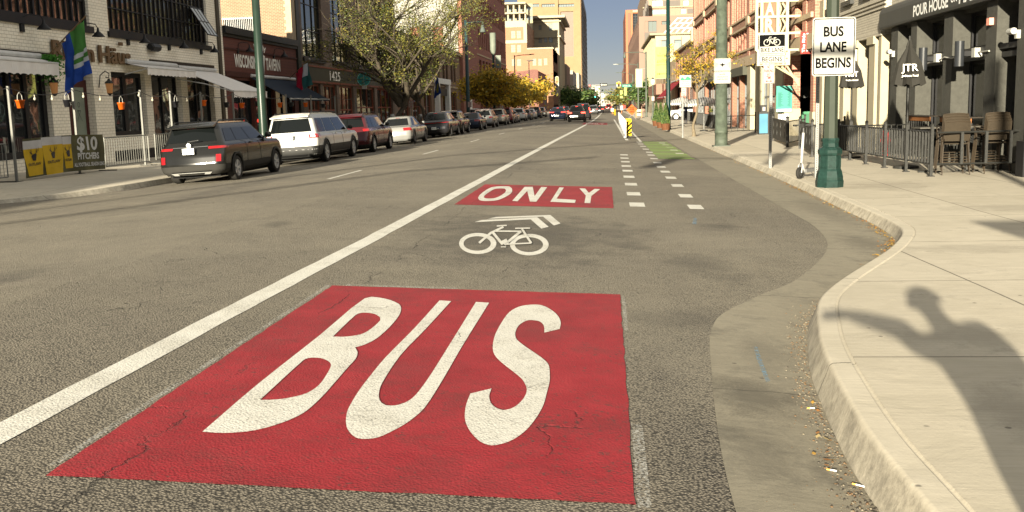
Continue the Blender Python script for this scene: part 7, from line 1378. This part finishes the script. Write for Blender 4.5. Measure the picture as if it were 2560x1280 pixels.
# tall lamp on the other corner with two spans of cable: the thin shadows across the left lanes
tag(MB().tube([(-26, -34.6, 9.2), (-21.2, -24.2, 9), (-15.7, -12.3, 8.9), (-10, 0, 9.1), (-6, 8, 9.3)], .09, 6).build('overhead_cable', fb), 'black overhead cable crossing the junction behind the camera, upper one', 'cable', 'overhead cables at the junction'); tag(MB().tube([(-24, -31, 8.2), (-18.65, -22, 8), (-15.5, -16.7, 8), (-9, -6, 8.2)], .09, 6).build('overhead_cable', fb), 'black overhead cable crossing the junction behind the camera, lower one', 'cable', 'overhead cables at the junction')
# corner buildings behind the camera keep the far left sidewalk partly shaded
def back_block(lab, x0, x1, y0, y1, h, m):
    e = empty('corner_building', (0, 0, 0), lab, 'building', None); f = Fac('y', y0); mb = MB(); mb.box(x0, x1, y0, y1, -.2, h); mb.build('wall', m, e)
    for i in range(5): f2 = Fac('x', x1 if x1 < 0 else x0, 1 if x1 < 0 else -1); f2.window(e, y0+2+i*4.5, y0+4.4+i*4.5, 1, 3.6, 2, 1, -.1)
back_block('brown brick corner building behind the camera on the left', -60, -20.5, -30, -4, 7.5, brown_brick)
# ================================================================== left sidewalk: posts, barriers, banner, bucket string
LPX = [G(40, 456, -.08), G(120, 430, -.08)]; gposts = []
galv2 = mat('post_grey', (.15, .15, .135), .6)
line = lambda y: -16.15+.02*(y-26.3)
PY_ = [23.0, 26.35, 29.6, 33.9, 36.2, 38.9, 42.2, 45.5, 49, 53, 57.5, 62]
for i, y in enumerate(PY_): x = line(y); e = empty('patio_post', (x, y, -.08), ORD[i]+' slim grey post carrying the string of orange buckets, counted from the left', 'post', 'slim posts along the restaurant patio'); MB().box(-.03, .03, -.03, .03, 0, 2.6).build('tube', galv2, e); MB().box(-.12, .12, -.12, .12, 0, .02).build('foot_plate', blk_m, e)
rope = []
for a, b in zip(PY_, PY_[1:]):
    for k in range(6): t = k/6; rope.append((line(lerp(a, b, t)), lerp(a, b, t), 2.48-.18*4*t*(1-t)))
tag(MB().tube(rope, .012, 4).build('string_cable', fb), 'black cable strung between the patio posts carrying bulbs and buckets', 'cable')
def rope_z(y):
    for a, b in zip(PY_, PY_[1:]):
        if a <= y <= b: t = (y-a)/(b-a); return 2.48-.18*4*t*(1-t)
    return 2.4
borg = mat('bucket_orange', (.55, .10, .005), .6, var=.05); bblk = mat('bucket_black', (.015, .015, .018), .4)
def bucket(px, lab, orange=True):
    xx = -16.1; y = PX(px, 240, xx)[0]; x = line(y); z = rope_z(y)-.46; e = empty('treat_bucket', (x, y, z), lab, 'bucket', ('orange' if orange else 'black')+' buckets hanging from the patio string')
    MB().lathe([(.085, 0), (.12, .2), (.13, .2), (.13, .225), (.115, .225), (.08, .02)], 14).build('pail', borg if orange else bblk, e, True); MB().tube([(0, -.12, .22), (0, -.1, .36), (0, 0, .44), (0, .1, .36), (0, .12, .22)], .009, 5).build('handle', sgw, e)
    mb = MB(); [mb.lathe([(.022, 0), (.02, .004)], 3 if k < 2 else 5, M=Matrix.Translation((.113, (-.04, .04, 0)[k], (.13, .13, .07)[k])) @ Matrix.Rotation(R_(90), 4, 'Y')) for k in range(3)]; mb.build('face', bblk if orange else sgw, e)
for px, l in ((52, 'orange bucket at the far left beside the first post'), (296, 'orange bucket hanging left of the open grey awnings'), (495, 'orange bucket under the middle of the sloping grey awning'), (587, 'orange bucket under the right end of the grey awning'), (679, 'orange bucket just right of the green lamp post'), (741, 'last orange bucket in front of the red framed shopfront')): bucket(px, l)
for px, l in ((166, 'black bucket with a white handle left of the maroon door'), (428, 'black bucket above the dark graphite car'), (550, 'black bucket between two orange ones under the awning'), (625, 'black bucket at the tip of the grey awning'), (706, 'black bucket right of the green lamp post'), (783, 'black bucket at the right end of the string')): bucket(px, l, False)
mb = MB()
for px in (88, 130, 206, 246, 340, 372, 455, 520, 640): y = PX(px, 238, -16.1)[0]; z = rope_z(y); mb.tube([(line(y), y, z), (line(y), y, z-.08)], .012, 5); mb.lathe([(.01, 0), (.035, -.04), (.03, -.08), (.005, -.1)], 8, (line(y), y, z-.07))
tag(mb.build('string_bulbs', mat('bulb_glass', (.4, .38, .3), .2)), 'clear bulbs dangling from the patio cable', 'string lights', kind='stuff')
def barrier(y0, y1, x, lab, grp='grey crowd barriers round the patio'):
    e = empty('crowd_barrier', (x, y0, -.08), lab, 'barrier', grp); L = y1-y0; MB().tube([(0, 0, .15), (0, 0, 1.05), (0, L, 1.05), (0, L, .15), (0, 0, .15)], .02, 6).build('frame', galv2, e); mb = MB(); n = int(L/.16)
    for i in range(1, n): mb.tube([(0, L*i/n, .15), (0, L*i/n, 1.05)], .009, 4)
    mb.build('bars', galv2, e)
    for yy in (.1, L-.1): MB().box(-.3, .3, yy-.025, yy+.025, 0, .04).build('foot', blk_m, e)
barrier(22.5, 26.2, -16.3, 'grey barrier at the far left edge beside the beer banner'); barrier(30.9, 34.0, -15.9, 'grey barrier with round bars right of the beer banner'); barrier(35.2, 38.0, -16.2, 'grey barrier half hidden behind the graphite car')
# beer banner
b0, b1 = (-16.0, 26.55), (-15.85, 30.75); e = empty('advertising_banner', (0, 0, 0), 'printed banner with three beer glasses advertising $10 pitchers, tied to the barrier', 'banner')
def bp_(u, v, o=0.):
    w = .03*math.sin(u*9)*(1-v*.3)+.015*math.sin(u*23+v*6); return Vector((lerp(b0[0], b1[0], u)+w+o, lerp(b0[1], b1[1], u), lerp(.0, 1.08, v)+.04*math.sin(u*3.1)))
mb = MB(); grid(mb, [[bp_(i/40, j/10) for i in range(41)] for j in range(11)]); mb.build('cloth', mat('banner_field', (.07, .065, .03), .8, var=.5, sc=1.5), e, True)
def decal(name, u0, u1, v0, v1, m, o, shape=None):
    mb = MB(); grid(mb, [[bp_((lerp(u0, u1, i/8) if not shape else lerp(*shape(lerp(v0, v1, j/8)), i/8)), lerp(v0, v1, j/8), o) for i in range(9)] for j in range(9)]); mb.build(name, m, e, True)
beer = mat('beer_gold', (.42, .27, .01), .7, var=.1); foam = mat('beer_foam', (.4, .39, .38), .7)
for k, (ua, ub, lo, hi) in enumerate(((.0, .2, .02, .95), (.2, .46, -.02, 1.0), (.46, .575, .08, .98))):
    sh = lambda v, a=ua, b=ub: (a+.045*max(0, .55-v)*1.2, b-.02*max(0, .55-v)); decal('glass_print', ua, ub, lo+.02, hi-.22, beer, .006+.003*k, sh); decal('foam_print', ua, ub, hi-.22, hi-.01, foam, .0065+.003*k)
    c = (ua+ub)/2; mb = MB(); P = lambda a, b, c=c: bp_(c+a*.5, b, .018+.001*k)
    for pts in ([(-.02, .42), (.04, .42), (.055, .58), (.0, .6), (-.05, .55)], [(-.04, .58), (-.09, .66), (-.1, .78), (-.085, .66), (-.02, .6)], [(.03, .58), (.09, .66), (.1, .78), (.075, .64), (.02, .6)], [(-.06, .64), (-.05, .76), (-.045, .62)], [(.06, .64), (.05, .76), (.04, .62)]): mb.poly([pts], P)
    mb.build('deer_print', bblk, e); mb = MB(); vs, fs, tw = text_mesh('OUTLAW', .02); mb.add([bp_(c+x/tw*.15*(ub-ua)/.22, .3+yy*.07, .02) for x, yy in vs], fs); mb.build('glass_lettering', bblk, e)
for t, c, w, v, h in (('$10', .77, .26, .58, .36), ('PITCHERS', .78, .27, .32, .17), ('ALL FOOTBALL SEASON LONG', .785, .4, .12, .1)):
    mb = MB(); vs, fs, tw = text_mesh(t, .03); mb.add([bp_(c+x/tw*w, v+yy*h, .012) for x, yy in vs], fs); mb.build('lettering', mat('banner_white', (.42, .42, .4)), e)
# flags
def flag(px, py, ptx, pty, xw, lab, mats, drop, name='flag', grp='flags on the left hand facades'):
    y, z = PX(px, py, LX+.1); ye, ze = PX(ptx, pty, LX+xw); e = empty(name, (0, 0, 0), lab, 'flag', grp); A_, B_ = Vector((LX+.1, y, z)), Vector((LX+xw, ye, ze)); MB().tube([A_, B_], .025, 6).build('staff', mat('staff_wood', (.2, .13, .07)), e); MB().lathe([(.01, -.05), (.05, 0), (.01, .06)], 8, B_).build('finial', sgw, e)
    D = B_-A_; cols = 8; mb = MB(); rows = []
    for j in range(13):
        v = j/12; rows.append([A_+D*lerp(.35, .95, i/cols)*1.0+Vector((D.x*.0, -(lerp(.35, .95, i/cols)-.62)*D.y*.0, 0))+Vector((.06*math.sin(i*2.1+j*.3), .05*math.sin(i*1.7+j*.5)+(.62-lerp(.35, .95, i/cols))*D.y*v*.6, -drop*v-abs(i-cols/2)*.02)) for i in range(cols+1)])
    nn = cols+1; pts = [p for r in rows for p in r]; o = 0; mb.v = [tuple(p) for p in pts]
    for j in range(12):
        for i in range(cols): mb.f.append((j*nn+i, j*nn+i+1, (j+1)*nn+i+1, (j+1)*nn+i)); mb.m.append(mats[1](i/cols, j/12))
    mb.build('cloth', mats[0], e, True)
fblue, fgreen, fwhite, fred, fteal, fnavy = [mat('flag_'+n, c, .8) for n, c in (('blue', (.02, .07, .36)), ('green', (.07, .22, .05)), ('white', (.55, .58, .62)), ('red', (.4, .015, .04)), ('teal', (.03, .12, .12)), ('navy', (.015, .018, .04)))]
flag(122, 137, 216, 38, 1.7, 'blue and green sports flag hanging on the white brick restaurant', ([fblue, fgreen, fwhite], lambda u, v: 0 if u < .35 else (2 if abs(v-.5) < .05 or abs(v-.68) < .04 or (v > .15 and v < .45 and abs(u-.6) < .12 and int(v*24) % 2) else 1 if v < .62 else 0)), 1.75)
flag(722, 197, 774, 148, 2.0, 'red flag with a teal and white upper part beside the tavern', ([fred, fteal, fwhite], lambda u, v: 0 if u < .5 else (2 if v < .5 and u < .8 else 1)), 1.3)
flag(1000, 235, 1016, 190, 1.9, 'dark banner flag with pale edging near the bare tree trunk', ([fnavy, fred, fwhite], lambda u, v: 2 if u < .12 or u > .88 or (abs(u-.5) < .12 and int(v*12) % 2) else 0), 2.2); flag(1030, 225, 1045, 180, 1.7, 'small red and white striped flag behind the bare tree', ([fred, fwhite, fnavy], lambda u, v: int(u*8) % 2), 1.8); flag(1084, 215, 1096, 188, 1.7, 'small blue flag with yellow, above the white portal', ([fblue, by, by], lambda u, v: 1 if abs(u-.5)+abs(v-.5) < .3 else 0), 1.7)
# hanging plant, wall lanterns
y, z = PX(125, 165, LX+.3); e = empty('hanging_plant', (LX+.3, y, z), 'bright green trailing plant hanging at the corner of the entrance', 'plant'); MB().lathe([(.08, 0), (.14, .12), (.14, .16)], 10).build('pot', fb, e); mb = MB()
for _ in range(900): c = Vector((rg.gauss(0, .16), rg.gauss(0, .18), .35-abs(rg.gauss(0, .38)))); u = Vector((rg.gauss(0, 1), rg.gauss(0, 1), rg.gauss(0, 1))).normalized()*.06; w = u.cross(Vector((rg.gauss(0, 1), rg.gauss(0, 1), .3))).normalized()*.03; mb.quad(c-u, c-w, c+u, c+w)
mb.build('foliage', leaf_mat('leaf_fresh', (.07, .25, .03)), e)
for px, l in ((138, 'scrolled iron lantern left of the maroon door'), (276, 'scrolled iron lantern right of the maroon door')):
    y, z = PX(px, 225, LX+.45); e = empty('wall_lantern', (LX, y, z), l, 'wall lamp', 'scrolled lanterns by the door'); MB().tube([(.02, 0, .1), (.1, 0, .55), (.3, 0, .7), (.45, 0, .6), (.42, 0, .45), (.3, 0, .48)], .02, 6).build('bracket', blk_m, e); MB().lathe([(.04, .42), (.06, .36), (.16, .28), (.17, .24)], 8, (.42, 0, 0)).build('cap', blk_m, e); MB().lathe([(.14, .24), (.1, -.12)], 8, (.42, 0, 0)).build('glass', mat('lantern_glow', (.2, .09, .03), .4, var=0, emit=.2), e); MB().lathe([(.1, -.12), (.04, -.2)], 8, (.42, 0, 0)).build('finial', blk_m, e)
# left lamp posts and signs
def lpole(px, xw, h, r, lab, arm=None, m=gp, top='cone', name='lamp_post'):
    y = PX(px, 280, xw)[0]; e = empty(name, (xw, y, -.07), lab, 'lamp post' if arm else 'pole', None); MB().lathe([(r*1.8, 0), (r*1.8, .5), (r*1.1, .7), (r, 1), (r*.72, h)], 14).build('shaft', m, e, True)
    if arm: MB().tube([(0, 0, h-.25), (arm*.5, 0, h-.2), (arm, 0, h-.18)], .05, 6).build('arm', m, e); MB().lathe([(.03, .3), (.08, .2), (.12, -.1), (.26, -.62), (.24, -.68)], 12, (arm, 0, h-.45)).build('lantern', mat('lantern_grey', (.07, .085, .075), .5), e)
    return e, y
lpole(656, -12.7, 11, .165, 'tall green lamp post between the parked cars and the tavern', None, mat('pole_green_lit', (.012, .024, .017), .35), name='street_pole')
lpole(1171, -12.6, 9.6, .18, 'blue green lamp post with a hanging bell lantern on its right arm', 1.55, mat('pole_blue_green', (.02, .042, .045), .5))
e, y = lpole(1237, -12.6, 7.6, .17, 'green pole topped by a tall pale antenna cylinder', None, gp, name='antenna_pole'); MB().lathe([(.2, 7.6), (.27, 7.8), (.33, 8.2), (.33, 10)], 16).build('antenna', mat('antenna_grey', (.13, .145, .115), .6), e, True); MB().box(.25, .85, -.1, .1, 6.1, 7.5).build('cabinet', MATS['antenna_grey'], e)
for px, h, l in ((1286, 12.2, 'black street light left one above the yellow trees'), (1322, 13.8, 'black street light right one above the yellow trees')):
    y = 12.5*2540/(1515-px) if False else 205+(px-1286); x, zt = PY(px, 138 if px < 1300 else 152, y); e = empty('street_light', (x, y, 0), l, 'street light', 'black street lights beyond the yellow trees'); MB().lathe([(.16, 0), (.1, zt)], 8).build('shaft', blk_m, e); MB().tube([(0, 0, zt-.2), (1.6 if px < 1300 else .6, 0, zt), (3.4 if px < 1300 else 1.0, 0, zt)], .08, 5).build('arm', blk_m, e); MB().box(3. if px < 1300 else -.5, 4.0 if px < 1300 else 1.1, -.2, .2, zt, zt+.15).build('lamp_head', blk_m, e)
e, y = lpole(1364, -12.5, 7.6, .16, 'plain grey pole at the crossing, right of the yellow trees', None, galv2, name='street_pole')
for px, py0, py1, xw, l in ((1027, 251, 269, -12.4, 'white and red parking sign in front of the thin tree'), (1174, 254, 268, -12.4, 'small white and red parking sign on the blue green lamp post'), (1254, 260, 272, -12.4, 'small white and red parking sign among the yellow trees')):
    y, z1 = PX(px, py0, xw); z0 = PX(px, py1, xw)[1]; h = z1-z0; e = empty('parking_sign', (xw, y, -.07), l, 'road sign', 'parking signs on the left sidewalk'); MB().tube([(0, .03, 0), (0, .03, z1+.07)], .03, 6).build('post', galv2, e); L = Vector((xw, y, -.07)); plate(e, 0, -h*.36, h*.36, z0+.07, z1+.07, r=.03, border=sred, bw=.02)
    for k, t in enumerate(('NO', 'PARKING', 'ANY', 'TIME')): mb = MB(); put_text(mb, t, (0, -.006, z1+.07-h*(.27+.2*k)), (1, 0, 0), (0, 0, 1), h*.13, h*.3 if len(t) < 5 else h*.52, .02); mb.build('lettering', sred, e)
# round teal sign projecting from the facade, parking meters, vertical hotel sign
y, z = PX(910, 198, LX+1.2); e = empty('projecting_sign', (LX+1.2, y, z), 'round teal bulb shaped sign hanging off the brown building', 'sign'); r = .48
MB().lathe([(r, -.06), (r, .06)], 24, M=Matrix.Rotation(R_(90), 4, 'X')).build('disc', mat('disc_teal', (.02, .16, .15), .4), e); MB().poly([[(r*1.02*math.cos(t*.2618), r*1.02*math.sin(t*.2618)) for t in range(24)], [(r*.92*math.cos(t*.2618), r*.92*math.sin(t*.2618)) for t in range(24)]], lambda a, b: Vector((a, -.065, b))).build('rim', mat('disc_rim', (.12, .4, .36), .4), e); MB().box(-.012, .012, -.068, -.062, -r, r).build('centre_line', sgw, e); MB().box(-.16, .16, -.07, .07, -r-.22, -r+.02).build('socket', sgw, e); MB().tube([(-1.2, 0, r*.6), (0, 0, r*.9)], .02, 5).build('bracket', blk_m, e)
for px, l in ((981, 'round headed parking meter behind the silver sedan'), (1051, 'round headed parking meter behind the black sporty SUV')):
    y = PX(px, 300, -12.3)[0]; zt = PX(px, 290, -12.3)[1]; e = empty('parking_meter', (-12.3, y, -.07), l, 'parking meter', 'parking meters on the left kerb'); MB().tube([(0, 0, 0), (0, 0, zt-.2)], .03, 8).build('post', galv2, e); MB().lathe([(.05, -.22), (.13, -.1), (.15, .05), (.11, .17), (.02, .2)], 14, (0, 0, zt)).build('head', mat('meter_grey', (.2, .2, .19), .3, .4), e, True)
e = empty('theatre_sign', (0, 0, 0), 'pale vertical blade sign with a rounded orange top at the far crossing', 'sign'); ya = 330; a, b = PY(1389, 252, ya), PY(1397, 200, ya); MB().poly([rrect(a[0], b[0], a[1]+3.2, b[1]+1.2, .5)], lambda x, z: Vector((x, ya, z)), .3, Vector((0, -1, 0))).build('blade', sgw, e); MB().poly([rrect(a[0]+.12, b[0]-.12, b[1]-1.2, b[1]+1., .35)], lambda x, z: Vector((x, ya-.02, z))).build('orange_top', mat('barricade_orange', (.6, .26, .12)), e); mb = MB(); [put_text(mb, c, ((a[0]+b[0])/2, ya-.03, a[1]+3.5+k*.75), (1, 0, 0), (0, 0, 1), .5, .4, .03) for k, c in enumerate('KRAP')]; mb.build('lettering', ink, e); MB().box(a[0]-1.5, b[0]-.1, ya+.05, ya+.2, a[1]+1.8, a[1]+3).build('lower_panel', sgw, e); MB().box(LX-1.5, a[0], ya+.1, ya+.2, b[1]-1, b[1]-.8).build('bracket', blk_m, e)
